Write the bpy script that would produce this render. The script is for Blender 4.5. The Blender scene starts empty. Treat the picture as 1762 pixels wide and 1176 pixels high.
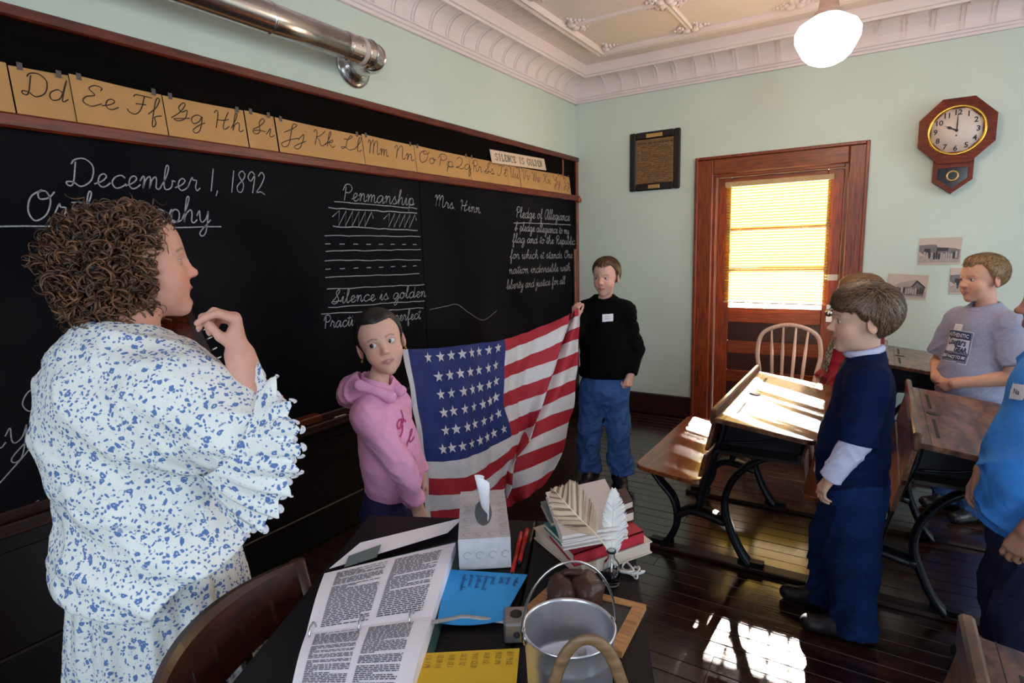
import bpy, math, random
import numpy as np
from mathutils import Vector, Matrix, Euler
from mathutils.bvhtree import BVHTree

random.seed(7); np.random.seed(7)
SC = bpy.context.scene
COL = SC.collection

# ------------------------------------------------------------------ camera
CAM_LOC = (2.4375, 0.0, 1.5)
def camera_matrix(yaw, pitch, roll):
    f = np.array([math.sin(yaw)*math.cos(pitch), math.cos(yaw)*math.cos(pitch), -math.sin(pitch)])
    rt = np.array([math.cos(yaw), -math.sin(yaw), 0.0]); dn = np.cross(f, rt)
    c, s = math.cos(roll), math.sin(roll)
    r2 = c*rt+s*dn; d2 = -s*rt+c*dn
    m = Matrix.Identity(4)
    for i in range(3):
        m[i][0] = r2[i]; m[i][1] = -d2[i]; m[i][2] = -f[i]; m[i][3] = CAM_LOC[i]
    return m
cd = bpy.data.cameras.new('camera'); cam = bpy.data.objects.new('camera', cd); COL.objects.link(cam)
cam.matrix_world = camera_matrix(-0.567462699, 0.154997153, 0.028242744)
cd.sensor_width = 36.0; cd.lens = 998.07*36.0/1762.0; cd.clip_start = 0.02; cd.clip_end = 200
SC.camera = cam

# ------------------------------------------------------------------ world, sun, daylight
SC.view_settings.view_transform = 'Standard'; SC.view_settings.look = 'None'
SC.view_settings.gamma = 1.0; SC.view_settings.use_curve_mapping = False
SC.view_settings.exposure = 0.0
w = bpy.data.worlds.new('world'); SC.world = w; w.use_nodes = True
nt = w.node_tree; bg = nt.nodes['Background']
sky = nt.nodes.new('ShaderNodeTexSky'); sky.sky_type = 'NISHITA'; sky.sun_disc = False
sky.sun_elevation = math.radians(20); sky.sun_rotation = math.radians(5); sky.air_density = 1.0; sky.dust_density = 1.5
nt.links.new(sky.outputs[0], bg.inputs[0]); bg.inputs[1].default_value = 0.6

def light(name, kind, loc, rot_dir, energy, color, **kw):
    l = bpy.data.lights.new(name, kind); l.energy = energy; l.color = color
    for k, v in kw.items(): setattr(l, k, v)
    o = bpy.data.objects.new(name, l); COL.objects.link(o); o.location = loc
    o.rotation_euler = Vector(rot_dir).to_track_quat('-Z', 'Y').to_euler()
    return o
SUN_DIR = Vector((0.085, -0.940, -0.328)).normalized()
light('sun', 'SUN', (2, 12, 8), SUN_DIR, 220.0, (1.0, 0.92, 0.80), angle=math.radians(0.6))
# daylight entering through the two windows of the right wall and the two behind the camera
light('daylight_right_near', 'AREA', (6.185, 0.6, 1.75), (-1, 0, -0.12), 41, (0.74, 0.88, 1.0), shape='RECTANGLE', size=1.1, size_y=1.7)
light('daylight_right_far', 'AREA', (6.185, 3.3, 1.75), (-1, 0, -0.12), 52, (0.74, 0.88, 1.0), shape='RECTANGLE', size=1.1, size_y=1.7)
light('daylight_back', 'AREA', (1.7, -2.985, 1.8), (0, 1, -0.1), 30, (0.76, 0.88, 1.0), shape='RECTANGLE', size=1.1, size_y=1.7)
light('daylight_back_right', 'AREA', (4.2, -2.985, 1.8), (-0.25, 1, -0.1), 78, (0.76, 0.88, 1.0), shape='RECTANGLE', size=1.1, size_y=1.7)

# ------------------------------------------------------------------ materials
MATS = {}
def new_mat(name):
    m = bpy.data.materials.new(name); m.use_nodes = True
    return m, m.node_tree, m.node_tree.nodes['Principled BSDF']
def rgb(h):
    if isinstance(h, str):
        v = [int(h[i:i+2], 16)/255 for i in (0, 2, 4)]
        return tuple([c/12.92 if c <= 0.04045 else ((c+0.055)/1.055)**2.4 for c in v])+(1,)
    return tuple(h)+(1,) if len(h) == 3 else tuple(h)
def plain(name, col, rough=0.6, metal=0.0, spec=0.5, noise=0.08, nscale=20, bump=0.0, bscale=60, wrinkle=0.0, wscale=11, **kw):
    """slightly mottled principled material"""
    if name in MATS: return MATS[name]
    m, t, p = new_mat(name); c = rgb(col)
    tc = t.nodes.new('ShaderNodeTexCoord')
    nz = t.nodes.new('ShaderNodeTexNoise'); nz.inputs['Scale'].default_value = nscale; nz.inputs['Detail'].default_value = 4
    t.links.new(tc.outputs['Object'], nz.inputs['Vector'])
    mr = t.nodes.new('ShaderNodeMapRange'); mr.inputs[3].default_value = 1-noise*2; mr.inputs[4].default_value = 1+noise*2
    t.links.new(nz.outputs[0], mr.inputs[0])
    mx = t.nodes.new('ShaderNodeVectorMath'); mx.operation = 'SCALE'; mx.inputs[0].default_value = c[:3]
    t.links.new(mr.outputs[0], mx.inputs['Scale']); t.links.new(mx.outputs[0], p.inputs['Base Color'])
    p.inputs['Roughness'].default_value = rough; p.inputs['Metallic'].default_value = metal
    p.inputs['Specular IOR Level'].default_value = spec
    if bump:
        n2 = t.nodes.new('ShaderNodeTexNoise'); n2.inputs['Scale'].default_value = bscale; n2.inputs['Detail'].default_value = 3
        t.links.new(tc.outputs['Object'], n2.inputs['Vector'])
        b = t.nodes.new('ShaderNodeBump'); b.inputs['Strength'].default_value = bump; b.inputs['Distance'].default_value = 0.01
        t.links.new(n2.outputs[0], b.inputs['Height']); t.links.new(b.outputs[0], p.inputs['Normal'])
        if wrinkle:
            n3 = t.nodes.new('ShaderNodeTexNoise'); n3.inputs['Scale'].default_value = wscale; n3.inputs['Detail'].default_value = 2.5; n3.inputs['Distortion'].default_value = 1.6
            mp = t.nodes.new('ShaderNodeMapping'); mp.inputs['Scale'].default_value = (1, 1, 1.7); mp.inputs['Rotation'].default_value = (.3, .5, 0)
            t.links.new(tc.outputs['Object'], mp.inputs['Vector']); t.links.new(mp.outputs[0], n3.inputs['Vector'])
            b2 = t.nodes.new('ShaderNodeBump'); b2.inputs['Strength'].default_value = wrinkle; b2.inputs['Distance'].default_value = 0.02
            t.links.new(n3.outputs[0], b2.inputs['Height']); t.links.new(b2.outputs[0], b.inputs['Normal'])
    for k, v in kw.items(): p.inputs[k.replace('_', ' ')].default_value = v
    MATS[name] = m; return m
def wood(name, c1, c2, axis='X', scale=6, rough=0.35, stretch=14, spec=0.5, worn=None, bump=0.15, coat=0.0, perobj=0.25):
    if name in MATS: return MATS[name]
    m, t, p = new_mat(name)
    tc = t.nodes.new('ShaderNodeTexCoord'); mp = t.nodes.new('ShaderNodeMapping')
    s = [stretch]*3; s['XYZ'.index(axis)] = 1.0
    mp.inputs['Scale'].default_value = s
    oi = t.nodes.new('ShaderNodeObjectInfo')
    cm = t.nodes.new('ShaderNodeVectorMath'); cm.operation = 'SCALE'; cm.inputs[0].default_value = (37, 91, 53)
    t.links.new(oi.outputs['Random'], cm.inputs['Scale'])
    ad = t.nodes.new('ShaderNodeVectorMath'); ad.operation = 'ADD'
    t.links.new(tc.outputs['Object'], ad.inputs[0]); t.links.new(cm.outputs[0], ad.inputs[1])
    t.links.new(ad.outputs[0], mp.inputs['Vector'])
    nz = t.nodes.new('ShaderNodeTexNoise'); nz.inputs['Scale'].default_value = scale; nz.inputs['Detail'].default_value = 6; nz.inputs['Distortion'].default_value = 0.6
    t.links.new(mp.outputs[0], nz.inputs['Vector'])
    rp = t.nodes.new('ShaderNodeValToRGB'); rp.color_ramp.elements[0].color = rgb(c1); rp.color_ramp.elements[1].color = rgb(c2)
    rp.color_ramp.elements[0].position = 0.32; rp.color_ramp.elements[1].position = 0.68
    t.links.new(nz.outputs[0], rp.inputs[0]); out = rp.outputs[0]
    if worn:
        n3 = t.nodes.new('ShaderNodeTexNoise'); n3.inputs['Scale'].default_value = worn[1]; n3.inputs['Detail'].default_value = 8; n3.inputs['Roughness'].default_value = 0.7
        mp2 = t.nodes.new('ShaderNodeMapping'); s2 = [3.0]*3; s2['XYZ'.index(axis)] = 1.0; mp2.inputs['Scale'].default_value = s2
        t.links.new(ad.outputs[0], mp2.inputs['Vector']); t.links.new(mp2.outputs[0], n3.inputs['Vector'])
        r3 = t.nodes.new('ShaderNodeValToRGB'); r3.color_ramp.elements[0].position = 0.45; r3.color_ramp.elements[1].position = 0.62
        t.links.new(n3.outputs[0], r3.inputs[0])
        mx = t.nodes.new('ShaderNodeMix'); mx.data_type = 'RGBA'; mx.inputs[7].default_value = rgb(worn[0])
        t.links.new(r3.outputs[0], mx.inputs[0]); t.links.new(out, mx.inputs[6]); out = mx.outputs[2]
    if perobj:
        mr = t.nodes.new('ShaderNodeMapRange'); mr.inputs[3].default_value = 1-perobj; mr.inputs[4].default_value = 1+perobj
        t.links.new(oi.outputs['Random'], mr.inputs[0])
        sc = t.nodes.new('ShaderNodeVectorMath'); sc.operation = 'SCALE'
        t.links.new(out, sc.inputs[0]); t.links.new(mr.outputs[0], sc.inputs['Scale']); out = sc.outputs[0]
    t.links.new(out, p.inputs['Base Color'])
    p.inputs['Roughness'].default_value = rough; p.inputs['Specular IOR Level'].default_value = spec
    p.inputs['Coat Weight'].default_value = coat; p.inputs['Coat Roughness'].default_value = 0.15
    if bump:
        b = t.nodes.new('ShaderNodeBump'); b.inputs['Strength'].default_value = bump; b.inputs['Distance'].default_value = 0.003
        t.links.new(nz.outputs[0], b.inputs['Height']); t.links.new(b.outputs[0], p.inputs['Normal'])
    MATS[name] = m; return m
def attr_mat(name, rough=0.6, attr='Col', bump=0.0, bscale=200, spec=0.4, sss=0.0, mottled=0.06, mscale=60):
    """colour taken from a vertex colour attribute (the thing's own colours)"""
    if name in MATS: return MATS[name]
    m, t, p = new_mat(name)
    a = t.nodes.new('ShaderNodeAttribute'); a.attribute_name = attr
    tc = t.nodes.new('ShaderNodeTexCoord'); nz = t.nodes.new('ShaderNodeTexNoise'); nz.inputs['Scale'].default_value = mscale; nz.inputs['Detail'].default_value = 4
    t.links.new(tc.outputs['Object'], nz.inputs['Vector'])
    mr = t.nodes.new('ShaderNodeMapRange'); mr.inputs[3].default_value = 1-2*mottled; mr.inputs[4].default_value = 1+2*mottled
    t.links.new(nz.outputs[0], mr.inputs[0])
    sc = t.nodes.new('ShaderNodeVectorMath'); sc.operation = 'SCALE'
    t.links.new(a.outputs['Color'], sc.inputs[0]); t.links.new(mr.outputs[0], sc.inputs['Scale'])
    t.links.new(sc.outputs[0], p.inputs['Base Color'])
    p.inputs['Roughness'].default_value = rough; p.inputs['Specular IOR Level'].default_value = spec
    if sss:
        p.inputs['Subsurface Weight'].default_value = sss; p.inputs['Subsurface Radius'].default_value = (0.012, 0.005, 0.003)
        p.inputs['Subsurface Scale'].default_value = 0.6
    if bump:
        n2 = t.nodes.new('ShaderNodeTexNoise'); n2.inputs['Scale'].default_value = bscale
        t.links.new(tc.outputs['Object'], n2.inputs['Vector'])
        b = t.nodes.new('ShaderNodeBump'); b.inputs['Strength'].default_value = bump; b.inputs['Distance'].default_value = 0.004
        t.links.new(n2.outputs[0], b.inputs['Height']); t.links.new(b.outputs[0], p.inputs['Normal'])
    MATS[name] = m; return m

# ------------------------------------------------------------------ object helpers
def tag(o, label=None, cat=None, group=None, kind=None):
    if label: o['label'] = label
    if cat: o['category'] = cat
    if group: o['group'] = group
    if kind: o['kind'] = kind
    return o
def empty(name, loc=(0, 0, 0), rz=0.0, label=None, cat=None, group=None, kind=None):
    o = bpy.data.objects.new(name, None); COL.objects.link(o); o.location = loc; o.rotation_euler = (0, 0, rz)
    o.empty_display_size = 0.1
    return tag(o, label, cat, group, kind)
def link(name, me, mat=None, parent=None, loc=None, rot=None):
    o = bpy.data.objects.new(name, me); COL.objects.link(o)
    if mat is not None and not me.materials: me.materials.append(mat)
    if parent is not None: o.parent = parent
    if loc is not None: o.location = loc
    if rot is not None: o.rotation_euler = rot
    return o
def copy_tree(o, parent=None):
    c = o.copy(); COL.objects.link(c); c.parent = parent
    for ch in list(o.children): copy_tree(ch, c)
    return c

class MB:
    """collects shapes for ONE mesh object"""
    def __init__(self): self.v = []; self.f = []; self.s = []
    def add(self, vs, fs, smooth=False):
        n = len(self.v); self.v += [tuple(float(c) for c in p) for p in vs]
        self.f += [tuple(i+n for i in q) for q in fs]; self.s += [smooth]*len(fs); return self
    def box(self, lo, hi, M=None):
        (a, b, c), (d, e, g) = lo, hi
        vs = [(a, b, c), (d, b, c), (d, e, c), (a, e, c), (a, b, g), (d, b, g), (d, e, g), (a, e, g)]
        if M is not None: vs = [tuple(M @ Vector(p)) for p in vs]
        return self.add(vs, [(3, 2, 1, 0), (4, 5, 6, 7), (0, 1, 5, 4), (1, 2, 6, 5), (2, 3, 7, 6), (3, 0, 4, 7)])
    def bbox(self, lo, hi, b=0.005, M=None):
        """box with bevelled edges (chamfer)"""
        lo = np.array(lo, float); hi = np.array(hi, float); b = min(b, *(0.45*(hi-lo)))
        vs = []; idx = {}
        for sx in (0, 1):
            for sy in (0, 1):
                for sz in (0, 1):
                    c = np.array([hi[0] if sx else lo[0], hi[1] if sy else lo[1], hi[2] if sz else lo[2]])
                    d = np.array([1-2*sx, 1-2*sy, 1-2*sz])*b
                    for ax in range(3):
                        p = c.copy()
                        for k in range(3):
                            if k != ax: p[k] += d[k]
                        idx[(sx, sy, sz, ax)] = len(vs); vs.append(p)
        fs = []
        def F(*ks): fs.append(tuple(idx[k] for k in ks))
        for ax in range(3):
            u, v = [(1, 2), (2, 0), (0, 1)][ax]
            for s in (0, 1):
                q = []
                for a, c in ((0, 0), (1, 0), (1, 1), (0, 1)):
                    k = [0, 0, 0]; k[ax] = s; k[u] = a; k[v] = c; q.append((*k, ax))
                F(*(q if s else q[::-1]))
            # edges parallel to ax: join faces u and v
            for a in (0, 1):
                for c in (0, 1):
                    k0 = [0, 0, 0]; k0[u] = a; k0[v] = c; k1 = list(k0); k1[ax] = 1
                    q = [(*k0, u), (*k1, u), (*k1, v), (*k0, v)]
                    F(*(q if (a ^ c) else q[::-1]))
        for sx in (0, 1):
            for sy in (0, 1):
                for sz in (0, 1):
                    q = [(sx, sy, sz, 0), (sx, sy, sz, 1), (sx, sy, sz, 2)]
                    F(*(q if (sx+sy+sz) % 2 == 1 else q[::-1]))
        if M is not None: vs = [tuple(M @ Vector(p)) for p in vs]
        return self.add(vs, fs)
    def prism(self, poly, h0, h1, fn):
        """extrude a 2-D polygon: fn(a,b,h) -> xyz"""
        n = len(poly)
        vs = [fn(a, b, h0) for a, b in poly]+[fn(a, b, h1) for a, b in poly]
        fs = [tuple(range(n))[::-1], tuple(range(n, 2*n))]+[(i, (i+1) % n, n+(i+1) % n, n+i) for i in range(n)]
        return self.add(vs, fs)
    def tube(self, pts, r, seg=8, caps=True, closed=False, smooth=True, flat=1.0, up=None):
        pts = [Vector(p) for p in pts]; n = len(pts)
        rs = list(r) if hasattr(r, '__len__') else [r]*n
        vs = []; prev = None
        for i, p in enumerate(pts):
            a = pts[(i-1) % n] if (closed or i > 0) else p; b = pts[(i+1) % n] if (closed or i < n-1) else p
            t = (b-a); t = t.normalized() if t.length > 1e-9 else Vector((0, 0, 1))
            if prev is None:
                ref = Vector(up) if up is not None else (Vector((0, 0, 1)) if abs(t.z) < 0.9 else Vector((1, 0, 0)))
                u = t.cross(ref).normalized()
            else:
                u = (prev-t*prev.dot(t)); u = u.normalized() if u.length > 1e-6 else t.orthogonal().normalized()
            prev = u; w_ = t.cross(u)
            for k in range(seg):
                an = 2*math.pi*k/seg
                vs.append(p+u*(rs[i]*math.cos(an))+w_*(rs[i]*flat*math.sin(an)))
        fs = []
        m = n if closed else n-1
        for i in range(m):
            for k in range(seg):
                j = (i+1) % n
                fs.append((i*seg+k, i*seg+(k+1) % seg, j*seg+(k+1) % seg, j*seg+k))
        if caps and not closed:
            fs.append(tuple(range(seg))[::-1]); fs.append(tuple((n-1)*seg+k for k in range(seg)))
        return self.add(vs, fs, smooth)
    def lathe(self, prof, c=(0, 0, 0), seg=24, M=None, smooth=True, caps=True):
        n = len(prof); vs = []; c = Vector(c)
        for r, z in prof:
            for k in range(seg):
                a = 2*math.pi*k/seg; vs.append(Vector((r*math.cos(a), r*math.sin(a), z)))
        if M is not None: vs = [M @ p for p in vs]
        vs = [p+c for p in vs]
        fs = [(i*seg+k, i*seg+(k+1) % seg, (i+1)*seg+(k+1) % seg, (i+1)*seg+k) for i in range(n-1) for k in range(seg)]
        if caps:
            fs.append(tuple(range(seg))[::-1]); fs.append(tuple((n-1)*seg+k for k in range(seg)))
        return self.add(vs, fs, smooth)
    def grid(self, fn, nu, nv, smooth=True, two=False):
        vs = [fn(i/nu, j/nv) for j in range(nv+1) for i in range(nu+1)]
        fs = [(j*(nu+1)+i, j*(nu+1)+i+1, (j+1)*(nu+1)+i+1, (j+1)*(nu+1)+i) for j in range(nv) for i in range(nu)]
        return self.add(vs, fs, smooth)
    def mesh(self, name):
        me = bpy.data.meshes.new(name); me.from_pydata(self.v, [], self.f)
        me.polygons.foreach_set('use_smooth', self.s); me.update(); return me
    def build(self, name, mat=None, parent=None, loc=None, rot=None, **kw):
        o = link(name, self.mesh(name), mat, parent, loc, rot)
        if kw: tag(o, **kw)
        return o
def catmull(pts, n=6, closed=False):
    P = [np.array(p, float) for p in pts]; out = []; m = len(P)
    for i in range(m if closed else m-1):
        p0 = P[(i-1) % m] if (closed or i > 0) else 2*P[0]-P[1]; p1 = P[i]; p2 = P[(i+1) % m]
        p3 = P[(i+2) % m] if (closed or i < m-2) else 2*P[-1]-P[-2]
        for k in range(n):
            t = k/n
            out.append(0.5*((2*p1)+(-p0+p2)*t+(2*p0-5*p1+4*p2-p3)*t*t+(-p0+3*p1-3*p2+p3)*t**3))
    if not closed: out.append(P[-1])
    return out
def text_mesh(body, size, bold=0.0, name='text', align='CENTER'):
    cu = bpy.data.curves.new(name, 'FONT'); cu.body = body; cu.size = size; cu.align_x = align; cu.offset = bold; cu.resolution_u = 2
    o = bpy.data.objects.new(name, cu); COL.objects.link(o)
    dg = bpy.context.evaluated_depsgraph_get(); me = bpy.data.meshes.new_from_object(o.evaluated_get(dg))
    bpy.data.objects.remove(o); bpy.data.curves.remove(cu); return me
# ================================================================== THE ROOM
RX, RY0, RY1, CZ = 6.2, -3.0, 5.0, 3.04
M_wall = plain('wall_paint', (0.62, 0.715, 0.63), rough=0.55, noise=0.03, nscale=3, bump=0.05, bscale=90)
M_ceil = plain('ceiling_paint', (0.86, 0.73, 0.72), rough=0.5, noise=0.02, nscale=5)
M_floor = wood('floor_boards', '150705', '2a100a', 'X', 7, rough=0.22, stretch=16, worn=('3c241d', 5), bump=0.25, spec=0.6, coat=0.8)
M_red = wood('red_oak_trim', '5e1d07', '98410f', 'Z', 7, rough=0.38, stretch=12, bump=0.1)
M_redY = wood('red_oak_rail', '45140a', '7a2c12', 'Y', 7, rough=0.38, stretch=12, bump=0.1)
M_redX = wood('red_oak_cross', '6a2408', 'a04a18', 'X', 7, rough=0.38, stretch=12, bump=0.1)
M_dark = wood('dark_stained_wood', '0b0403', '1a0a07', 'Y', 8, rough=0.4, stretch=12, bump=0.1)
M_darkX = wood('dark_baseboard_wood', '1c0a07', '34140d', 'X', 8, rough=0.4, stretch=12, bump=0.1)

# floor: each board a piece of its own, laid along x
fl = MB().box((-0.1, RY0-0.1, -0.08), (RX+0.1, RY1+0.1, -0.03)).build('floor', M_dark, kind='structure')
bw = 0.083; ylist = np.arange(RY1-bw, -0.6, -bw)
meshes = {}
def plank_mesh(L):
    if L not in meshes:
        meshes[L] = MB().bbox((-L/2, -bw/2+0.0012, -0.03), (L/2, bw/2-0.0012, 0.0), 0.0016).mesh('floor_board'); meshes[L].materials.append(M_floor)
    return meshes[L]
for i, y in enumerate(ylist):
    x = 0.0; k = 0
    while x < RX-0.02:
        L = random.choice([1.6, 2.0, 2.4, 2.8]) if k else random.choice([0.8, 1.2, 1.6, 2.0])
        if RX-x-L < 0.5: L = round(RX-x, 2)
        o = link('floor_board', plank_mesh(L), None, fl, (x+L/2, y+bw/2, random.uniform(-0.0008, 0.0004))); x += L; k += 1
MB().box((-0.0, RY0, -0.03), (RX, -0.6+0.02, -0.001)).build('floor_behind', M_floor, fl)

# walls (with the openings they have)
MB().box((-0.15, RY0-0.15, 0), (0, RY1+0.15, CZ+0.3)).build('wall_left', M_wall, kind='structure')
DX0, DX1, DZ = 1.253, 2.182, 2.05
mb = MB()
mb.box((0, RY1, 0), (DX0, RY1+0.15, CZ+0.3)); mb.box((DX1, RY1, 0), (RX, RY1+0.15, CZ+0.3)); mb.box((DX0, RY1, DZ), (DX1, RY1+0.15, CZ+0.3))
mb.build('wall_far', M_wall, kind='structure')
def wall_with_windows(name, axis, pos, thick, lo, hi, wins):
    mb = MB(); cur = lo
    def seg(a, b, z0, z1):
        if axis == 'x': mb.box((pos, a, z0), (pos+thick, b, z1))
        else: mb.box((a, pos-thick, z0), (b, pos, z1))
    for a, b, z0, z1 in wins:
        seg(cur, a, 0, CZ+0.3); seg(a, b, 0, z0); seg(a, b, z1, CZ+0.3); cur = b
    seg(cur, hi, 0, CZ+0.3)
    return mb.build(name, M_wall, kind='structure')
WIN_PANES = []
WR = [(0.05, 1.15, 0.9, 2.6), (2.75, 3.85, 0.9, 2.6)]
WB = [(1.15, 2.25, 0.95, 2.65), (3.65, 4.75, 0.95, 2.65)]
wall_with_windows('wall_right', 'x', RX, 0.15, RY0, RY1, WR)
wall_with_windows('wall_back', 'y', RY0, 0.15, 0, RX, WB)
n = 0
for axis, wins in (('x', WR), ('y', WB)):
    for a, b, z0, z1 in wins:
        n += 1; fr = MB()
        def bar(u0, u1, h0, h1, d0=-0.03, d1=0.02):
            if axis == 'x': fr.box((RX+d0, u0, h0), (RX+d1, u1, h1))
            else: fr.box((u0, RY0-d1, h0), (u1, RY0-d0, h1))
        bar(a-0.12, a, z0-0.12, z1+0.12); bar(b, b+0.12, z0-0.12, z1+0.12); bar(a, b, z1, z1+0.12); bar(a-0.02, b+0.02, z0-0.12, z0)
        fo = fr.build('window_%d' % n, M_red, kind='structure')
        fr = MB(); bar(a, b, (z0+z1)/2-0.025, (z0+z1)/2+0.025, 0.02, 0.06); bar((a+b)/2-0.015, (a+b)/2+0.015, z0, z1, 0.02, 0.06)
        fr.build('sash_bar', M_red, fo); WIN_PANES.append((axis, a, b, z0, z1, fo))

# ceiling: pressed tin, cornice with ribs, moulded panels
ce = MB().box((-0.15, RY0-0.15, CZ), (RX+0.15, RY1+0.15, CZ+0.1)).build('ceiling', M_ceil, kind='structure')
prof = [(0.0, 2.79), (0.022, 2.79), (0.026, 2.806), (0.036, 2.81), (0.04, 2.824), (0.05, 2.828)]
for k in range(9):
    a = math.radians(k*11.25); prof.append((0.05+0.125*(1-math.cos(a)), 2.835+0.115*math.sin(a)))
prof += [(0.188, 2.95), (0.192, 2.965), (0.205, 2.968), (0.21, 2.985), (0.216, 3.04), (0.0, 3.04)]
def cornice(name, side, lo, hi):
    if side == 'A': fn = lambda a, b, h: (a, h, b)
    elif side == 'B': fn = lambda a, b, h: (h, RY1-a, b)
    elif side == 'C': fn = lambda a, b, h: (RX-a, h, b)
    else: fn = lambda a, b, h: (h, RY0+a, b)
    return MB().prism(prof, lo, hi, fn).build(name, M_ceil, ce)
for s, lo, hi in (('A', RY0, RY1), ('B', 0, RX), ('C', RY0, RY1), ('D', 0, RX)): cornice('cornice', s, lo, hi)
# ribs on the cove
rp = []
for k in range(9):
    a = math.radians(k*11.25); rp.append((0.05+0.125*(1-math.cos(a)), 2.835+0.115*math.sin(a)))
rib = MB()
for off, w_ in ((-0.012, 0.006), (0.012, 0.006)):
    vs = []
    for (a, b) in rp:
        k = rp.index((a, b)); an = math.radians(k*11.25); nx, nz = math.cos(an), -math.sin(an)
        for d in (-0.01, 0.007):
            for s in (-1, 1): vs.append((off+s*w_, a+nx*d, b+nz*d))
    fs = []
    for i in range(len(rp)-1):
        o = 4*i; fs += [(o, o+4, o+5, o+1), (o+2, o+3, o+7, o+6), (o, o+2, o+6, o+4), (o+1, o+5, o+7, o+3)]
    rib.add(vs, fs)
rme = rib.mesh('cornice_rib'); rme.materials.append(M_ceil)
for k in range(20):
    x = 0.31+k*0.155
    link('cornice_rib', rme, None, ce, (x, RY1, 0), (0, 0, math.pi))
for k in range(30):
    y = RY1-0.31-k*0.16
    link('cornice_rib', rme, None, ce, (0, y, 0), (0, 0, -math.pi/2))
# fluted border and panel mouldings
def mould(a, b, w_=0.05, d=0.02, par=ce, name='ceiling_moulding'):
    a = Vector(a); b = Vector(b); L = (b-a).length; t = (b-a).normalized(); nrm = Vector((-t.y, t.x, 0))
    pf = [(-w_/2, 0), (-w_/2, -d*0.4), (-w_*0.3, -d), (0, -d*0.7), (w_*0.3, -d), (w_/2, -d*0.4), (w_/2, 0)]
    return MB().prism(pf, 0, L, lambda p, q, h: tuple(a+t*h+nrm*p+Vector((0, 0, q)))).build(name, M_ceil, par)
for a, b in (((0.46, 0.2, CZ), (0.46, 4.55, CZ)), ((0.46, 4.545, CZ), (4.2, 4.545, CZ))): mould(a, b, 0.075, 0.032)
fl_me = MB()
for k in range(150):
    y = 0.6+k*0.026; fl_me.box((0.25, y, CZ-0.003), (0.41, y+0.011, CZ+0.002))
fl_me.build('fluted_border', M_ceil, ce)
PX, PY = 0.68, 0.60
xs = [0.50+PX*i for i in range(6)]; ys = [4.5-PY*i for i in range(6)]
for x in xs[1:]: mould((x, 4.5, CZ), (x, 1.4, CZ), 0.05, 0.016)
for y in ys[1:]: mould((0.5, y, CZ), (3.95, y, CZ), 0.05, 0.016)
# scroll ornaments at the panel corners
orn = MB()
for (ox, oy, rr, hh) in ((0, 0, .035, .03), (.045, .02, .02, .02), (.02, .045, .02, .02), (.075, .03, .014, .016), (.03, .075, .014, .016), (.1, .018, .01, .012), (.018, .1, .01, .012), (.05, .05, .012, .014)):
    orn.lathe([(rr, 0), (rr*0.9, -hh*0.5), (rr*0.55, -hh*0.9), (0.002, -hh)], (ox, oy, 0), 10)
ome = orn.mesh('corner_scroll'); ome.materials.append(M_ceil)
for i, x in enumerate(xs[:-1]):
    for j, y in enumerate(ys[:-1]):
        for sx, sy, px, py in ((1, -1, x+.03, y-.03), (-1, -1, x+PX-.03, y-.03), (1, 1, x+.03, y-PY+.03), (-1, 1, x+PX-.03, y-PY+.03)):
            o = link('corner_scroll', ome, None, ce, (px, py, CZ)); o.scale = (sx, sy, 1)

# baseboards
MB().bbox((0.035, RY1-0.022, 0), (1.107, RY1+0.01, 0.188), 0.006).build('baseboard_far', M_darkX, kind='structure')
MB().bbox((2.31, RY1-0.022, 0), (RX, RY1+0.01, 0.188), 0.006).build('baseboard_far_right', M_darkX, kind='structure')
MB().bbox((-0.01, RY0, 0), (0.022, RY1, 0.188), 0.006).build('baseboard_left', M_dark, kind='structure')

# door: casing, rails, stiles, panels, three stacked panes
do = empty('door_1', (1.72, RY1, 0), kind='structure')
def dpart(name, lo, hi, mat, b=0.004, par=do):
    lo = (lo[0]-1.72, lo[1]-RY1, lo[2]); hi = (hi[0]-1.72, hi[1]-RY1, hi[2])
    return MB().bbox(lo, hi, b).build(name, mat, par)
CF = RY1-0.028
dpart('casing', (1.110, CF, 0), (DX0-0.012, RY1+0.01, 2.185), M_red, 0.008); dpart('casing', (DX1+0.012, CF, 0), (2.308, RY1+0.01, 2.185), M_red, 0.008)
dpart('casing', (DX0-0.012, CF, DZ+0.012), (DX1+0.012, RY1+0.01, 2.185), M_redX, 0.008)
for lo, hi in (((1.098, CF-0.012, 0), (1.122, CF+0.01, 2.205)), ((2.296, CF-0.012, 0), (2.32, CF+0.01, 2.205)), ((1.122, CF-0.012, 2.182), (2.296, CF+0.01, 2.205))):
    dpart('back_band', lo, hi, M_red, 0.004)
JY = RY1+0.13
dpart('jamb', (DX0-0.02, RY1-0.005, 0), (DX0+0.012, JY, DZ+0.01), M_red); dpart('jamb', (DX1-0.012, RY1-0.005, 0), (DX1+0.02, JY, DZ+0.01), M_red); dpart('jamb', (DX0+0.012, RY1-0.005, DZ-0.012), (DX1-0.012, JY, DZ+0.02), M_redX)
dpart('threshold', (DX0, RY1-0.01, 0), (DX1, JY, 0.02), M_redX)
D0, D1 = RY1+0.045, RY1+0.085   # leaf
GX0, GX1, GZ0, GZ1 = 1.372, 2.062, 0.985, 1.965
dpart('stile', (DX0+0.014, D0, 0.022), (GX0, D1, DZ-0.014), M_red); dpart('stile', (GX1, D0, 0.022), (DX1-0.014, D1, DZ-0.014), M_red)
dpart('rail', (GX0, D0, GZ1), (GX1, D1, DZ-0.014), M_redX)
rails = [(0.86, GZ0), (0.60, 0.705), (0.35, 0.455), (0.022, 0.20)]
for z0, z1 in rails: dpart('rail', (GX0, D0, z0), (GX1, D1, z1), M_redX)
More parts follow.
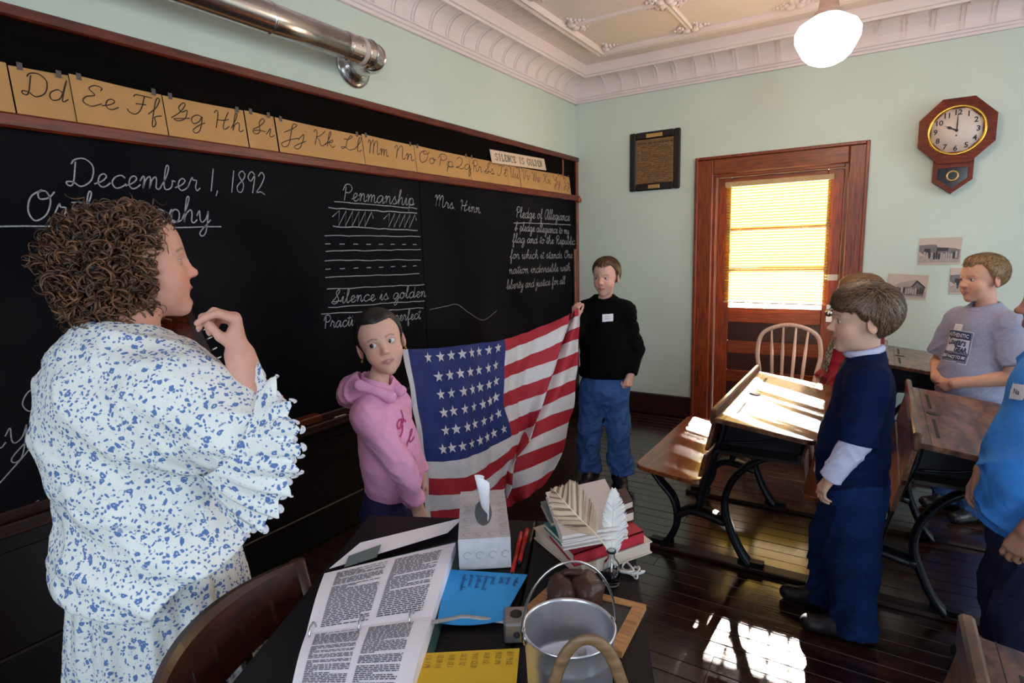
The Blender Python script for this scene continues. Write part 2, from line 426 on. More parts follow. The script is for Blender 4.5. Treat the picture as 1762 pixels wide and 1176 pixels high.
for z0, z1 in ((0.705, 0.86), (0.455, 0.60), (0.20, 0.35)):
    dpart('panel', (GX0, D0+0.014, z0), (GX1, D1-0.012, z1), wood('dark_door_panel', '2a0d07', '4a180c', 'X', 7, rough=0.4, stretch=12), 0.002)
lites = [(GZ0, 1.285), (1.315, 1.61), (1.64, GZ1)]
for z in (1.285, 1.61): dpart('muntin', (GX0, D0+0.006, z), (GX1, D1-0.004, z+0.03), M_redX, 0.003)
m, t, p = new_mat('window_glass'); tp = t.nodes.new('ShaderNodeBsdfTransparent'); gl = t.nodes.new('ShaderNodeBsdfGlossy'); gl.inputs['Roughness'].default_value = 0.02; fr_ = t.nodes.new('ShaderNodeFresnel'); fr_.inputs[0].default_value = 1.45; ms = t.nodes.new('ShaderNodeMixShader'); t.links.new(fr_.outputs[0], ms.inputs[0]); t.links.new(tp.outputs[0], ms.inputs[1]); t.links.new(gl.outputs[0], ms.inputs[2]); t.links.new(ms.outputs[0], t.nodes['Material Output'].inputs[0])
MATS['glass_thin'] = m
for axis, a, b, z0, z1, fo in WIN_PANES:
    for u0, u1 in ((a, (a+b)/2-.015), ((a+b)/2+.015, b)):
        for h0, h1 in ((z0, (z0+z1)/2-.025), ((z0+z1)/2+.025, z1)):
            MB().box(*(((RX+.038, u0, h0), (RX+.041, u1, h1)) if axis == 'x' else ((u0, RY0-.041, h0), (u1, RY0-.038, h1)))).build('pane', m, fo)
for z0, z1 in lites: dpart('pane', (GX0-0.002, D0+0.022, z0-0.001), (GX1+0.002, D0+0.025, z1+0.001), m, 0.0005)
kn = MB().lathe([(0.012, 0), (0.012, 0.025), (0.024, 0.032), (0.029, 0.045), (0.026, 0.058), (0.012, 0.066), (0.001, 0.067)], (0, 0, 0), 20, Matrix.Rotation(math.pi/2, 4, 'X'))
kn.build('door_knob', plain('brushed_nickel', (0.6, 0.58, 0.55), 0.25, 1.0), do, (2.118-1.72, D0-RY1, 0.965))
pk = MB().bbox((-0.022, -0.004, -0.075), (0.022, 0.0, 0.06), 0.003); pk.build('knob_plate', MATS['brushed_nickel'], do, (2.118-1.72, D0-RY1, 0.965))
dpart('latch_plate', (2.075, D0-0.012, 1.21), (2.165, D0, 1.255), plain('white_enamel', (0.75, 0.72, 0.68), 0.4))

# outdoors seen through the pane: pale ground
MB().box((-15, RY1+0.4, -0.4), (20, 40, -0.3)).build('ground_outside', plain('pale_gravel', (0.72, 0.68, 0.60), 0.9), kind='structure')

# horizontal blind hung on the door glass
bl = empty('window_blind', (1.717, D0-0.03, 1.975), label='cream slatted blind hanging over the glass of the door, glowing with sunlight', cat='blind')
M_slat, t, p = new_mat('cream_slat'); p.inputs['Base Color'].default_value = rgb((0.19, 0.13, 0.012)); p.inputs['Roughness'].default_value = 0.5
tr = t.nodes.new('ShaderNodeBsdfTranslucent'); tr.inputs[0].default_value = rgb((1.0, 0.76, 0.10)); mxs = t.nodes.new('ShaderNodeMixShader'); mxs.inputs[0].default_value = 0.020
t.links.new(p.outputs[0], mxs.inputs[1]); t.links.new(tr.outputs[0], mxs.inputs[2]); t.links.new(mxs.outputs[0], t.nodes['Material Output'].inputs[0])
BW = 0.375
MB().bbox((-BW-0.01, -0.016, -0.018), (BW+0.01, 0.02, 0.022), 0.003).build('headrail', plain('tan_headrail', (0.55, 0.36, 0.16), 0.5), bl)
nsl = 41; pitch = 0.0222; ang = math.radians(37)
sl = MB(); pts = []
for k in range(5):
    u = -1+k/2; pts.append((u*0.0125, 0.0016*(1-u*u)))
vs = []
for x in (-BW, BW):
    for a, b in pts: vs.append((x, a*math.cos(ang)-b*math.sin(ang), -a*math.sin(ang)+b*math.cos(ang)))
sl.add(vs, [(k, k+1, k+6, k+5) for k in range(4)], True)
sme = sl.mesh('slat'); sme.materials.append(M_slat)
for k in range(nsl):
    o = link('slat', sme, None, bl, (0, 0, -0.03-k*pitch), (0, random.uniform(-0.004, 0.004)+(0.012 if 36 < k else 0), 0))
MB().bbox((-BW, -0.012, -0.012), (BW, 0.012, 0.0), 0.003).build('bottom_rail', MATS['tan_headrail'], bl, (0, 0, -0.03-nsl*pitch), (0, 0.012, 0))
for x in (-0.26, 0.19):
    MB().tube([(x, -0.015, 0), (x, -0.015, -0.03-nsl*pitch)], 0.0022, 5).build('ladder_cord', plain('white_cord', (0.85, 0.82, 0.75), 0.7), bl)
MB().tube([(-0.335, -0.02, 0), (-0.335, -0.02, -0.52)], 0.0015, 5).build('pull_cord', MATS['white_cord'], bl)
MB().lathe([(0.002, 0.015), (0.006, 0.004), (0.007, -0.012), (0.001, -0.016)], (-0.335, -0.02, -0.53), 8).build('cord_tassel', MATS['tan_headrail'], bl)
# ================================================================== BLACKBOARD WALL
bb = empty('blackboard', (0, 1.5, 0), label='long slate blackboard in a red-brown wooden frame covering the left wall, chalked in cursive', cat='blackboard')
def wpart(mb, name, mat, par=bb):
    mb.v = [(a, b-1.5, c) for a, b, c in mb.v]; return mb.build(name, mat, par)
m, t, p = new_mat('slate_board')
tc = t.nodes.new('ShaderNodeTexCoord'); n1 = t.nodes.new('ShaderNodeTexNoise'); n1.inputs['Scale'].default_value = 1.6; n1.inputs['Detail'].default_value = 5
n2 = t.nodes.new('ShaderNodeTexNoise'); n2.inputs['Scale'].default_value = 40; n2.inputs['Detail'].default_value = 3
t.links.new(tc.outputs['Object'], n1.inputs['Vector']); t.links.new(tc.outputs['Object'], n2.inputs['Vector'])
r1 = t.nodes.new('ShaderNodeValToRGB'); r1.color_ramp.elements[0].color = rgb((0.0022, 0.0026, 0.005)); r1.color_ramp.elements[1].color = rgb((0.012, 0.010, 0.012))
r1.color_ramp.elements[0].position = 0.35; r1.color_ramp.elements[1].position = 0.75
t.links.new(n1.outputs[0], r1.inputs[0]); t.links.new(r1.outputs[0], p.inputs['Base Color'])
p.inputs['Roughness'].default_value = 0.75; p.inputs['Specular IOR Level'].default_value = 0.07
b = t.nodes.new('ShaderNodeBump'); b.inputs['Strength'].default_value = 0.08; b.inputs['Distance'].default_value = 0.002; t.links.new(n2.outputs[0], b.inputs['Height']); t.links.new(b.outputs[0], p.inputs['Normal'])
M_slate = m
M_tray = wood('tray_wood', '1f0b06', '35150c', 'Y', 7, rough=.5, stretch=12)
M_strip = wood('dark_frieze_board', '050303', '0d0706', 'Y', 4, rough=0.8, stretch=6, bump=0.05, spec=.06)
for y0, y1 in ((-2.4, -0.4), (-0.395, 2.793), (2.799, 4.965)):
    wpart(MB().bbox((0.0, y0, 0.66), (0.016, y1, 1.94), 0.002), 'slate_panel', M_slate)
wpart(MB().box((0.0, -2.4, 0.62), (0.006, 4.965, 1.94)), 'panel_backing', M_dark)
wpart(MB().bbox((0.0, -2.4, 1.98), (0.012, 4.965, 2.30), 0.002), 'frieze_board', M_strip)
wpart(MB().bbox((-0.005, -2.4, 2.285), (0.040, 4.99, 2.325), 0.006), 'top_rail', M_redY)
wpart(MB().bbox((-0.005, -2.4, 1.937), (0.050, 4.99, 1.985), 0.007), 'ledge_rail', M_redY)
wpart(MB().bbox((0.0, 4.955, 0.55), (0.032, 4.992, 2.30), 0.006), 'end_stile', M_red)
wpart(MB().bbox((0.0, 4.70, 1.985), (0.022, 4.722, 2.286), 0.003), 'divider', M_red)
wpart(MB().bbox((-0.005, 4.94, 1.925), (0.062, 4.995, 1.965), 0.008), 'corner_block', M_red)
wpart(MB().bbox((0.0, -2.4, 0.628), (0.105, 4.98, 0.648), 0.005), 'chalk_tray', M_tray)
wpart(MB().bbox((0.088, -2.4, 0.640), (0.105, 4.98, 0.672), 0.005), 'tray_lip', M_tray)
wpart(MB().bbox((0.0, -2.4, 0.648), (0.03, 4.98, 0.69), 0.005), 'tray_back', M_tray)
wpart(MB().bbox((0.0, -2.4, 0.55), (0.03, 4.98, 0.628), 0.005), 'apron', M_dark)
wpart(MB().box((0.0, -2.4, 0.185), (0.008, 4.98, 0.56)), 'wainscot_backing', M_dark)
for k in range(8):
    y = -2.3+k*0.92; wpart(MB().bbox((0.0, y, 0.19), (0.014, y+0.9, 0.55), 0.004), 'wainscot_panel', M_dark)
tag(MB().tube([(0.06, 1.98, 0.658), (0.063, 2.05, 0.658)], 0.007, 8).build('chalk_stick', plain('white_chalk', (0.8, 0.78, 0.74), 0.9)), 'short white chalk stick lying in the chalk tray beside the pink hoodie', 'chalk')
tag(MB().bbox((0.03, 1.72, 0.674), (0.09, 1.88, 0.712), 0.006).build('board_eraser', wood('eraser_wood', '5a2413', '7a3a20', 'Y', 8)), 'small wooden block eraser on the tray rim beside the teacher\'s sleeve', 'eraser')
tag(MB().bbox((0.036, 4.86, 0.69), (0.052, 4.90, 1.50), 0.004).build('yardstick', wood('yardstick_wood', '6b3a1a', '8a5226', 'Z', 8)), 'plain wooden yardstick standing in the tray at the corner end of the blackboard', 'yardstick')

# ---- cursive stroke letters: x-height 1, capitals 2
G = {
'a': (1.3, "1,.85 .6,1 .2,.7 .1,.3 .35,0 .7,.25 1,.9 .95,.2 1.1,0 1.35,.3"), 'b': (1.1, "0,.2 .35,1 .5,1.8 .35,2 .25,1.5 .25,.3 .45,0 .8,.2 .85,.7 .7,.8 1.1,.7"),
'c': (1.05, "1,.8 .7,1 .3,.8 .15,.4 .4,0 .8,.1 1.1,.35"), 'd': (1.35, "1,.8 .6,1 .15,.6 .2,.1 .5,0 .9,.4 1.15,2 1,.3 1.1,0 1.4,.3"),
'e': (1.0, "0,.2 .5,.45 .75,.8 .55,1 .3,.8 .25,.3 .5,0 .8,.1 1.05,.35"), 'f': (.9, "0,.2 .45,1 .6,1.8 .45,2 .35,1.4 .35,-.6 .45,-1 .6,-.6 .45,0 .9,.25"),
'g': (1.25, "1,.85 .6,1 .2,.7 .15,.25 .4,0 .8,.35 1,.9 .95,-.5 .6,-1 .35,-.7 .8,-.1 1.3,.3"), 'h': (1.2, "0,.2 .35,1.2 .5,1.9 .35,2 .25,1.4 .2,0 .3,.6 .65,1 .8,.7 .8,.15 1,0 1.25,.25"),
'i': (.65, "0,.2 .3,1 .3,.2 .45,0 .7,.25;.38,1.4 .42,1.46"), 'j': (.6, "0,.2 .35,1 .3,-.6 .05,-1 -.15,-.7 .6,.2;.4,1.4 .44,1.46"),
'k': (1.05, "0,.2 .35,1.2 .5,1.9 .35,2 .25,1.4 .2,0 .25,.5 .7,1 .75,.7 .35,.5 .7,.1 .85,0 1.1,.25"), 'l': (.7, "0,.2 .4,1.2 .5,1.9 .35,2 .25,1.3 .3,.2 .45,0 .75,.25"),
'm': (1.55, "0,.6 .2,1 .3,.8 .25,0 .4,.7 .65,1 .75,.8 .72,0 .85,.7 1.1,1 1.2,.7 1.2,.15 1.4,0 1.6,.25"), 'n': (1.15, "0,.6 .2,1 .3,.8 .25,0 .4,.7 .65,1 .8,.7 .8,.15 1,0 1.2,.25"),
'o': (1.1, ".7,1 .3,.9 .1,.4 .4,0 .8,.3 .85,.8 .6,1 .7,.75 1.15,.85"), 'p': (1.1, "0,.3 .3,1 .2,-.9 .25,.5 .5,1 .85,.8 .85,.2 .5,0 .3,.2 .8,.05 1.15,.25"),
'q': (1.25, "1,.85 .6,1 .2,.7 .15,.25 .4,0 .8,.35 1,.9 .95,-.9 1.1,-1 1.2,-.5 1,-.05 1.3,.3"), 'r': (1.0, "0,.2 .3,1.1 .4,.9 .7,.85 .65,.3 .8,0 1.05,.25"),
's': (.95, "0,.2 .45,1.05 .5,.8 .75,.3 .5,0 .2,.1 .6,.05 1,.25"), 't': (.7, "0,.2 .35,1 .45,1.7 .3,.3 .45,0 .75,.25;0,1.25 .8,1.3"),
'u': (1.25, "0,.3 .25,1 .25,.25 .45,0 .75,.3 .9,1 .88,.2 1.05,0 1.3,.25"), 'v': (1.1, "0,.6 .2,1 .35,.7 .5,0 .8,.7 .85,1 1.15,.85"),
'w': (1.55, "0,.6 .2,1 .25,.25 .45,0 .7,.3 .8,1 .8,.3 1,0 1.3,.4 1.35,1 1.6,.9"), 'x': (1.0, "0,.6 .25,1 .5,.5 .7,0 1,.2;.85,1 .1,0"),
'y': (1.15, "0,.6 .2,1 .3,.3 .5,.1 .8,.4 .95,1 .85,-.6 .55,-1 .35,-.7 1.2,.3"), 'z': (.9, "0,.7 .3,1 .6,.8 .3,.1 .6,-.1 .6,-.7 .35,-1 .2,-.7 .9,.2"),
'A': (1.7, "1.3,1.7 .8,2 .2,1.3 .1,.5 .5,0 1,.6 1.4,2 1.3,.4 1.5,0 1.75,.3"), 'C': (1.3, "1,1.6 1.2,1.9 .7,2 .2,1.3 .2,.4 .7,0 1.35,.4"),
'D': (1.8, ".55,1.8 .5,.2 .2,.05 .1,.3 .5,.3 1,0 1.6,.5 1.65,1.5 1.1,2.05 .5,1.95 .3,1.6"), 'E': (1.3, "1.1,1.6 1.15,1.9 .7,2 .4,1.6 .8,1.1 .3,.8 .2,.3 .7,0 1.3,.4"),
'F': (1.4, ".3,1.7 .5,1.95 1.5,1.9;1,1.9 .9,.6 .6,0 .2,.1 0,.4;.5,1.05 1.2,1.1"), 'G': (1.5, "0,.2 .6,.9 1,1.8 .8,2 .5,1.4 .8,1 1.2,1.3 1.1,.4 .6,0 .2,.15 .8,.3 1.5,.5"),
'H': (1.9, ".1,1.6 .3,1.95 .5,1.6 .4,0;1.5,2 1.2,1 1.1,.2 1.3,0 1.7,.4;.4,.9 1.2,1 1.6,1.2"), 'I': (1.3, ".1,.5 .6,1 1,1.7 .8,2 .55,1.4 .7,.4 .4,0 .1,.3 .6,.5 1.2,.5"),
'J': (1.2, ".1,.8 .6,1.4 .9,2 .6,2 .6,1 .6,-.6 .3,-1 .1,-.6 .6,0 1.2,.4"), 'K': (1.6, ".1,1.6 .3,1.95 .5,1.6 .4,0;1.4,2 .9,1.3 .45,1 .8,.7 1,.1 1.3,0 1.6,.4"),
'L': (1.4, ".2,1.4 .7,1.5 1,1.9 .8,2 .55,1.2 .5,.4 .2,.05 .1,.3 .5,.3 .9,0 1.4,.3"), 'M': (2.2, ".1,1.5 .3,1.95 .5,1.6 .45,0 .5,1 .9,2 1.1,1.6 1.05,0 1.1,1 1.5,2 1.75,1.6 1.75,.3 1.95,0 2.2,.3"),
'N': (1.7, ".1,1.5 .3,1.95 .5,1.6 .45,0 .5,1 .9,2 1.2,1.6 1.25,.3 1.45,0 1.7,.3"), 'O': (1.6, ".9,2 .3,1.5 .2,.6 .6,0 1.2,.4 1.4,1.3 1.1,1.9 .7,1.8 .8,1.4 1.3,1.5 1.6,1.9"),
'P': (1.4, ".5,1.7 .4,0;.1,1.2 .4,1.9 1,2 1.35,1.5 1,1 .5,1"), 'Q': (1.5, ".2,1.6 .6,2 1.1,1.6 1,.8 .5,.2 .2,.1 .4,.3 1,0 1.5,.3"),
'R': (1.6, ".5,1.7 .4,0;.1,1.2 .4,1.9 1,2 1.3,1.5 1,1.05 .5,1 .9,.8 1.1,.1 1.3,0 1.6,.3"), 'S': (1.4, "0,.2 .6,.9 1.1,1.8 .9,2 .6,1.5 1,.7 .8,.1 .3,0 .1,.3 .7,.3 1.4,.4"),
'T': (1.4, ".2,1.7 .4,1.95 1.4,1.9;.9,1.9 .8,.6 .5,0 .1,.1 .1,.4"), 'U': (1.7, ".1,1.6 .3,1.95 .4,1.5 .4,.4 .7,0 1.1,.5 1.3,1.9 1.25,.4 1.45,0 1.7,.3"),
'V': (1.5, ".1,1.6 .3,1.95 .5,1.5 .7,0 1.1,1.2 1.3,1.9 1.6,1.9"), 'W': (2.1, ".1,1.6 .3,1.95 .5,1.5 .6,0 1,1.1 1.2,1.9 1.2,1 1.4,0 1.8,1.2 1.9,1.9 2.2,1.8"),
'X': (1.5, ".1,1.6 .3,1.95 .6,1.5 1,.2 1.2,0 1.5,.3;1.3,2 .8,1.2 .2,.1"), 'Y': (1.6, ".1,1.6 .3,1.95 .4,1.3 .7,.9 1.1,1.2 1.3,1.9 1.2,.2 .9,-.9 .6,-.8 .8,-.2 1.6,.4"),
'Z': (1.3, ".2,1.6 .5,2 .9,1.7 .5,.9 .9,.7 .8,-.5 .4,-.9 .3,-.5 1.3,.4"), 'B': (1.5, ".5,1.7 .4,0;.1,1.2 .4,1.9 1,2 1.2,1.5 .6,1.05 1.3,.8 1.2,.1 .6,0 .3,.3"),
'1': (.6, ".3,2 .25,0"), '8': (1.0, ".8,1.7 .5,2 .2,1.6 .7,.8 .6,.1 .25,.1 .15,.6 .7,1.3 .8,1.8"), '9': (.95, ".75,1.7 .4,2 .1,1.5 .4,1.1 .75,1.6 .65,0"),
'2': (1.0, ".15,1.6 .45,2 .75,1.6 .5,.8 .1,.1 .5,.15 .95,-.1"), ',': (.5, ".2,.15 .1,-.35"), '.': (.5, ".15,.0 .2,.06"), ' ': (.75, ""),
}
def stroke_text(txt, y0, z0, xh, y1=None, slant=0.28, jit=0.03, drop=0.0):
    """cursive strokes as lists of (y,z) points, optionally fitted to end at y1"""
    wsum = sum(G[c][0] for c in txt); sx = xh if y1 is None else (y1-y0)/max(wsum, .1)
    out = []; x = 0; rnd = random.Random(txt)
    for c in txt:
        w_, s = G[c]; jz = rnd.uniform(-jit, jit)
        for st in s.split(';'):
            if not st: continue
            pts = [tuple(float(q) for q in p.split(',')) for p in st.split()]
            pts = [((x+a+slant*b*0.6), b+jz) for a, b in pts]
            cv = catmull(pts, 4)
            out.append([(y0+p[0]*sx, z0+p[1]*xh+drop*(p[0]*sx)) for p in cv])
        x += w_
    return out
M_chalk = plain('chalk_white', (0.33, 0.33, 0.35), 0.95, noise=0.4, nscale=150)
def ribbon(mb, pts, w_, fn):
    """thin flat stroke: pts 2-D, fn(a,b,lift)->xyz"""
    P = np.array(pts); n = len(P)
    if n < 2: return
    T = np.gradient(P, axis=0); L = np.linalg.norm(T, axis=1, keepdims=True); T = T/np.maximum(L, 1e-9); N = np.stack([-T[:, 1], T[:, 0]], 1)*w_/2
    vs = [fn(*q, 0) for q in P+N]+[fn(*q, 0) for q in P-N]
    mb.add(vs, [(i, n+i, n+i+1, i+1) for i in range(n-1)])
def chalk(name, strokes, w_=0.0045, label=None):
    mb = MB()
    for s in strokes: ribbon(mb, s, w_, lambda a, b, h: (0.0172, a-1.5, b))
    o = mb.build(name, M_chalk, bb); o['kind'] = 'stuff'
    if label: o['label'] = label
    return o
def wavy(y0, z0, y1, z1, n=14, a=0.003):
    r = random.Random(y0*z0); return [(y0+(y1-y0)*k/n, z0+(z1-z0)*k/n+r.uniform(-a, a)) for k in range(n+1)]
chalk('chalk_date', stroke_text('December 1, 1892', 0.93, 1.768, 0.047, 1.72, drop=0.03), 0.0048)
chalk('chalk_orthography', stroke_text('Orthography', 0.80, 1.645, 0.052, 1.44, drop=0.01), 0.005)
chalk('chalk_underline', [wavy(0.60, 1.622, 1.49, 1.636)], 0.005)
chalk('chalk_penmanship', stroke_text('Penmanship', 2.17, 1.79, 0.042, 2.735, drop=-0.005)+[wavy(2.12, 1.778, 2.762, 1.772)], 0.0045)
zz = []
for y0, y1 in ((2.13, 2.36), (2.50, 2.72)):
    pts = [(y0-0.03, 1.70)]
    for k in range(11): pts.append((y0+(y1-y0)*k/10+(0.02 if k % 2 == 0 else -0.015), 1.735 if k % 2 == 0 else 1.655))
    pts.append((y1+0.03, 1.70)); zz.append([tuple(p) for p in pts])
chalk('chalk_zigzags', zz+[wavy(2.08, 1.746, 2.76, 1.742), wavy(2.10, 1.652, 2.755, 1.640)], 0.0055)
chalk('chalk_guide_lines', [wavy(2.04, 1.604, 2.78, 1.602), wavy(2.04, 1.526, 2.775, 1.523), wavy(2.03, 1.477, 2.77, 1.462), wavy(2.025, 1.391, 2.752, 1.377), wavy(2.03, 1.332, 2.795, 1.306), wavy(2.03, 1.236, 2.788, 1.206), wavy(1.98, 1.206, 2.775, 1.161)]
      +[wavy(2.04+k*0.095, 1.562-0.001*k, 2.075+k*0.095, 1.562-0.001*k, 3, .001) for k in range(8)]+[wavy(2.03+k*0.095, 1.433-0.001*k, 2.065+k*0.095, 1.433-0.001*k, 3, .001) for k in range(8)], 0.0045)
chalk('chalk_silence', stroke_text('Silence is golden', 2.05, 1.252, 0.036, 2.80, drop=-0.03), 0.0045)
chalk('chalk_practice', stroke_text('Practice makes perfect.', 1.985, 1.130, 0.034, 2.755, drop=-0.045), 0.0045)
chalk('chalk_teacher_name', stroke_text('Mrs. Hinn.', 2.92, 1.795, 0.036, 3.45, drop=-0.05), 0.005)
chalk('chalk_pledge', stroke_text('Pledge of Allegiance', 3.90, 1.755, 0.042, 4.83)+[wavy(3.87, 1.715, 4.85, 1.722)], 0.0062)
for i, (s, z, a, b_) in enumerate((('I pledge allegiance to my', 1.655, 3.88, 4.81), ('flag and to the Republic', 1.563, 3.84, 4.93), ('for which it stands One', 1.440, 3.80, 4.88), ('nation indivisible with', 1.325, 3.78, 4.83), ('liberty and justice for all', 1.210, 3.74, 4.72))):
    chalk('chalk_pledge_line', stroke_text(s, a, z, 0.036, b_, drop=-0.02), 0.0055)
chalk('chalk_left_words', stroke_text('o', 0.705, 1.005, 0.075)+stroke_text('my', 0.56, 0.905, 0.06)+[[(0.5, .74), (.6, .765), (.7, .86), (.735, .9)], wavy(.5, .66, .72, .69)], 0.004)
chalk('chalk_stray_line', [[tuple(q) for q in catmull([(2.83, 1.145), (3.0, 1.15), (3.12, 1.15), (3.25, 1.08), (3.42, 1.01), (3.6, 1.06)], 6)]], 0.003)

# alphabet sheets standing on the ledge
M_card = plain('tan_paper', (0.52, 0.275, 0.095), 0.8, noise=0.06, nscale=8)
M_pencil = plain('pencil_line', (0.028, 0.015, 0.010), 0.8)
M_tape = plain('clear_tape', (0.09, 0.07, 0.065), 0.5)
cards = [(0.28, 0.815, 'BbCc'), (0.82, 0.988, 'Dd'), (0.988, 1.298, 'EeFf'), (1.30, 1.645, 'GgHh'), (1.65, 1.80, 'Ii'), (1.804, 2.337, 'JjKkLl'), (2.34, 2.757, 'MmNn'), (2.76, 3.31, 'OoPpQq'), (3.314, 3.785, 'RrSsTt'), (3.788, 3.967, 'Uu'), (3.97, 4.643, 'VvWwXxYy'), (4.647, 4.835, 'Zz')]
for a, b_, s in cards:
    pairs = [s[i:i+2] for i in range(0, len(s), 2)]
    root = empty('alphabet_sheet', ((0.02), (a+b_)/2, 1.985), label='tan paper sheet lettered in cursive with %s on the blackboard ledge' % ' '.join(pairs), cat='paper sheet', group='alphabet sheets on the blackboard ledge')
    h = 0.158+random.uniform(-0.004, 0.003); W = (b_-a)/2; tilt = random.uniform(-0.004, 0.004)
    def fn(u, v, W=W, h=h, tilt=tilt): return (0.014-0.018*v+0.004*math.sin(u*5+W*9), -W+2*W*u, v*h+tilt*(u-.5)*2*v)
    MB().grid(fn, 10, 3).build('sheet', M_card, root)
    mb = MB(); cw = 2*W/len(pairs)
    for i, pr in enumerate(pairs):
        y0 = -W+cw*i+cw*0.1
        for st in stroke_text(pr, y0, 0.065, min(0.038, cw*0.8/2.9), y0+cw*0.8 if cw < 0.18 else y0+0.17, slant=0.35, jit=0.02):
            ribbon(mb, st, 0.0040, lambda p_, q_, hh, W=W, h=h: (0.014-0.018*q_/h+0.004*math.sin((p_+W)/(2*W)*5+W*9)+0.0012, p_, q_))
    mb.build('cursive_letters', M_pencil, root, kind='stuff')
    for yy in (-W+0.03, W-0.03): MB().bbox((0.0, yy-0.008, h-0.012), (0.0015, yy+0.008, h+0.012), 0.0005).build('tape', M_tape, root)
# SILENCE IS GOLDEN sign: slab letters
sg = empty('slogan_sign', (0.024, 3.97, 2.14), label='small cream sign reading SILENCE IS GOLDEN propped above the alphabet sheets', cat='sign')
def sgp(a, b, h=0): return (0.012-0.02*b/0.1+h, a, b+0.03*a)
mb = MB(); mb.add([sgp(-.40, 0, -.0015), sgp(.40, 0, -.0015), sgp(.40, .095, -.0015), sgp(-.40, .095, -.0015), sgp(-.40, 0, .0015), sgp(.40, 0, .0015), sgp(.40, .095, .0015), sgp(-.40, .095, .0015)], [(3, 2, 1, 0), (4, 5, 6, 7), (0, 1, 5, 4), (1, 2, 6, 5), (2, 3, 7, 6), (3, 0, 4, 7)])
mb.build('sign_card', plain('cream_card', (0.72, 0.55, 0.40), 0.8), sg)
BL = {'S': "9,8 7,10 3,10 1,8 2,6 8,4 9,2 7,0 3,0 1,2|9,8 9,10|1,0 1,2", 'I': "5,0 5,10|3,0 7,0|3,10 7,10", 'L': "3,0 3,10|1,10 5,10|1,0 9,0 9,3", 'E': "3,0 3,10|1,0 9,0 9,3|1,10 9,10 9,7|3,5 7,5",
      'N': "2,0 2,10 8,0 8,10|0,0 4,0|0,10 3,10|6,10 10,10", 'C': "9,7 9,10|9,8 7,10 3,10 1,8 1,2 3,0 7,0 9,2", 'G': "9,7 9,10|9,8 7,10 3,10 1,8 1,2 3,0 7,0 9,2 9,4 6,4", 'O': "3,0 7,0 9,2 9,8 7,10 3,10 1,8 1,2 3,0", 'D': "2,0 2,10|0,0 6,0 9,3 9,7 6,10 0,10"}
mb = MB(); x = -0.345
for ch in 'SILENCE IS GOLDEN':
    if ch != ' ':
        for st in BL[ch].split('|'):
            pts = [tuple(float(q) for q in p_.split(',')) for p_ in st.split()]
            for q0, q1 in zip(pts[:-1], pts[1:]):
                ribbon(mb, [(x+q0[0]*0.0033, 0.024+q0[1]*0.0047), (x+q1[0]*0.0033, 0.024+q1[1]*0.0047)], 0.0085 if abs(q0[0]-q1[0]) < 2 else 0.0055, lambda a, b, h: sgp(a, b, .0022))
    x += 0.041
mb.build('lettering', plain('black_print', (0.02, 0.018, 0.02), 0.7), sg, kind='stuff')

# ================================================================== things on the walls
# stove pipe
pp = empty('stove_pipe', (0.202, 2.3, 2.495), label='shiny metal stove pipe with an elbow entering the wall above the blackboard', cat='pipe')
m, t, p = new_mat('galvanised_pipe'); p.inputs['Base Color'].default_value = rgb((0.62, 0.58, 0.56)); p.inputs['Metallic'].default_value = 1; p.inputs['Roughness'].default_value = 0.2; M_pipe = m
n1 = t.nodes.new('ShaderNodeTexNoise'); n1.inputs['Scale'].default_value = 12; mr = t.nodes.new('ShaderNodeMapRange'); mr.inputs[3].default_value = 0.14; mr.inputs[4].default_value = 0.34
t.links.new(n1.outputs[0], mr.inputs[0]); t.links.new(mr.outputs[0], p.inputs['Roughness'])
PR = 0.062
MB().tube([(0, -0.20-k*0.45, 0) for k in range(10)], PR, 32).build('pipe', M_pipe, pp)
for y in (-0.20, -0.09, -0.62, -1.4): MB().tube([(0, y-0.006, 0), (0, y-0.004, 0), (0, y+0.004, 0), (0, y+0.006, 0)], [PR, PR+0.003, PR+0.003, PR], 32, caps=False).build('seam_band', M_pipe, pp)
MB().tube([(0, -0.10, 0), (0, -0.125, 0)], PR+0.0035, 32).build('paper_band', plain('pale_band', (0.6, 0.5, 0.47), 0.6), pp)
el = [(0, -0.22, 0), (0, -0.05, 0)]
for k in range(1, 5):
    a = math.radians(22.5*k-11); el.append((-0.075*(1-math.cos(a)), -0.05+0.075*math.sin(a), 0))
el += [(-0.08, 0.025+0.0, 0), (-0.2, 0.028, 0)]
mb = MB()
segs = [Vector(q) for q in [(0, -0.22, 0), (0, -0.055, 0), (-0.02, -0.005, 0), (-0.06, 0.028, 0), (-0.197, 0.028, 0)]]
mb.tube(segs, [PR+.001, PR+.002, PR+.003, PR+.003, PR+.001], 32, smooth=False).build('elbow', M_pipe, pp)
for q0, q1 in ((1, 2), (2, 3)):
    c = segs[q0]; d = (segs[q0+1]-segs[q0-1]).normalized()
    MB().tube([c-d*.005, c+d*.005], PR+.006, 32).build('elbow_seam', M_pipe, pp)
MB().lathe([(PR+.005, 0.05), (PR+.012, 0.035), (PR+.035, 0.012), (PR+.05, 0.008), (PR+.052, 0.0)], (-0.2, 0.03, 0), 36, Matrix.Rotation(math.pi/2, 4, 'Y')).build('wall_collar', M_pipe, pp)
rv = MB()
for k in range(8):
    a = k*math.pi/4; rv.lathe([(0.005, 0), (0.003, .004), (.0005, .005)], ((PR+.002)*math.cos(a), -0.15, (PR+.002)*math.sin(a)), 6, Matrix.Rotation(math.pi/2-a, 4, 'Y'))
rv.build('rivets', M_pipe, pp, kind='stuff')

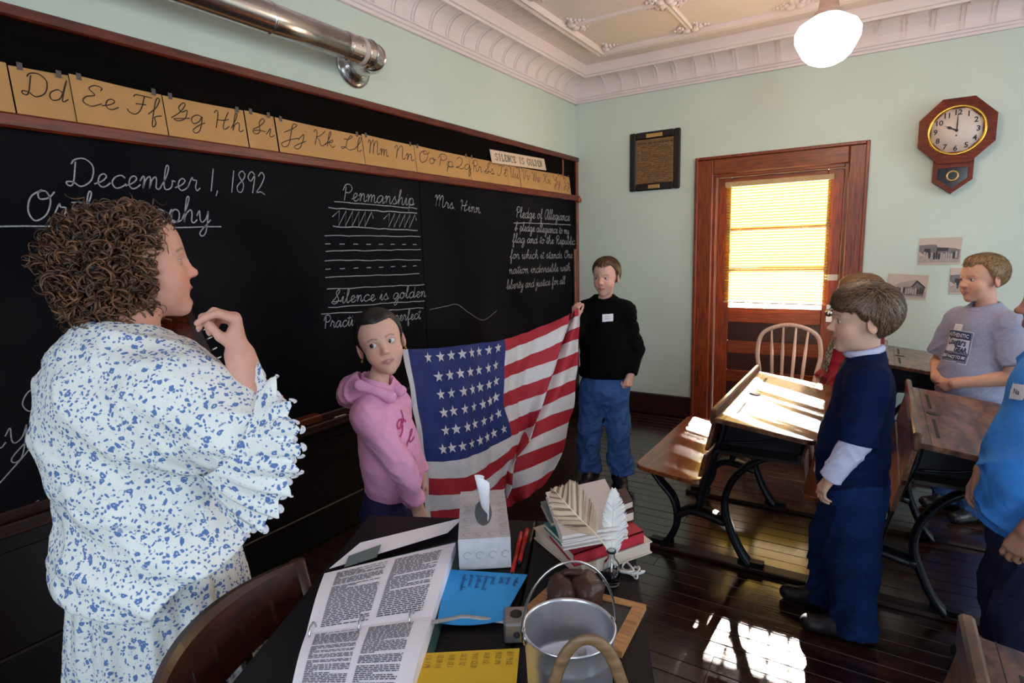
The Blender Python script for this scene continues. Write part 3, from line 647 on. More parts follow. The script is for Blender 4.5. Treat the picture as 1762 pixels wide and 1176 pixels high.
# framed document
fd = empty('framed_document', (0.749, RY1, 2.225), label='dark-framed old brown document with small brass plates hanging on the far wall', cat='picture')
W, H = 0.22, 0.243; M_fr = wood('frame_walnut', '0d0403', '1a0a07', 'X', 9, rough=0.5)
for lo, hi in (((-W, -.025, -H), (-W+.055, 0, H)), ((W-.055, -.025, -H), (W, 0, H)), ((-W+.055, -.025, H-.06), (W-.055, 0, H)), ((-W+.055, -.025, -H), (W-.055, 0, -H+.06))):
    MB().bbox(lo, hi, 0.008).build('frame', M_fr, fd)
m, t, p = new_mat('aged_document'); tc = t.nodes.new('ShaderNodeTexCoord'); wv = t.nodes.new('ShaderNodeTexNoise'); wv.inputs['Scale'].default_value = 45; wv.inputs['Detail'].default_value = 4
mp = t.nodes.new('ShaderNodeMapping'); mp.inputs['Scale'].default_value = (1, 1, 6); t.links.new(tc.outputs['Object'], mp.inputs[0]); t.links.new(mp.outputs[0], wv.inputs['Vector'])
rr = t.nodes.new('ShaderNodeValToRGB'); rr.color_ramp.elements[0].color = rgb((0.15, 0.075, 0.028)); rr.color_ramp.elements[1].color = rgb((0.25, 0.13, 0.05)); rr.color_ramp.elements[0].position = .38; rr.color_ramp.elements[1].position = .55
t.links.new(wv.outputs[0], rr.inputs[0]); t.links.new(rr.outputs[0], p.inputs['Base Color']); p.inputs['Roughness'].default_value = .6
MB().box((-W+.05, -.012, -H+.055), (W-.05, -.004, H-.055)).build('document', m, fd)
for z, w_ in ((H-.035, .07), (-H+.03, .05)): MB().bbox((-w_, -.029, z-.016), (w_, -.024, z+.016), .002).build('brass_plate', plain('brass', (0.55, 0.32, 0.10), .4, 0.6), fd)
pr_ = MB()
r_ = random.Random(3)
for k in range(26):
    z = H-.085-k*.0135; x = -W+.065
    while x < W-.075:
        L = r_.uniform(.01, .05); L = min(L, W-.065-x)
        if k in (0, 1) or r_.random() < .75: pr_.box((x, -.0128, z), (x+L, -.012, z+(.008 if k in (1,) else .004)))
        x += L+.006
pr_.build('print_lines', plain('brown_ink', (.05, .022, .008), .8), fd, kind='stuff')

# octagonal wall clock
ck = empty('wall_clock', (2.80, RY1, 2.198), label='octagonal wooden schoolhouse clock with a drop case and white dial showing ten', cat='clock')
M_ck = wood('clock_oak', '521606', '85320f', 'X', 9, rough=0.5, bump=.05, spec=.3); R8 = 0.2225
o8 = [(R8*math.cos(math.radians(22.5+45*k)), R8*math.sin(math.radians(22.5+45*k))) for k in range(8)]
mb = MB(); mb.prism([(a*.96, b*.96) for a, b in o8], 0, -0.06, lambda a, b, h: (a, h, b)); mb.build('case_body', M_ck, ck)
for k in range(8):   # eight frame segments
    a0, a1 = o8[k], o8[(k+1) % 8]; f = .66
    poly = [a0, a1, (a1[0]*f, a1[1]*f), (a0[0]*f, a0[1]*f)]
    q = [(x, y) for x, y in poly]; mb = MB()
    vs = [(q[0][0], -.058, q[0][1]), (q[1][0], -.058, q[1][1]), (q[2][0], -.058, q[2][1]), (q[3][0], -.058, q[3][1]), (q[0][0], -.078, q[0][1]), (q[1][0], -.078, q[1][1]), (q[2][0], -.088, q[2][1]), (q[3][0], -.088, q[3][1])]
    mb.add(vs, [(0, 1, 2, 3), (7, 6, 5, 4), (0, 4, 5, 1), (1, 5, 6, 2), (2, 6, 7, 3), (3, 7, 4, 0)]); mb.build('frame_segment', M_ck, ck)
RXm = Matrix.Rotation(math.pi/2, 4, 'X')
MB().lathe([(.140, .075), (.142, .090), (.150, .096), (.158, .092), (.160, .080)], (0, 0, 0), 48, RXm, caps=False).build('brass_bezel', plain('polished_brass', (0.75, 0.45, 0.08), .22, 1.0), ck)
MB().lathe([(.001, .083), (.143, .083), (.143, .078)], (0, 0, 0), 48, RXm, caps=False).build('dial', plain('ivory_dial', (0.72, 0.60, 0.53), .45, noise=.04), ck)
M_ink = plain('clock_black', (.015, .01, .01), .5)
for k in range(1, 13):
    a = math.radians(90-30*k); me = text_mesh(str(k), .046, .0012); me.materials.append(M_ink)
    o = link('numeral', me, None, ck, (.113*math.cos(a), -.0845, .113*math.sin(a)-.015), (math.pi/2, 0, 0))
tk = MB()
for k in range(12):
    a = math.radians(30*k); tk.lathe([(.0028, 0), (.0005, .001)], (.135*math.cos(a), -.0836, .135*math.sin(a)), 6, RXm)
tk.build('minute_dots', M_ink, ck, kind='stuff')
MB().prism([(-.003, -.01), (.003, -.01), (.004, .03), (.0012, .118), (-.0012, .118), (-.004, .03)], -.0875, -.089, lambda a, b, h: (a, h, b)).build('minute_hand', M_ink, ck)
ca, sa = math.cos(math.radians(90+62)), math.sin(math.radians(90+62))
hp = [(0, -.006), (.03, -.004), (.04, -.009), (.05, -.009), (.06, -.002), (.08, 0), (.06, .002), (.05, .009), (.04, .009), (.03, .004), (0, .006)]
MB().prism(hp, -.0855, -.087, lambda a, b, h: (a*ca-b*sa, h, a*sa+b*ca)).build('hour_hand', M_ink, ck)
MB().lathe([(.008, .083), (.008, .0905), (.001, .092)], (0, 0, 0), 12, RXm).build('hand_pin', M_ink, ck)
MB().lathe([(.005, .083), (.004, .085), (.001, .0855)], (0, 0, -.032), 10, RXm).build('winding_hole', M_ink, ck)
out = [(-.108, -.17), (.108, -.17), (.108, -.315), (0, -.40), (-.108, -.315)]; inn = [(-.082, -.232), (.082, -.232), (.082, -.303), (0, -.365), (-.082, -.303)]
MB().prism(out, 0, -.045, lambda a, b, h: (a, h, b)).build('drop_case', M_ck, ck)
for k in range(5):
    a0, a1, b1, b0 = out[k], out[(k+1) % 5], inn[(k+1) % 5], inn[k]
    mb = MB(); vs = [(q[0], h, q[1]) for h in (-.044, -.06) for q in (a0, a1, b1, b0)]
    mb.add(vs, [(0, 1, 2, 3), (7, 6, 5, 4), (0, 4, 5, 1), (1, 5, 6, 2), (2, 6, 7, 3), (3, 7, 4, 0)]); mb.build('drop_frame', M_ck, ck)
MB().prism([(a*.99, b) for a, b in inn], -.044, -.049, lambda a, b, h: (a, h, b)).build('drop_glass', plain('black_glass', (.006, .006, .01), .12), ck)
MB().lathe([(.024, .049), (.024, .053), (.03, .056), (.036, .053), (.036, .049)], (0, 0, -.285), 28, RXm, caps=False).build('pendulum_ring', plain('gold_leaf', (.6, .38, .12), .4, .7), ck)

# old photographs pinned to the far wall
def photo(x0, x1, z0, z1, rot, label, seed, name='old_photograph'):
    r = empty(name, ((x0+x1)/2, RY1-.002, (z0+z1)/2), label=label, cat='photograph', group='old photographs on the far wall')
    r.rotation_euler = (0, rot, 0); W, H = (x1-x0)/2, (z1-z0)/2; rd = random.Random(seed)
    MB().box((-W, -.003, -H), (W, 0, H)).build('print_paper', plain('sepia_paper', (.60, .47, .40), .6, noise=.05), r)
    g = [plain('sepia_%d' % k, c, .7, noise=.15, nscale=30) for k, c in enumerate(((.42, .35, .31), (.20, .17, .17), (.05, .045, .05), (.48, .42, .38)))]
    M2 = lambda mb, m_, nm: mb.build(nm, m_, r)
    mb = MB(); mb.box((-W*.97, -.0036, -H*.85), (W*.97, -.003, -H*.35)); M2(mb, g[0], 'ground_tone')
    if seed % 2 == 0:
        mb = MB(); mb.prism([(-W*.95, -.2*H), (-.2*W, .05*H), (.45*W, .55*H), (.9*W, .05*H), (.85*W, -.7*H), (-W*.9, -.7*H)], -.0036, -.0042, lambda a, b, h: (a, h, b)); M2(mb, g[1], 'building_tone')
        mb = MB(); mb.prism([(-W*.95, -.2*H), (.2*W, .05*H), (.45*W, .6*H), (-.3*W, .35*H)], -.0042, -.0046, lambda a, b, h: (a, h, b)); M2(mb, g[0], 'roof_tone')
        mb = MB(); mb.prism([(.2*W, .05*H), (.47*W, .55*H), (.92*W, .0*H), (.85*W, -.05*H), (.47*W, .4*H), (.25*W, -.02*H)], -.0046, -.005, lambda a, b, h: (a, h, b)); M2(mb, g[2], 'gable_tone')
    else:
        mb = MB(); mb.prism([(-W, .45*H), (-.6*W, .5*H), (-.2*W, .5*H), (-.1*W, .3*H), (.7*W, .2*H), (.95*W, .1*H), (.9*W, -.6*H), (-.2*W, -.5*H), (-.7*W, -.3*H), (-W, 0)], -.0036, -.0042, lambda a, b, h: (a, h, b)); M2(mb, g[1], 'building_tone')
        mb = MB(); mb.box((-.75*W, -.0046, -.25*H), (-.45*W, -.0042, .2*H)); mb.box((-.15*W, -.0046, .0), (.4*W, -.0042, .25*H)); tag(M2(mb, g[2], 'window_tone'), kind='stuff')
    mb = MB(); mc = MB()
    for k in range(14):
        x = -W*.75+k*W*.115; (mb if rd.random() < .6 else mc).box((x, -.0052, -H*.62+rd.uniform(0, .01)), (x+W*.08, -.0046, -H*.2+rd.uniform(0, .02)))
    tag(M2(mb, g[3], 'light_figures'), kind='stuff'); tag(M2(mc, g[2], 'dark_figures'), kind='stuff')
photo(2.652, 2.888, 1.324, 1.508, 0.0, 'sepia photograph of a long low building, pinned highest on the far wall beside the clock', 1)
photo(2.482, 2.717, 1.083, 1.257, 0.06, 'sepia photograph of a gabled schoolhouse with people, pinned lower beside the door', 2)
photo(2.84, 3.06, 1.12, 1.30, 0.0, 'sepia photograph mostly hidden behind the head of the boy in grey', 3)

# pendant schoolhouse lamp (lit)
LX, LY = 2.155, 3.3
lp = empty('pendant_lamp', (LX, LY, CZ), label='lit white glass schoolhouse globe hanging from the ceiling on a short stem', cat='lamp')
M_nick = plain('aged_nickel', (.45, .38, .36), .35, 1.0)
MB().lathe([(.07, 0), (.068, -.02), (.03, -.04), (.012, -.05)], seg=28).build('canopy', M_nick, lp)
MB().tube([(0, 0, -.04), (0, 0, -.40)], .010, 12).build('stem', M_nick, lp)
MB().lathe([(.012, -.385), (.03, -.39), (.04, -.41), (.044, -.45), (.05, -.462), (.062, -.468), (.066, -.495)], seg=28).build('fitter', M_nick, lp)
m, t, p = new_mat('opal_glass_lit'); p.inputs['Base Color'].default_value = (1, .95, .88, 1); p.inputs['Emission Color'].default_value = (1.0, .73, .52, 1); p.inputs['Emission Strength'].default_value = 38.0
MB().lathe([(.060, -.485), (.085, -.50), (.125, -.525), (.142, -.555), (.140, -.59), (.125, -.622), (.118, -.635), (.105, -.66), (.08, -.685), (.045, -.702), (.002, -.706)], seg=48).build('globe', m, lp)
# ================================================================== helpers to measure from the photograph
_M = camera_matrix(-0.567462699, 0.154997153, 0.028242744)
def ray(px, py):
    v = Vector(((px-881.0), -(py-588.0), -998.07)); return (_M.to_3x3() @ v)
def onz(px, py, z):
    d = ray(px, py); t = (z-CAM_LOC[2])/d.z; return Vector(CAM_LOC)+d*t
def ondepth(px, py, depth): return Vector(CAM_LOC)+ray(px, py)*(depth/998.07)

# ================================================================== school desks on iron frames
M_iron = plain('black_cast_iron', (.012, .012, .016), .38, .6, noise=.1, bump=.1)
M_top = wood('worn_desk_top', '24100a', '63341a', 'Y', 5, rough=.32, stretch=9, worn=('7d563c', 6), bump=.10, coat=.42)
M_seat = wood('desk_seat_wood', '54260f', '8a4a22', 'Y', 5, rough=.22, stretch=9, bump=.06, coat=1.0)
M_hole = plain('ink_hole', (.006, .004, .004), .6)
def rounded(x0, x1, y0, y1, r=.04, n=4, only=None):
    pts = []
    for cx, cy, a0, key in ((x1-r, y1-r, 0, 'ne'), (x0+r, y1-r, 90, 'nw'), (x0+r, y0+r, 180, 'sw'), (x1-r, y0+r, 270, 'se')):
        if only and key not in only:
            pts.append((x1 if 'e' in key else x0, y1 if 'n' in key else y0)); continue
        for k in range(n+1): a = math.radians(a0+90*k/n); pts.append((cx+r*math.cos(a), cy+r*math.sin(a)))
    return pts
W2 = .54
def slab(poly, fz, th):
    """slab with sloped top: fz(x) top height"""
    mb = MB(); n = len(poly)
    vs = [(a, b, fz(a)-th) for a, b in poly]+[(a, b, fz(a)-.004) for a, b in poly]
    c = np.mean(poly, 0); ins = [(a-(a-c[0])*.012, b-(b-c[1])*.008) for a, b in poly]
    vs += [(a, b, fz(a)) for a, b in ins]
    fs = [tuple(range(n))[::-1], tuple(range(2*n, 3*n))]
    for r in range(2): fs += [(r*n+i, r*n+(i+1) % n, (r+1)*n+(i+1) % n, (r+1)*n+i) for i in range(n)]
    return mb.add(vs, fs)
def make_desk(name='school_desk'):
    # local: x to the right (towards its pupil), origin under the ridge, centred in y
    r = empty(name)
    sz = lambda x: .43-(x+.36)*.10
    slab(rounded(-.385, -.075, -W2+.06, W2-.06, .05), sz, .022).build('seat', M_seat, r)
    fz = lambda x: .735-(x)*.13
    slab(rounded(.0, .40, -W2, W2, .05, only=('ne', 'se')), fz, .02).build('desk_top', M_top, r)
    MB().bbox((-.018, -W2, .70), (.008, W2, .772), .006).build('ridge', M_top, r)
    # groove strip, pencil grooves and ink hole
    for y0, y1 in ((-.40, -.10), (.10, .40)):
        mb = MB(); mb.box((.062, y0, -.001), (.074, y1, .0009)); mb.v = [(a, b, c+fz(a)) for a, b, c in mb.v]; mb.build('pencil_groove', M_hole, r)
    mb = MB(); mb.lathe([(.001, 0), (.029, 0), (.029, -.004)], (0, 0, .0012), 20, caps=False); mb.v = [(a+.075, b, c+fz(a+.075)) for a, b, c in mb.v]; mb.build('ink_hole', M_hole, r)
    mb = MB(); mb.box((.040, -W2, -.0002), (.042, W2, .0006)); mb.v = [(a, b, c+fz(a)) for a, b, c in mb.v]; mb.build('board_joint', M_hole, r)
    # back of the seat in front = sloping front boards
    for z0, z1 in ((.44, .55), (.57, .70)):
        f = lambda z: -.075+(z-.42)*.21
        mb = MB(); vs = []
        for z in (z0, z1):
            for dx in (0, .018):
                for y in (-W2+.03, W2-.03): vs.append((f(z)+dx, y, z))
        mb.add(vs, [(0, 1, 5, 4), (2, 6, 7, 3), (0, 4, 6, 2), (1, 3, 7, 5), (4, 5, 7, 6), (0, 2, 3, 1)]); mb.build('back_board', M_top, r)
    MB().box((.0, -W2+.06, .555), (.33, W2-.06, .57)).build('book_shelf', M_dark, r)
    MB().box((.33, -W2+.06, .555), (.345, W2-.06, .60)).build('shelf_lip', M_dark, r)
    for y in (-W2+.17, W2-.17):
        mb = MB(); Y = lambda pts: [(a, y, b) for a, b in catmull(pts, 5)]
        def strip(pts, w0, w1=None):
            cv = Y(pts); n = len(cv); ws = [w0+(w1-w0)*i/(n-1) for i in range(n)] if w1 else [w0]*n
            mb.tube(cv, ws, 8, flat=.42, up=(0, 1, 0) if False else None)
        strip([(-.27, 0), (-.235, .04), (-.20, .14), (-.22, .25), (-.29, .33), (-.34, .395)], .042, .034)
        strip([(.14, 0), (.10, .05), (.055, .14), (.02, .26), (.045, .38), (.12, .48), (.22, .545)], .042, .036)
        strip([(-.20, .17), (-.12, .215), (.03, .19)], .052)
        strip([(-.10, .20), (-.085, .32), (-.05, .45), (.0, .60), (.015, .71)], .042)
        strip([(-.085, .36), (-.16, .385), (-.22, .395)], .016)
        strip([(.015, .58), (.16, .60), (.34, .665)], .018)
        mb.box((-.33, y-.02, 0), (-.22, y+.02, .022)); mb.box((.09, y-.02, 0), (.20, y+.02, .022))
        mb.box((-.36, y-.008, .385), (-.10, y+.008, .402)); mb.box((.0, y-.008, .57), (.33, y+.008, .68))
        mb.build('iron_side', M_iron, r)
    MB().bbox((.36, -.06, .63), (.40, .06, .645), .003).build('shelf_catch', M_iron, r)
    return r
d1 = make_desk(); d1.location = (1.858, 3.07, .022)
tag(d1, 'double school desk with iron legs and a sunlit top standing before the door', 'school desk', 'double school desks')
def desk_copy(x, y, label):
    c = copy_tree(d1); c.location = (x, y, .022); tag(c, label, 'school desk', 'double school desks'); return c
d2 = desk_copy(2.592, 3.035, 'double school desk with a scuffed dark top in front of the boy in grey'); d2.scale = (1, .925, 1)
d3 = desk_copy(2.50, 4.52, 'single school desk against the far wall behind the boy in grey'); d3.scale = (1, .72, 1)
p0 = onz(1655, 1058, .79)
d4 = desk_copy(p0.x+.012, p0.y-W2*.6, 'school desk in deep shade at the bottom right corner, only its ridge catching light'); d4.scale = (1, .6, 1)
# floor runners the desks are screwed to
for yy, lab in ((3.07-W2+.17, 'nearer wooden runner under the iron feet of the sunlit school desk'), (3.07+W2-.17, 'farther wooden runner under the iron feet of the sunlit school desk')):
    MB().bbox((1.50, yy-.035, 0), (4.1, yy+.035, .022), .004).build('floor_runner', M_darkX, label=lab, cat='runner', group='floor runners under the desks')
MB().bbox((2.10, 4.52+.72*(W2-.17)-.035, 0), (4.1, 4.52+.72*(W2-.17)+.035, .022), .004).build('floor_runner', M_darkX, label='wooden runner along the far wall under the back desk', cat='runner', group='floor runners under the desks')
MB().bbox((2.10, 4.52-.72*(W2-.17)-.035, 0), (4.1, 4.52-.72*(W2-.17)+.035, .022), .004).build('floor_runner', M_darkX, label='wooden runner behind the boy in grey under the back desk', cat='runner', group='floor runners under the desks')
yr = p0.y-W2*.6
for yy, l in ((yr-.6*(W2-.17), 'nearer'), (yr+.6*(W2-.17), 'farther')):
    MB().bbox((2.15, yy-.035, 0), (4.1, yy+.035, .022), .004).build('floor_runner', M_darkX, label='%s wooden runner under the shaded desk at bottom right' % l, cat='runner', group='floor runners under the desks')

# ================================================================== pale bow-back chair before the door
M_pale = wood('pale_painted_wood', 'd6b29c', 'e8cab6', 'Z', 6, rough=.45, stretch=8, bump=.05)
wc = empty('bow_back_chair', (1.93, 4.12, 0), math.radians(180), label='pale cream bow-back wooden chair standing in front of the door', cat='chair')
slab(rounded(-.20, .20, -.20, .20, .09), lambda x: .46, .03).build('seat', M_pale, wc)
hoop = catmull([(-.150, -.155, .45), (-.178, -.185, .62), (-.198, -.205, .76), (-.16, -.22, .89), (0, -.228, .945), (.16, -.22, .89), (.198, -.205, .76), (.178, -.185, .62), (.150, -.155, .45)], 6)
MB().tube(hoop, .0145, 10).build('bow', M_pale, wc)
for x0, x1, zt in ((-.085, -.115, .915), (-.03, -.04, .94), (.03, .04, .94), (.085, .115, .915)):
    pts = [(x0+(x1-x0)*k/6, -.16-.066*k/6, .45+(zt-.45)*k/6) for k in range(7)]
    MB().tube(pts, [.008, .0085, .0105, .0115, .010, .008, .007], 10).build('spindle', M_pale, wc)
for sx in (-1, 1):
    for sy in (-1, 1):
        MB().tube([(sx*.13, sy*.12, .44), (sx*.16, sy*.15, .25), (sx*.19, sy*.18, 0)], [.013, .02, .012], 10).build('leg', M_pale, wc)
    MB().tube([(sx*.16, -.15, .2), (sx*.16, .15, .2)], .009, 8).build('stretcher', M_pale, wc)
MB().tube([(-.16, 0, .2), (.16, 0, .2)], .009, 8).build('stretcher', M_pale, wc)

# ================================================================== teacher's chair and desk
E2 = Vector((.907, .42, 0)); E1 = Vector((-.42, .907, 0)); DROT = math.atan2(.42, .907)
M_chair = wood('dark_chair_wood', '1c0905', '3a160b', 'X', 6, rough=.42, stretch=8, bump=.06, coat=.08)
cr = ondepth(500, 985, 1.36); cc = Vector((cr.x, cr.y, 0))-E1*.235
tcx = empty('teacher_chair', (cc.x, cc.y, 0), math.atan2(-.907, .42), label='dark brown wooden chair with a curved top rail pulled up to the teacher\'s desk', cat='chair')
zt = cr.z+.03
def arc(u): return (.235*u, -.075*(1-u*u)+.0)
mb = MB(); vs = []; n = 20
for k in range(n+1):
    u = -1+2*k/n; x, y = arc(u); h = .105+.025*(1-u*u)
    for dy, z in ((-.012, zt-h), (.012, zt-h), (.012, zt-.004), (.006, zt+.012*(1-u*u)), (-.006, zt+.012*(1-u*u)), (-.012, zt-.004)): vs.append((x, y+dy-(z-.45)*.18+.08, z))
fs = []
for k in range(n):
    for i in range(6): fs.append((k*6+i, k*6+(i+1) % 6, (k+1)*6+(i+1) % 6, (k+1)*6+i))
fs += [tuple(range(6))[::-1], tuple(n*6+i for i in range(6))]
mb.add(vs, fs).build('top_rail', M_chair, tcx)
for k in range(5):
    u = -.66+.33*k; x, y = arc(u); z1 = zt-.115
    MB().tube([(x, y+.08-(z-.45)*.18, z) for z in (.45, .6, .75, z1)], [.013, .015, .015, .013], 8, flat=.7).build('spindle', M_chair, tcx)
for sx in (-1, 1):
    MB().tube([(sx*.235, .08-(z-.45)*.18, z) for z in (.42, .6, .8, zt-.002)], [.018, .019, .02, .019], 10, flat=.75).build('back_post', M_chair, tcx)
    MB().tube([(sx*.21, .06, .45), (sx*.23, .02, .0)], [.02, .016], 10).build('leg', M_chair, tcx)
    MB().tube([(sx*.20, .42, .45), (sx*.22, .45, .0)], [.02, .016], 10).build('leg', M_chair, tcx)
    MB().tube([(sx*.22, .05, .18), (sx*.21, .43, .18)], .011, 8).build('stretcher', M_chair, tcx)
slab(rounded(-.225, .225, .03, .46, .06), lambda x: .465, .03).build('seat', M_chair, tcx)

DO = Vector((2.147, .887, 0))
M_black = plain('black_desk_top', (.006, .005, .007), .5, spec=.18, noise=.25, nscale=6)
dk = empty('teacher_desk', (DO.x, DO.y, 0), DROT, label='black-topped teacher\'s desk in the foreground covered with papers and books', cat='desk')
MB().bbox((-.75, -.95, .722), (-.262, .60, .75), .004).build('desk_top', M_black, dk)
MB().bbox((-.258, -.95, .722), (0, .60, .75), .004).build('desk_top_leaf', M_black, dk)
MB().bbox((-.735, -.93, .62), (-.02, .58, .722), .004).build('apron', M_dark, dk)
for t0, t1 in ((.26, .57), (-.92, -.60)):
    MB().bbox((-.72, t0, .05), (-.03, t1, .62), .006).build('pedestal', M_dark, dk)
    for k in range(3):
        z0 = .08+k*.18
        o = MB().bbox((-.735, t0+.02, z0), (-.72, t1-.02, z0+.165), .005).build('drawer', M_dark, dk)
        MB().lathe([(.012, .0), (.016, .012), (.010, .02), (.001, .022)], (-.735, (t0+t1)/2, z0+.08), 12, Matrix.Rotation(-math.pi/2, 4, 'Y')).build('knob', M_dark, o)
    MB().bbox((-.70, t0+.01, 0), (-.05, t1-.01, .05), .006).build('plinth', M_dark, dk)

# ================================================================== things on the teacher's desk
DZt = .75
def quad_slab(q, z0, z1, nsub=1):
    mb = MB(); vs = [(p.x, p.y, z0) for p in q]+[(p.x, p.y, z1) for p in q]
    return mb.add(vs, [(3, 2, 1, 0), (4, 5, 6, 7), (0, 1, 5, 4), (1, 2, 6, 5), (2, 3, 7, 6), (3, 0, 4, 7)])
def rel(mb, root):
    o = root.location; mb.v = [(a-o.x, b-o.y, c-o.z) for a, b, c in mb.v]; return mb
def lerp2(q, u, v): return (q[0]*(1-u)+q[1]*u)*(1-v)+(q[3]*(1-u)+q[2]*u)*v
M_page = plain('white_page', (.93, .90, .97), .7, noise=.02)
M_ink2 = plain('printed_ink', (.06, .06, .09), .8)
M_green = plain('green_binder_vinyl', (.006, .05, .04), .35)
# --- ring binder
A_, B_, C_, D_ = onz(558, 985, .785), onz(784, 932, .785), onz(744, 1062, .785), onz(527, 1092, .785)
bd = empty('ring_binder', (C_.x, C_.y, DZt), label='open green ring binder with two printed white pages on the teacher\'s desk', cat='binder')
Cb, Db = C_+(C_-B_)*.62, D_+(D_-A_)*.62
ex = (B_-C_)*.17
cov = [A_+ex-(B_-A_)*.04, B_+ex*1.2+(B_-A_)*.06, Cb+(C_-D_)*.06, Db-(C_-D_)*.04]
rel(quad_slab(cov, DZt+.001, DZt+.006), bd).build('cover', M_green, bd)
def page(q, z0, bow, name):
    mb = MB()
    def top(u, v):
        p = lerp2(q, u, v); return (p.x, p.y, z0+bow*math.sin(math.pi*v)*.6+bow*(v if name == 'upper_pages' else 1-v)*.4)
    mb.grid(top, 6, 8)
    n0 = len(mb.v); ring = [(i/6, 0) for i in range(7)]+[(1, j/8) for j in range(1, 9)]+[(1-i/6, 1) for i in range(1, 7)]+[(0, 1-j/8) for j in range(1, 8)]
    vs = []
    for u, v in ring: p = top(u, v); vs += [p, (p[0], p[1], DZt+.006)]
    m_ = len(ring); mb.add(vs, [(2*i, 2*i+1, 2*((i+1) % m_)+1, 2*((i+1) % m_)) for i in range(m_)])
    o = rel(mb, bd).build(name, M_page, bd)
    tx = MB(); rd = random.Random(name)
    for c0, c1 in ((.10, .47), (.53, .90)) if name == 'upper_pages' else ((.08, .44), (.50, .86)):
        v = .07
        while v < .95:
            u = c0
            skip = rd.random() < .05
            while u < c1 and not skip:
                L = rd.uniform(.018, .06); e = min(u+L, c1)
                p = [top(a, b) for a, b in ((u, v), (e, v), (e, v+.011), (u, v+.011))]
                tx.add([(x, y, z+.0008) for x, y, z in p], [(0, 1, 2, 3)]); u = e+.009
                if rd.random() < .03: break
            v += .0235
    rel(tx, bd).build('printed_text', M_ink2, o, kind='stuff')
page([A_, B_, C_, D_], .782, .012, 'upper_pages'); page([D_, C_, Cb, Db], .782, .012, 'lower_pages')
M_steel = plain('steel_wire', (.55, .54, .56), .25, 1.0)
g = (C_-D_)
for f in (.05, .43, .83):
    c = D_+g*f; d = (B_-C_).normalized()
    pts = [(c.x-bd.location.x+d.x*.016*math.cos(a), c.y-bd.location.y+d.y*.016*math.cos(a), .035+.02*math.sin(a)) for a in [math.pi*k/10 for k in range(11)]]
    MB().tube(pts, .0022, 6).build('ring', M_steel, bd)
# strap
pts = [onz(x, y, DZt+z) for x, y, z in ((742, 1072, .03), (775, 1066, .012), (800, 1062, .008), (835, 1066, .008), (868, 1070, .006))]
tag(MB().tube(catmull([tuple(p) for p in pts], 5), .006, 8, flat=.6).build('plastic_strap', plain('grey_plastic', (.35, .33, .33), .3)), 'grey bent plastic strap lying across the blue note sheet', 'strap')
# --- loose sheet beyond the binder
def sheet(name, pix, z, mat, label, cat='paper sheet', group=None, lines=None, curl=.0, ink=None):
    q = [onz(x, y, z) for x, y in pix]; c = (q[0]+q[1]+q[2]+q[3])/4
    r = empty(name, (c.x, c.y, z), label=label, cat=cat, group=group)
    top = lambda u, v: (lambda p: (p.x-c.x, p.y-c.y, .0012+curl*(u-.5)**2*4*v))(lerp2(q, u, v))
    mb = MB(); mb.grid(top, 8, 8); nn = len(mb.v)
    mb.add([(a, b, cz-.001) for a, b, cz in mb.v], [tuple(i for i in f[::-1]) for f in list(mb.f)])
    mb.build('sheet', mat, r)
    if lines:
        tx = MB(); rd = random.Random(label)
        for (u0, u1, v, txt) in lines:
            st = stroke_text(txt, 0, 0, 1.0, None, slant=.1); W = sum(G[ch][0] for ch in txt)
            for s in st:
                pp_ = [(u0+(u1-u0)*a/W, v-b*.022) for a, b in s]
                ribbon(tx, pp_, .007, lambda a, b, h: tuple(Vector(top(a, b))+Vector((0, 0, .0008))))
        tx.build('handwriting', ink or M_ink2, r, kind='stuff')
    return r
sheet('loose_sheet', [(566, 980), (620, 935), (797, 892), (770, 918)], .765, M_page, 'loose white sheet with pencil marks sticking out beyond the green binder', group=None)
sheet('clear_ruler', [(592, 978), (600, 958), (656, 938), (648, 960)], .772, plain('smoky_plastic', (.16, .20, .20), .2), 'smoky clear plastic strip on the green binder cover', 'ruler')
# --- tissue box
tq = [onz(790.6, 983.5, DZt), onz(880, 978, DZt), onz(904, 888, DZt)]; wv_ = tq[1]-tq[0]; lv_ = tq[2]-tq[1]
wv_.z = lv_.z = 0; bw_, bl_ = wv_.length, lv_.length*1.0
tb = empty('tissue_box', (tq[0].x, tq[0].y, DZt+.002), math.atan2(wv_.y, wv_.x), label='pale patterned tissue box with a white tissue pulled up', cat='tissue box')
M_tb = plain('pale_cardboard', (.50, .48, .50), .6, noise=.12, nscale=40)
bh = .078; mb = MB()
mb.box((0, 0, 0), (bw_, bl_, bh)); mb.build('carton', M_tb, tb)
slot = [(bw_*.5+.022*math.cos(a)*(1), bl_*.5+.075*math.sin(a)) for a in [2*math.pi*k/20 for k in range(20)]]
MB().prism(slot, bh, bh+.0008, lambda a, b, h: (a, b, h)).build('slot', plain('slot_shadow', (.12, .12, .14), .9), tb)
sw = MB()
for (x, y, z, ax) in [(.02+.03*i, .02+.04*j, bh+.0006, 't') for i in range(4) for j in range(5) if not (1 <= i <= 2 and 1 <= j <= 3)]+[(.02+.03*i, -.0006, .035, 'f') for i in range(4)]+[(bw_+.0006, .03+.05*j, .04, 's') for j in range(4)]:
    pts = [(.011*math.cos(a)*(1-a/14), .011*math.sin(a)*(1-a/14)) for a in np.linspace(.4, 5.2, 9)]
    ribbon(sw, pts, .0022, (lambda a, b, h, x=x, y=y, z=z, ax=ax: (x+a, y+b, z) if ax == 't' else ((x+a, y, z+b) if ax == 'f' else (x, y+a, z+b))))
sw.build('swirl_print', plain('swirl_grey', (.34, .31, .30), .7), tb, kind='stuff')
ts = MB()
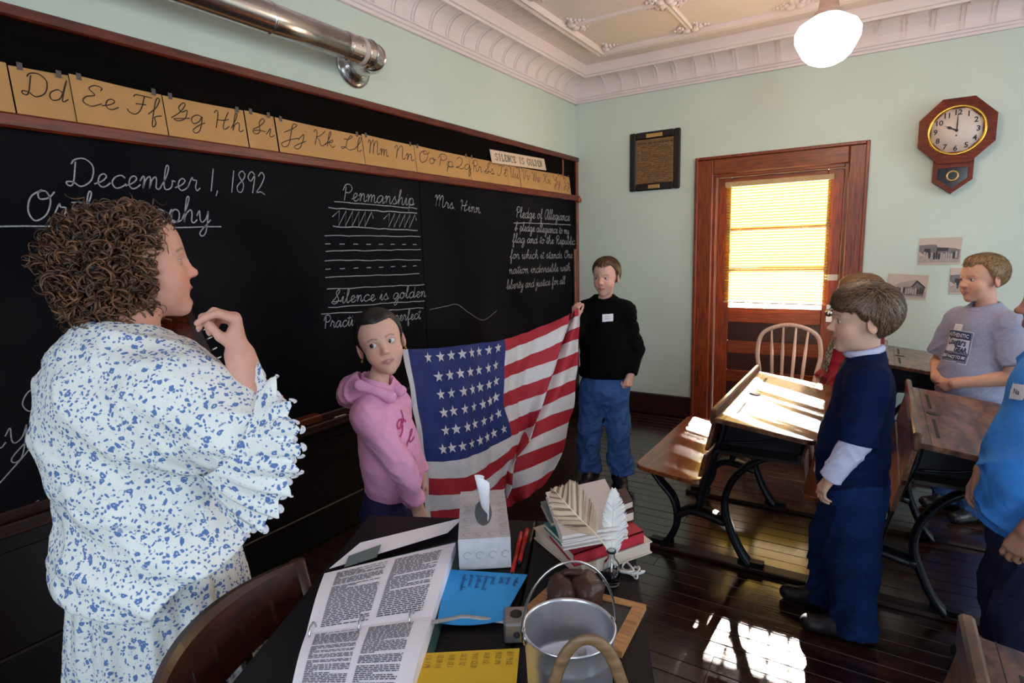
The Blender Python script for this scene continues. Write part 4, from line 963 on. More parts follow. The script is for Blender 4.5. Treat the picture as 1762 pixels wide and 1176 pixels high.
def tis(u, v):
    a = (u-.5)*.13; return (bw_*.5+.02*math.sin(u*7+v*2)*v+.012*math.sin(3*u+1)-.01*v, bl_*.5+a*(1-.62*v)+.028*v, bh-.012+v*(.05+.055*math.sin(math.pi*(.25+.6*u))))
ts.grid(tis, 14, 10); ts.build('tissue', plain('white_tissue', (.85, .85, .9), .8), tb)
# --- pens
def pen(pa, pb, label, r=.005):
    a, b = onz(*pa, DZt+.006), onz(*pb, DZt+.006); d = (b-a); L = d.length
    e = empty('red_pen', (a.x, a.y, DZt+.006), math.atan2(d.y, d.x), label=label, cat='pen', group='red pens beside the tissue box')
    RY = Matrix.Rotation(math.pi/2, 4, 'Y')
    MB().lathe([(r, .012), (r, L*.62)], seg=10, M=RY).build('barrel', plain('red_pen_plastic', (.5, .015, .012), .3), e)
    MB().lathe([(.001, 0), (.003, .006), (r, .012)], seg=10, M=RY).build('tip', plain('pen_black', (.02, .01, .01), .3), e)
    MB().lathe([(r+.001, L*.62), (r+.001, L), (.001, L+.002)], seg=10, M=RY).build('cap', MATS['red_pen_plastic'], e)
pen((880, 992), (897, 918), 'red pen with black tip lying nearest the tissue box'); pen((893, 972), (907, 912), 'shorter red pen lying on the right of the other red pen')
# --- blue and yellow note sheets
M_blue = plain('bright_blue_paper', (.02, .32, .75), .7, noise=.03); M_yel = plain('deep_yellow_paper', (.72, .45, .02), .7, noise=.03)
words = ['video', 'yarn', 'doll', 'yard', 'farewell', 'fatback', 'prairie', 'nebraska']
mb_blue = sheet('blue_note_sheet', [(770, 981), (908, 990), (864, 1075), (752, 1079)], .757, M_blue, 'bright blue sheet with a handwritten word list beside the binder',
     lines=None, curl=.008)
def rot_lines(root, pix, z, words, u0, du, v0, hgt, ink):
    q = [onz(x, y, z) for x, y in pix]; c = (q[0]+q[1]+q[2]+q[3])/4; tx = MB()
    for k, wd in enumerate(words):
        W = sum(G[ch][0] for ch in wd); u = u0+du*k
        for s in stroke_text(wd, 0, 0, 1.0, None, slant=.1):
            # words run down the sheet
            pp_ = [(u+b*hgt, v0+a*.036) for a, b in s]
            ribbon(tx, pp_, .008, lambda a, b, h: (lambda p: (p.x-c.x, p.y-c.y, .0034))(lerp2(q, min(max(a, .01), .99), min(max(b, .01), .99))))
    tx.build('handwriting', ink, root, kind='stuff')
rot_lines(mb_blue, [(770, 981), (908, 990), (864, 1075), (752, 1079)], .757, words[::-1], .22, .095, .10, .03, plain('blue_ink', (.02, .10, .30), .7))
ys_ = sheet('yellow_note_sheet', [(722, 1126), (894, 1117), (884, 1240), (690, 1240)], .757, M_yel, 'deep yellow sheet with handwritten times in front of the tin pail', curl=.006)
M_tan_ink = plain('pencil_on_yellow', (.30, .17, .02), .8)
rot_lines(ys_, [(722, 1126), (894, 1117), (884, 1240), (690, 1240)], .757, ['1.11 1.19', '12.18 1.1', '11.8 12.1', '12.2 12', '9.11 12.8', '11.8 12', '9.12 19', '8.1 9.12'], .08, .115, .06, .028, M_tan_ink)
# --- stack of books
def book(pix, z0, z1, cov, pg, label, name='book', spine=None, cat='book', group='books stacked on the desk corner'):
    q = [onz(x, y, (z0+z1)/2) for x, y in pix]; c = (q[0]+q[1]+q[2]+q[3])/4
    r = empty(name, (c.x, c.y, z0), label=label, cat=cat, group=group)
    q = [p-c for p in q]; q2 = [p*.965 for p in q]; H = z1-z0
    for a, b in ((0, .003), (H-.003, H)): quad_slab([Vector((p.x, p.y, 0)) for p in q], a, b).build('cover', cov, r)
    quad_slab([Vector((p.x, p.y, 0)) for p in q2], .003, H-.003).build('page_block', pg, r)
    if spine is not None:
        a, b = q[spine], q[(spine+1) % 4]; d = (a+b)*.012; d.z = 0
        quad_slab([a, b, b-(a+b)*.03, a-(a+b)*.03], .0, H).build('spine', cov, r)
    return r
M_pg = plain('book_pages', (.55, .45, .36), .8); M_redb = plain('red_cloth_cover', (.42, .012, .03), .55); M_teal = plain('teal_cloth_cover', (.03, .16, .16), .55); M_cream = plain('cream_cover', (.60, .48, .40), .6); M_mar = plain('maroon_cover', (.05, .008, .012), .4); M_greyb = plain('grey_cover', (.16, .17, .17), .6)
book([(918, 918), (1000, 985), (1122, 942), (1040, 880)], DZt+.001, DZt+.032, M_cream, M_pg, 'large cream-covered book at the bottom of the stack on the desk corner')
book([(945, 916), (988, 966), (1108, 925), (1058, 880)], DZt+.033, DZt+.062, M_redb, M_pg, 'red book with a thick red spine in the middle of the stack', spine=1)
book([(936, 905), (973, 942), (1062, 912), (1018, 878)], DZt+.063, DZt+.078, M_teal, M_pg, 'thin teal book lying on the red book under the white papers')
book([(930, 868), (948, 904), (1010, 886), (992, 853)], DZt+.079, DZt+.092, M_greyb, M_pg, 'grey thin book poking out at the left under the white papers')
book([(1040, 866), (1052, 900), (1092, 888), (1080, 855)], DZt+.063, DZt+.090, M_mar, M_pg, 'dark maroon book at the right behind the white papers', spine=2)
book([(1040, 856), (1050, 882), (1090, 868), (1078, 845)], DZt+.091, DZt+.112, M_mar, M_pg, 'second maroon book with gilt page edge lying on the lower maroon book', spine=2)
# --- stack of white papers (each a few sheets)
zst = DZt+.094; rd = random.Random(5)
for k in range(7):
    pix = [(942+rd.uniform(-3, 3), 848+rd.uniform(-3, 3)), (968+rd.uniform(-2, 2), 926+rd.uniform(-2, 2)), (1080+rd.uniform(-2, 2), 906+rd.uniform(-2, 2)), (1042+rd.uniform(-3, 3), 826+rd.uniform(-2, 2))]
    z = zst+k*.0045; q = [onz(x, y, .872) for x, y in pix]
    o = quad_slab([p-q[0] for p in q], 0, .0035).build('paper_packet', plain('warm_white_paper', (.66, .58, .55), .75, noise=.03), loc=(q[0].x, q[0].y, z))
    tag(o, 'topmost folded white paper packet under the barred feather' if k == 6 else 'white paper packet in the pile beneath the topmost one under the barred feather', 'paper', 'white papers piled on the books')
# --- feathers
def feather(name, path, width, mat, shaft, label, barred=None, tilt=(0, 0, 1)):
    pts = [Vector(p) for p in catmull(path, 6)]; c = pts[0]
    r = empty(name, tuple(c), label=label, cat='feather'); n = len(pts)
    MB().tube([p-c for p in pts], [.0022*(1-.7*i/(n-1)) for i in range(n)], 6).build('shaft', shaft, r)
    up = Vector(tilt); va = {-1: MB(), 1: MB()}; bars = MB(); rd = random.Random(name)
    for side in (-1, 1):
        for i in range(int(n*.2), n-1):
            for sub in range(12):
                f = (i+sub/12)/(n-1); p = pts[i].lerp(pts[i+1], sub/12); t_ = (pts[i+1]-pts[i]).normalized(); s_ = t_.cross(up).normalized()*side
                w_ = width*math.sin(math.pi*min(1, max(0, (f-.15)/.85))**.75)*(1 if side > 0 else .75)+.004
                w_ *= rd.uniform(.82, 1.08); a = p-c; b = a+s_*w_+t_*w_*.9+up*rd.uniform(-.004, .006); wd = t_*.0026
                tgt = bars if (barred and f > .35 and (f*barred) % 1.0 < .38 and rd.random() < .85) else va[side]
                tgt.add([a-wd*.5, a+wd*.5, b+wd*.3, b-wd*.3], [(0, 1, 2, 3)])
    for side in (-1, 1): va[side].build('vane', mat, r)
    if barred: bars.build('dark_bars', plain('feather_bars', (.20, .13, .09), .8), r)
    return r
M_fth = plain('pale_feather', (.58, .43, .31), .8); M_fw = plain('white_feather', (.78, .76, .75), .8); M_sh = plain('feather_shaft', (.75, .66, .5), .5)
f0 = onz(1046, 945, .90); f1 = onz(1000, 895, .935); f2 = onz(975, 868, .965); f3 = onz(952, 842, .985)
feather('barred_feather', [tuple(f0), tuple(f0.lerp(f1, .5)+Vector((0, 0, .004))), tuple(f1), tuple(f2), tuple(f3)], .048, M_fth, M_sh, 'broad brown-barred feather lying across the white papers', barred=11, tilt=(.3, -.5, .8))
bt = onz(1052, 1005, DZt)
q0 = Vector((bt.x, bt.y, DZt+.02)); qe = onz(1056, 842, .955)
feather('quill_pen', [tuple(q0.lerp(qe, k/4)) for k in range(5)], .026, M_fw, M_sh, 'white quill feather standing in the glass ink bottle', tilt=(.55, -.8, .1))
# --- ink bottle
m, t, p = new_mat('clear_bottle_glass'); p.inputs['Transmission Weight'].default_value = 1; p.inputs['Roughness'].default_value = .03; p.inputs['IOR'].default_value = 1.45; p.inputs['Base Color'].default_value = (.9, .93, .95, 1)
ib = empty('ink_bottle', (bt.x, bt.y, DZt), label='small clear glass ink bottle holding the white quill', cat='bottle')
MB().lathe([(.001, .001), (.017, .001), (.019, .004), (.019, .042), (.017, .052), (.0085, .062), (.008, .075), (.011, .077), (.011, .081), (.007, .081), (.0065, .062), (.015, .050), (.017, .042), (.017, .005), (.001, .004)], seg=20, caps=False).build('glass', m, ib)
MB().lathe([(.001, .005), (.0165, .005), (.0165, .028), (.001, .0285)], seg=20, caps=False).build('ink', plain('dark_ink', (.004, .004, .012), .1), ib)
# --- white yarn tangle
ya = onz(1086, 982, DZt+.01); pts = [(ya.x+.020*math.sin(k*1.7)+.01*math.sin(k*.6), ya.y+.016*math.cos(k*2.1)+.008*math.cos(k*.9), DZt+.008+.006*math.sin(k*1.3)) for k in range(22)]
tag(MB().tube(catmull(pts, 4), .0022, 6).build('yarn_tangle', plain('white_yarn', (.62, .60, .58), .9, bump=.4, bscale=400)), 'small tangle of white yarn beside the ink bottle', 'yarn')
# --- framed slate
sq = [onz(952, 1000, .765), onz(1112, 1040, .765), onz(1070, 1122, .765), onz(888, 1058, .765)]; sc_ = (sq[0]+sq[1]+sq[2]+sq[3])/4
sl_ = empty('writing_slate', (sc_.x, sc_.y, DZt+.001), label='small writing slate in a pale wooden frame under the tin pail', cat='slate')
sq = [Vector((p.x-sc_.x, p.y-sc_.y, 0)) for p in sq]
M_fr2 = wood('slate_frame_wood', '8a5a34', 'b58452', 'X', 8, rough=.5)
ins = [p*.78 for p in sq]
quad_slab([p*.8 for p in sq], .003, .009).build('slate', plain('school_slate', (.018, .018, .02), .5), sl_)
for k in range(4): quad_slab([sq[k], sq[(k+1) % 4], ins[(k+1) % 4], ins[k]], 0, .013).build('frame_bar', M_fr2, sl_)
# --- brown leather pouch
lb = onz(985, 1040, DZt+.015)
pch = empty('leather_pouch', (lb.x, lb.y, DZt+.014), .5, label='lumpy dark brown leather pouch lying on the slate behind the tin pail', cat='pouch')
M_lea = plain('brown_leather', (.06, .020, .012), .45, noise=.2, bump=.4, bscale=50)
def lump(c, r, n=20, amp=.12, seed=1):
    mb = MB(); rd = np.random.RandomState(seed); ph = rd.rand(6)*6
    def fn(u, v):
        th = u*2*math.pi; f = (v-.5)*math.pi; d = Vector((math.cos(th)*math.cos(f), math.sin(th)*math.cos(f), math.sin(f)))
        k = 1+amp*math.sin(3*d.x+ph[0])*math.sin(4*d.y+ph[1])+amp*.6*math.sin(7*d.z+5*d.x+ph[2])
        return (c[0]+d.x*r[0]*k, c[1]+d.y*r[1]*k, max(0, c[2]+d.z*r[2]*k))
    return mb.grid(fn, n, n//2+2)
lump((-.022, 0, .028), (.032, .034, .034), seed=2).build('left_fold', M_lea, pch); lump((.03, .004, .03), (.034, .036, .036), seed=5).build('right_fold', M_lea, pch)
MB().tube([(-.045, .02, .04), (-.01, .026, .058), (.02, .02, .06), (.05, .024, .045)], .008, 8).build('drawn_cord', M_lea, pch)
tag(MB().bbox((-.007, -.006, 0), (.007, .006, .006), .002).build('yellow_chip', plain('yellow_crayon', (.75, .55, .02), .6), loc=tuple(onz(960, 993, DZt+.014))), 'tiny yellow crayon chip on the slate frame', 'crayon')
# --- metal pencil sharpener block
sp = onz(872, 1108, DZt); sh_ = empty('metal_sharpener', (sp.x, sp.y, DZt+.001), DROT+.15, label='square metal sharpener block between the yellow sheet and the tin pail', cat='sharpener')
MB().bbox((-.005, -.005, 0), (.045, .055, .042), .004).build('block', plain('dull_steel', (.30, .29, .30), .35, .9), sh_)
MB().lathe([(.001, 0), (.010, 0), (.012, .001)], (.02, .028, .0425), 16, caps=False).build('hole', M_hole, sh_)
MB().lathe([(.001, 0), (.007, 0)], (.02, -.0055, .02), 14, Matrix.Rotation(math.pi/2, 4, 'X'), caps=False).build('side_hole', M_hole, sh_)
# --- tin pail with chalk
pc = onz(979, 1080, .895); PRr = .0745
pl_ = empty('tin_pail', (pc.x, pc.y, DZt+.001), label='shiny tin pail with a wire bail on the front of the desk', cat='pail')
M_tin = plain('tinplate', (.72, .73, .78), .33, .9, noise=.08, nscale=25, bump=.06, bscale=25)
MB().lathe([(.001, .002), (PRr*.90, .002), (PRr*.905, .0), (PRr*.93, .05), (PRr*.955, .105), (PRr*.965, .108), (PRr*.955, .111), (PRr*.985, .140), (PRr, .1435), (PRr+.002, .146), (PRr, .1485), (PRr-.003, .146), (PRr*.975, .14), (PRr*.94, .105), (PRr*.925, .075), (PRr*.92, .066), (.001, .065)], seg=48, caps=False).build('bucket', M_tin, pl_)
ax = (Vector(ondepth(1014, 1035, 1))-Vector(ondepth(925, 1130, 1))); ax.z = 0; ax.normalize(); pv = Vector((-ax.y, ax.x, 0))
bail = []
for k in range(25):
    a = math.pi*k/24; h = .13+.135*math.sin(a)**.9; p_ = ax*(PRr+.004)*math.cos(a)-pv*.012*math.sin(a); bail.append((p_.x, p_.y, h))
MB().tube(bail, .0021, 8).build('wire_bail', M_steel, pl_)
for s in (-1, 1):
    c = ax*(PRr-.002)*s; MB().lathe([(.013, 0), (.013, .003), (.006, .004)], (c.x, c.y, .138), 14, Matrix.Rotation(math.atan2(s*ax.y, s*ax.x), 4, 'Z') @ Matrix.Rotation(math.pi/2, 4, 'Y')).build('ear', M_steel, pl_)
rd = random.Random(9)
for k in range(9):
    a = rd.uniform(0, 6.28); R_ = rd.uniform(0, .035); th = rd.uniform(0, 3.14); L = rd.uniform(.012, .022); x, y = pl_.location.x+R_*math.cos(a), pl_.location.y+R_*math.sin(a); z = DZt+.073+.003*(k % 3)
    tag(MB().tube([(-L*math.cos(th), -L*math.sin(th), 0), (L*math.cos(th), L*math.sin(th), 0)], .006, 8).build('chalk_piece', MATS['white_chalk'], loc=(x, y, z)), 'broken white chalk piece at the bottom of the tin pail', 'chalk', 'chalk pieces in the tin pail')
# --- arched wooden handle of a small basket in front of the pail
hb = Vector((2.144, .621, .76)); hz = DZt+.001
bk = empty('small_basket', (hb.x, hb.y, hz), .57, label='small basket whose tan bentwood handle arches up in front of the tin pail', cat='basket')
M_bent = wood('bentwood', '6e5236', '947352', 'X', 8, rough=.45)
arch = [(.052*math.cos(a)*(1 if math.sin(a) > .5 else 1.06), 0, .05+.20*math.sin(a)**.62) for a in [math.pi*k/20 for k in range(21)]]
MB().tube(arch, .0085, 8, flat=.5, up=(0, 1, 0)).build('handle', M_bent, bk)
MB().lathe([(.001, 0), (.050, 0), (.058, .03), (.063, .06), (.060, .06), (.055, .03), (.048, .004), (.001, .004)], seg=24, caps=False).build('bowl', M_bent, bk)
# ================================================================== PEOPLE: signed-distance bodies turned into single smooth meshes
V3 = lambda *a: np.array(a, np.float64)
def nrm(v): v = np.asarray(v, float); return v/np.linalg.norm(v)
def s_cap(P, a, b, ra, rb):
    a = np.asarray(a, float); b = np.asarray(b, float); pa = P-a; ba = b-a; L = max(ba@ba, 1e-12)
    h = np.clip((pa@ba)/L, 0, 1); q = pa-h[:, None]*ba
    return np.sqrt((q*q).sum(1))-(ra+(rb-ra)*h)
def s_ell(P, c, r, R=None):
    q = P-np.asarray(c, float)
    if R is not None: q = q@R
    r = np.asarray(r, float); k0 = np.sqrt(((q/r)**2).sum(1)); k1 = np.sqrt(((q/(r*r))**2).sum(1))
    return k0*(k0-1)/np.maximum(k1, 1e-6)
def s_ecap(P, a, b, ra, rb, flat, ax=(0, 1, 0)):
    ax = np.asarray(ax, float); S = lambda X: X+np.outer(X@ax, ax)*(1/flat-1) if X.ndim == 2 else X+ax*(X@ax)*(1/flat-1)
    return s_cap(S(P), S(np.asarray(a, float)), S(np.asarray(b, float)), ra, rb)*flat
def smin(a, b, k):
    if k <= 0: return np.minimum(a, b)
    h = np.maximum(k-np.abs(a-b), 0)/k; return np.minimum(a, b)-h*h*k*.25
def smax(a, b, k): return -smin(-a, -b, k)
def uni(P, prims):
    d = None
    for fn, args, k in prims:
        e = fn(P, *args); d = e if d is None else smin(d, e, k)
    return d
def C(a, b, ra, rb=None, k=.02): return (s_cap, (a, b, ra, ra if rb is None else rb), k)
def L(c, r, k=.02, R=None): return (s_ell, (c, r, R), k)
def EC(a, b, ra, rb, flat, k=.03, ax=(0, 1, 0)): return (s_ecap, (a, b, ra, rb, flat, ax), k)

def mesh_sdf(fn, lo, hi, h, name='m', B=5, slack=1.5):
    """naive surface nets on a pruned regular grid"""
    lo = np.asarray(lo, float)-2*h; hi = np.asarray(hi, float)+2*h
    nb = np.maximum(1, np.ceil((hi-lo)/(h*B)).astype(int)); n = nb*B+1
    g = np.stack(np.meshgrid(*[np.arange(k) for k in nb], indexing='ij'), -1).reshape(-1, 3)
    cc = lo+(g+.5)*h*B; dc = fn(cc)
    keep = np.abs(dc) < h*B*.87*slack+.006
    Vv = np.empty(n, np.float32)
    # coarse sign fill
    big = np.sign(dc)*1.0; S = big.reshape(nb)
    Vv[:-1, :-1, :-1] = np.repeat(np.repeat(np.repeat(S, B, 0), B, 1), B, 2)
    Vv[-1] = Vv[-2]; Vv[:, -1] = Vv[:, -2]; Vv[:, :, -1] = Vv[:, :, -2]
    kb = g[keep]; o = np.stack(np.meshgrid(*[np.arange(B+1)]*3, indexing='ij'), -1).reshape(-1, 3)
    for s in range(0, len(kb), 1200):
        ii = (kb[s:s+1200, None, :]*B+o[None]).reshape(-1, 3)
        Vv[ii[:, 0], ii[:, 1], ii[:, 2]] = fn(lo+ii*h)
    neg = Vv < 0
    c8 = np.zeros(n-1, np.uint8)
    for dx in (0, 1):
        for dy in (0, 1):
            for dz in (0, 1): c8 += neg[dx:n[0]-1+dx, dy:n[1]-1+dy, dz:n[2]-1+dz]
    act = np.argwhere((c8 > 0) & (c8 < 8)); ids = np.full(n-1, -1, np.int32); ids[tuple(act.T)] = np.arange(len(act))
    acc = np.zeros((len(act), 3)); cnt = np.zeros(len(act))
    corners = [(x, y, z) for x in (0, 1) for y in (0, 1) for z in (0, 1)]
    for a in corners:
        for ax in range(3):
            if a[ax]: continue
            b = list(a); b[ax] = 1
            va = Vv[act[:, 0]+a[0], act[:, 1]+a[1], act[:, 2]+a[2]]; vb = Vv[act[:, 0]+b[0], act[:, 1]+b[1], act[:, 2]+b[2]]
            m = (va < 0) != (vb < 0); t = np.zeros(len(act)); t[m] = va[m]/(va[m]-vb[m])
            p = np.tile(np.array(a, float), (len(act), 1)); p[:, ax] += t; acc[m] += p[m]; cnt[m] += 1
    verts = lo+(act+acc/np.maximum(cnt, 1)[:, None])*h
    quads = []
    for ax in range(3):
        u, v = (ax+1) % 3, (ax+2) % 3
        sl0 = [slice(1, n[k]-1) for k in range(3)]; sl0[ax] = slice(0, n[ax]-1)
        sl1 = list(sl0); sl1[ax] = slice(1, n[ax])
        A_ = neg[tuple(sl0)]; Bn = neg[tuple(sl1)]; e = np.argwhere(A_ != Bn)
        if not len(e): continue
        base = e.copy(); base[:, u] += 1; base[:, v] += 1
        flip = A_[tuple(e.T)]
        def cid(du, dv):
            q = base.copy(); q[:, u] += du; q[:, v] += dv; return ids[tuple(q.T)]
        q = np.stack([cid(-1, -1), cid(0, -1), cid(0, 0), cid(-1, 0)], 1)
        q[~flip] = q[~flip][:, ::-1]; q = q[(q >= 0).all(1)]; quads.append(q)
    quads = np.concatenate(quads) if quads else np.zeros((0, 4), int)
    return verts, quads
def np_mesh(name, verts, quads, col=None, mat=None, tris=None):
    me = bpy.data.meshes.new(name)
    faces = quads.tolist() if quads is not None else []
    if tris is not None: faces += tris.tolist()
    me.from_pydata(verts.tolist(), [], faces); me.polygons.foreach_set('use_smooth', [True]*len(me.polygons))
    if col is not None:
        a = me.color_attributes.new('Col', 'FLOAT_COLOR', 'POINT'); c4 = np.ones((len(verts), 4), np.float32); c4[:, :3] = col
        a.data.foreach_set('color', c4.ravel())
    if mat: me.materials.append(mat)
    me.update(); return me
def rotm(yaw=0, pitch=0, roll=0):
    """head frame: yaw turns to the person's left, pitch up, roll tilts to the person's right shoulder (degrees)"""
    return np.array(Matrix.Rotation(math.radians(yaw), 3, 'Z') @ Matrix.Rotation(math.radians(pitch), 3, 'X') @ Matrix.Rotation(math.radians(roll), 3, 'Y'))

M_skin = attr_mat('skin', rough=.52, sss=.12, mottled=.04, mscale=70, bump=.05, bscale=500, spec=.35)
M_eye = attr_mat('eye_surface', rough=.08, mottled=0.0, spec=.6)
M_hair = attr_mat('hair', rough=.42, mottled=.12, mscale=90, spec=.5)

class Head:
    def __init__(s, c, R, scale, jaw=1.0, width=1.0, nose=1.0, mouth_open=0.0, cheek=1.0, ears=True, smile=0.0, eye=1.08):
        s.c = np.asarray(c, float); s.R = R; s.k = scale; s.w = width; s.jaw = jaw; s.nose = nose; s.mo = mouth_open; s.cheek = cheek; s.ears = ears; s.smile = smile; s.es = eye
    def loc(s, P): return ((P-s.c)@s.R)/s.k
    def glob(s, p): return s.c+(np.asarray(p, float)*s.k)@s.R.T
    def sdf_local(s, q):
        w, j = s.w, s.jaw; q = q.copy(); m = np.abs(q[:, 0]); Q = q.copy(); Q[:, 0] = m   # mirror
        Q[:, 0] /= w
        d = s_ell(Q, (0, -.012, .030), (.072, .091, .079))
        d = smin(d, s_ell(Q, (0, .030, .030), (.060, .052, .058)), .03)
        d = smin(d, s_ell(Q, (0, .026, -.030), (.056, .060, .068)), .03)
        d = smin(d, s_ell(Q, (0, .036, -.066), (.043*j, .042, .037)), .026)
        d = smin(d, s_ell(Q, (0, .064, -.096), (.017*j, .015, .014)), .022)
        d = smin(d, s_ell(Q, (.033, .050, -.036), (.024*s.cheek, .022*s.cheek, .024*s.cheek)), .022)
        d = smax(d, -s_ell(Q, (.030, .093, .000), (.019, .0165, .0115)), .012)
        d = smin(d, s_cap(Q, (.012, .076, .0165), (.042, .064, .0165), .0065, .005), .014)
        n = s.nose
        d = smin(d, s_cap(Q, (0, .079, .006), (0, .079+.017*n, -.026), .0062, .0085), .012)
        d = smin(d, s_ell(Q, (0, .081+.018*n, -.028), (.0098, .0095, .0085)), .006)
        d = smin(d, s_ell(Q, (.0095, .077+.013*n, -.0315), (.0065, .008, .0062)), .006)
        d = smax(d, -s_ell(Q, (.0055, .079+.015*n, -.0385), (.0030, .005, .0032)), .002)
        sm = .004*s.smile
        d = smin(d, s_cap(Q, (.021, .0755, -.0610+sm), (0, .0860, -.0575), .0028, .0042), .006)
        lo = -.0675-.016*s.mo
        d = smin(d, s_cap(Q, (.018, .0755, -.0635-.006*s.mo+sm), (0, .0850-.004*s.mo, lo), .0030, .0048), .006)
        d = smax(d, -s_cap(Q, (.020, .083, -.0618+sm), (0, .0955, -.0618), .0014, .0014), .002)
        if s.mo > 0: d = smax(d, -s_ell(Q, (0, .088, -.0615-.007*s.mo), (.015, .016, .0075*s.mo+.001)), .003)
        if s.ears:
            Re = np.array(Matrix.Rotation(math.radians(-24), 3, 'Z') @ Matrix.Rotation(math.radians(-12), 3, 'X'))
            e = s_ell(Q, (.0755, -.012, -.012), (.0075, .0185, .030), Re)
            e = smax(e, -s_ell(Q, (.0835, -.008, -.008), (.0060, .0105, .018), Re), .004)
            d = smin(d, e, .007)
        return d*min(1, w)
    def sdf(s, P): return s.sdf_local(s.loc(P))*s.k
    def colour(s, P, skin, lip, brow, blush=(.10, -.03, -.03), brow_th=.0030, freck=0):
        q = s.loc(P); m = np.abs(q[:, 0])/s.w; n = len(P); col = np.tile(np.asarray(skin, float), (n, 1))
        front = (q[:, 1] > .03)
        def segd(ax, az, bx, bz):
            px, pz = m-ax, q[:, 2]-az; dx, dz = bx-ax, bz-az; h = np.clip((px*dx+pz*dz)/(dx*dx+dz*dz), 0, 1); return np.hypot(px-h*dx, pz-h*dz)
        # cheeks, nose tip, ears a little redder
        f = np.exp(-((m-.036)**2+(q[:, 2]+.036)**2)/(2*.018**2))*front; col += f[:, None]*np.array(blush)*.55
        f = np.exp(-((m)**2+(q[:, 2]+.030)**2)/(2*.010**2))*front; col += f[:, None]*np.array(blush)*.5
        f = np.clip((m-.070)/.012, 0, 1)*(q[:, 1] > -.05)*(np.abs(q[:, 2]) < .06)*(m < .10); col += f[:, None]*np.array(blush)*.8
        # lips
        sm = .004*s.smile
        d = np.minimum(segd(.0195, -.0612+sm, 0, -.0572), segd(.0165, -.0640-.006*s.mo+sm, 0, -.0678-.016*s.mo))
        f = np.clip((.0046-d)/.002, 0, 1)*(q[:, 1] > .06); col = col*(1-f[:, None])+np.asarray(lip)*f[:, None]
        if s.mo > 0:
            f = np.clip(1.15-((m/.014)**2+((q[:, 2]+.0615+.007*s.mo)/(.0065*s.mo+.001))**2), 0, 1)*(q[:, 1] > .05)*(q[:, 1] < .083); f = np.clip(f*4, 0, 1); col = col*(1-f[:, None])+np.array((.05, .012, .012))*f[:, None]
        # eyebrows
        d = np.minimum(segd(.014, .0190, .031, .0220), segd(.031, .0220, .045, .0175))
        f = np.clip((brow_th-d)/.0022, 0, 1)*.75*front; col = col*(1-f[:, None])+np.asarray(brow)*f[:, None]
        return np.clip(col, 0.002, 1)
    def lids(s, up, lo_, skin, eye_y=.0655):
        """upper and lower eyelid shells, returned as extra geometry"""
        vs, fs, cs = [], [], []
        for sx in (-1, 1):
            c = np.array((sx*.030*s.w, eye_y, 0))
            for kind in (0, 1):
                nu, nv = 16, 6; base = sum(len(v) for v in vs); pts = []; cc = []
                for j in range(nv+1):
                    for i in range(nu+1):
                        az = math.radians(-78+156*i/nu); shp = max(0, math.cos(az*90/78))**.75
                        e0 = math.radians((up if kind == 0 else -lo_)*shp-3*sx*math.sin(az)*0); e1 = math.radians(62 if kind == 0 else -58)
                        e = e0+(e1-e0)*(j/nv); r = (.0142-.0004*(j == 0))*s.es
                        pts.append(c+r*np.array((math.sin(az)*math.cos(e), math.cos(az)*math.cos(e), math.sin(e))))
                        cc.append(np.asarray(skin)*(.28 if (j == 0 and kind == 0) else (.72 if j == 0 else .93)))
                q = []
                for j in range(nv):
                    for i in range(nu): a = base+j*(nu+1)+i; q.append((a, a+1, a+nu+2, a+nu+1) if kind == 1 else (a, a+nu+1, a+nu+2, a+1))
                vs.append(np.array(pts)); fs.append(np.array(q)); cs.append(np.array(cc))
        v = np.concatenate(vs); return s.c+(v*s.k)@s.R.T, np.concatenate(fs), np.concatenate(cs)
    def eyes(s, gaze, iris, parent, eye_y=.0655):
        """gaze: direction in head frame"""
        g_ = nrm(gaze); t = nrm(np.cross(g_, (0, 0, 1))); b = np.cross(t, g_)
        for sx in (-1, 1):
            c = np.array((sx*.030*s.w, eye_y, 0)); vs, cs = [], []
            angs = [0, 10, 12, 20, 27, 29, 40, 60, 90, 130, 180]; n = 20
            cl = [(.004,)*3, (.004,)*3, tuple(np.array(iris)*.6), iris, tuple(np.array(iris)*.5), (.62, .60, .60), (.68, .66, .66), (.66, .62, .62), (.6, .5, .5), (.6, .5, .5), (.6, .5, .5)]
            for a, k in zip(angs, cl):
                a = math.radians(a)
                for i in range(n):
                    th = 2*math.pi*i/n; vs.append(c+.0129*s.es*(g_*math.cos(a)+(t*math.cos(th)+b*math.sin(th))*math.sin(a))); cs.append(k)
            q = [(j*n+i, j*n+(i+1) % n, (j+1)*n+(i+1) % n, (j+1)*n+i) for j in range(len(angs)-1) for i in range(n)]
            v = s.c+(np.array(vs)*s.k)@s.R.T
            link('eye', np_mesh('eye', v, np.array(q), np.array(cs), M_eye), None, parent)

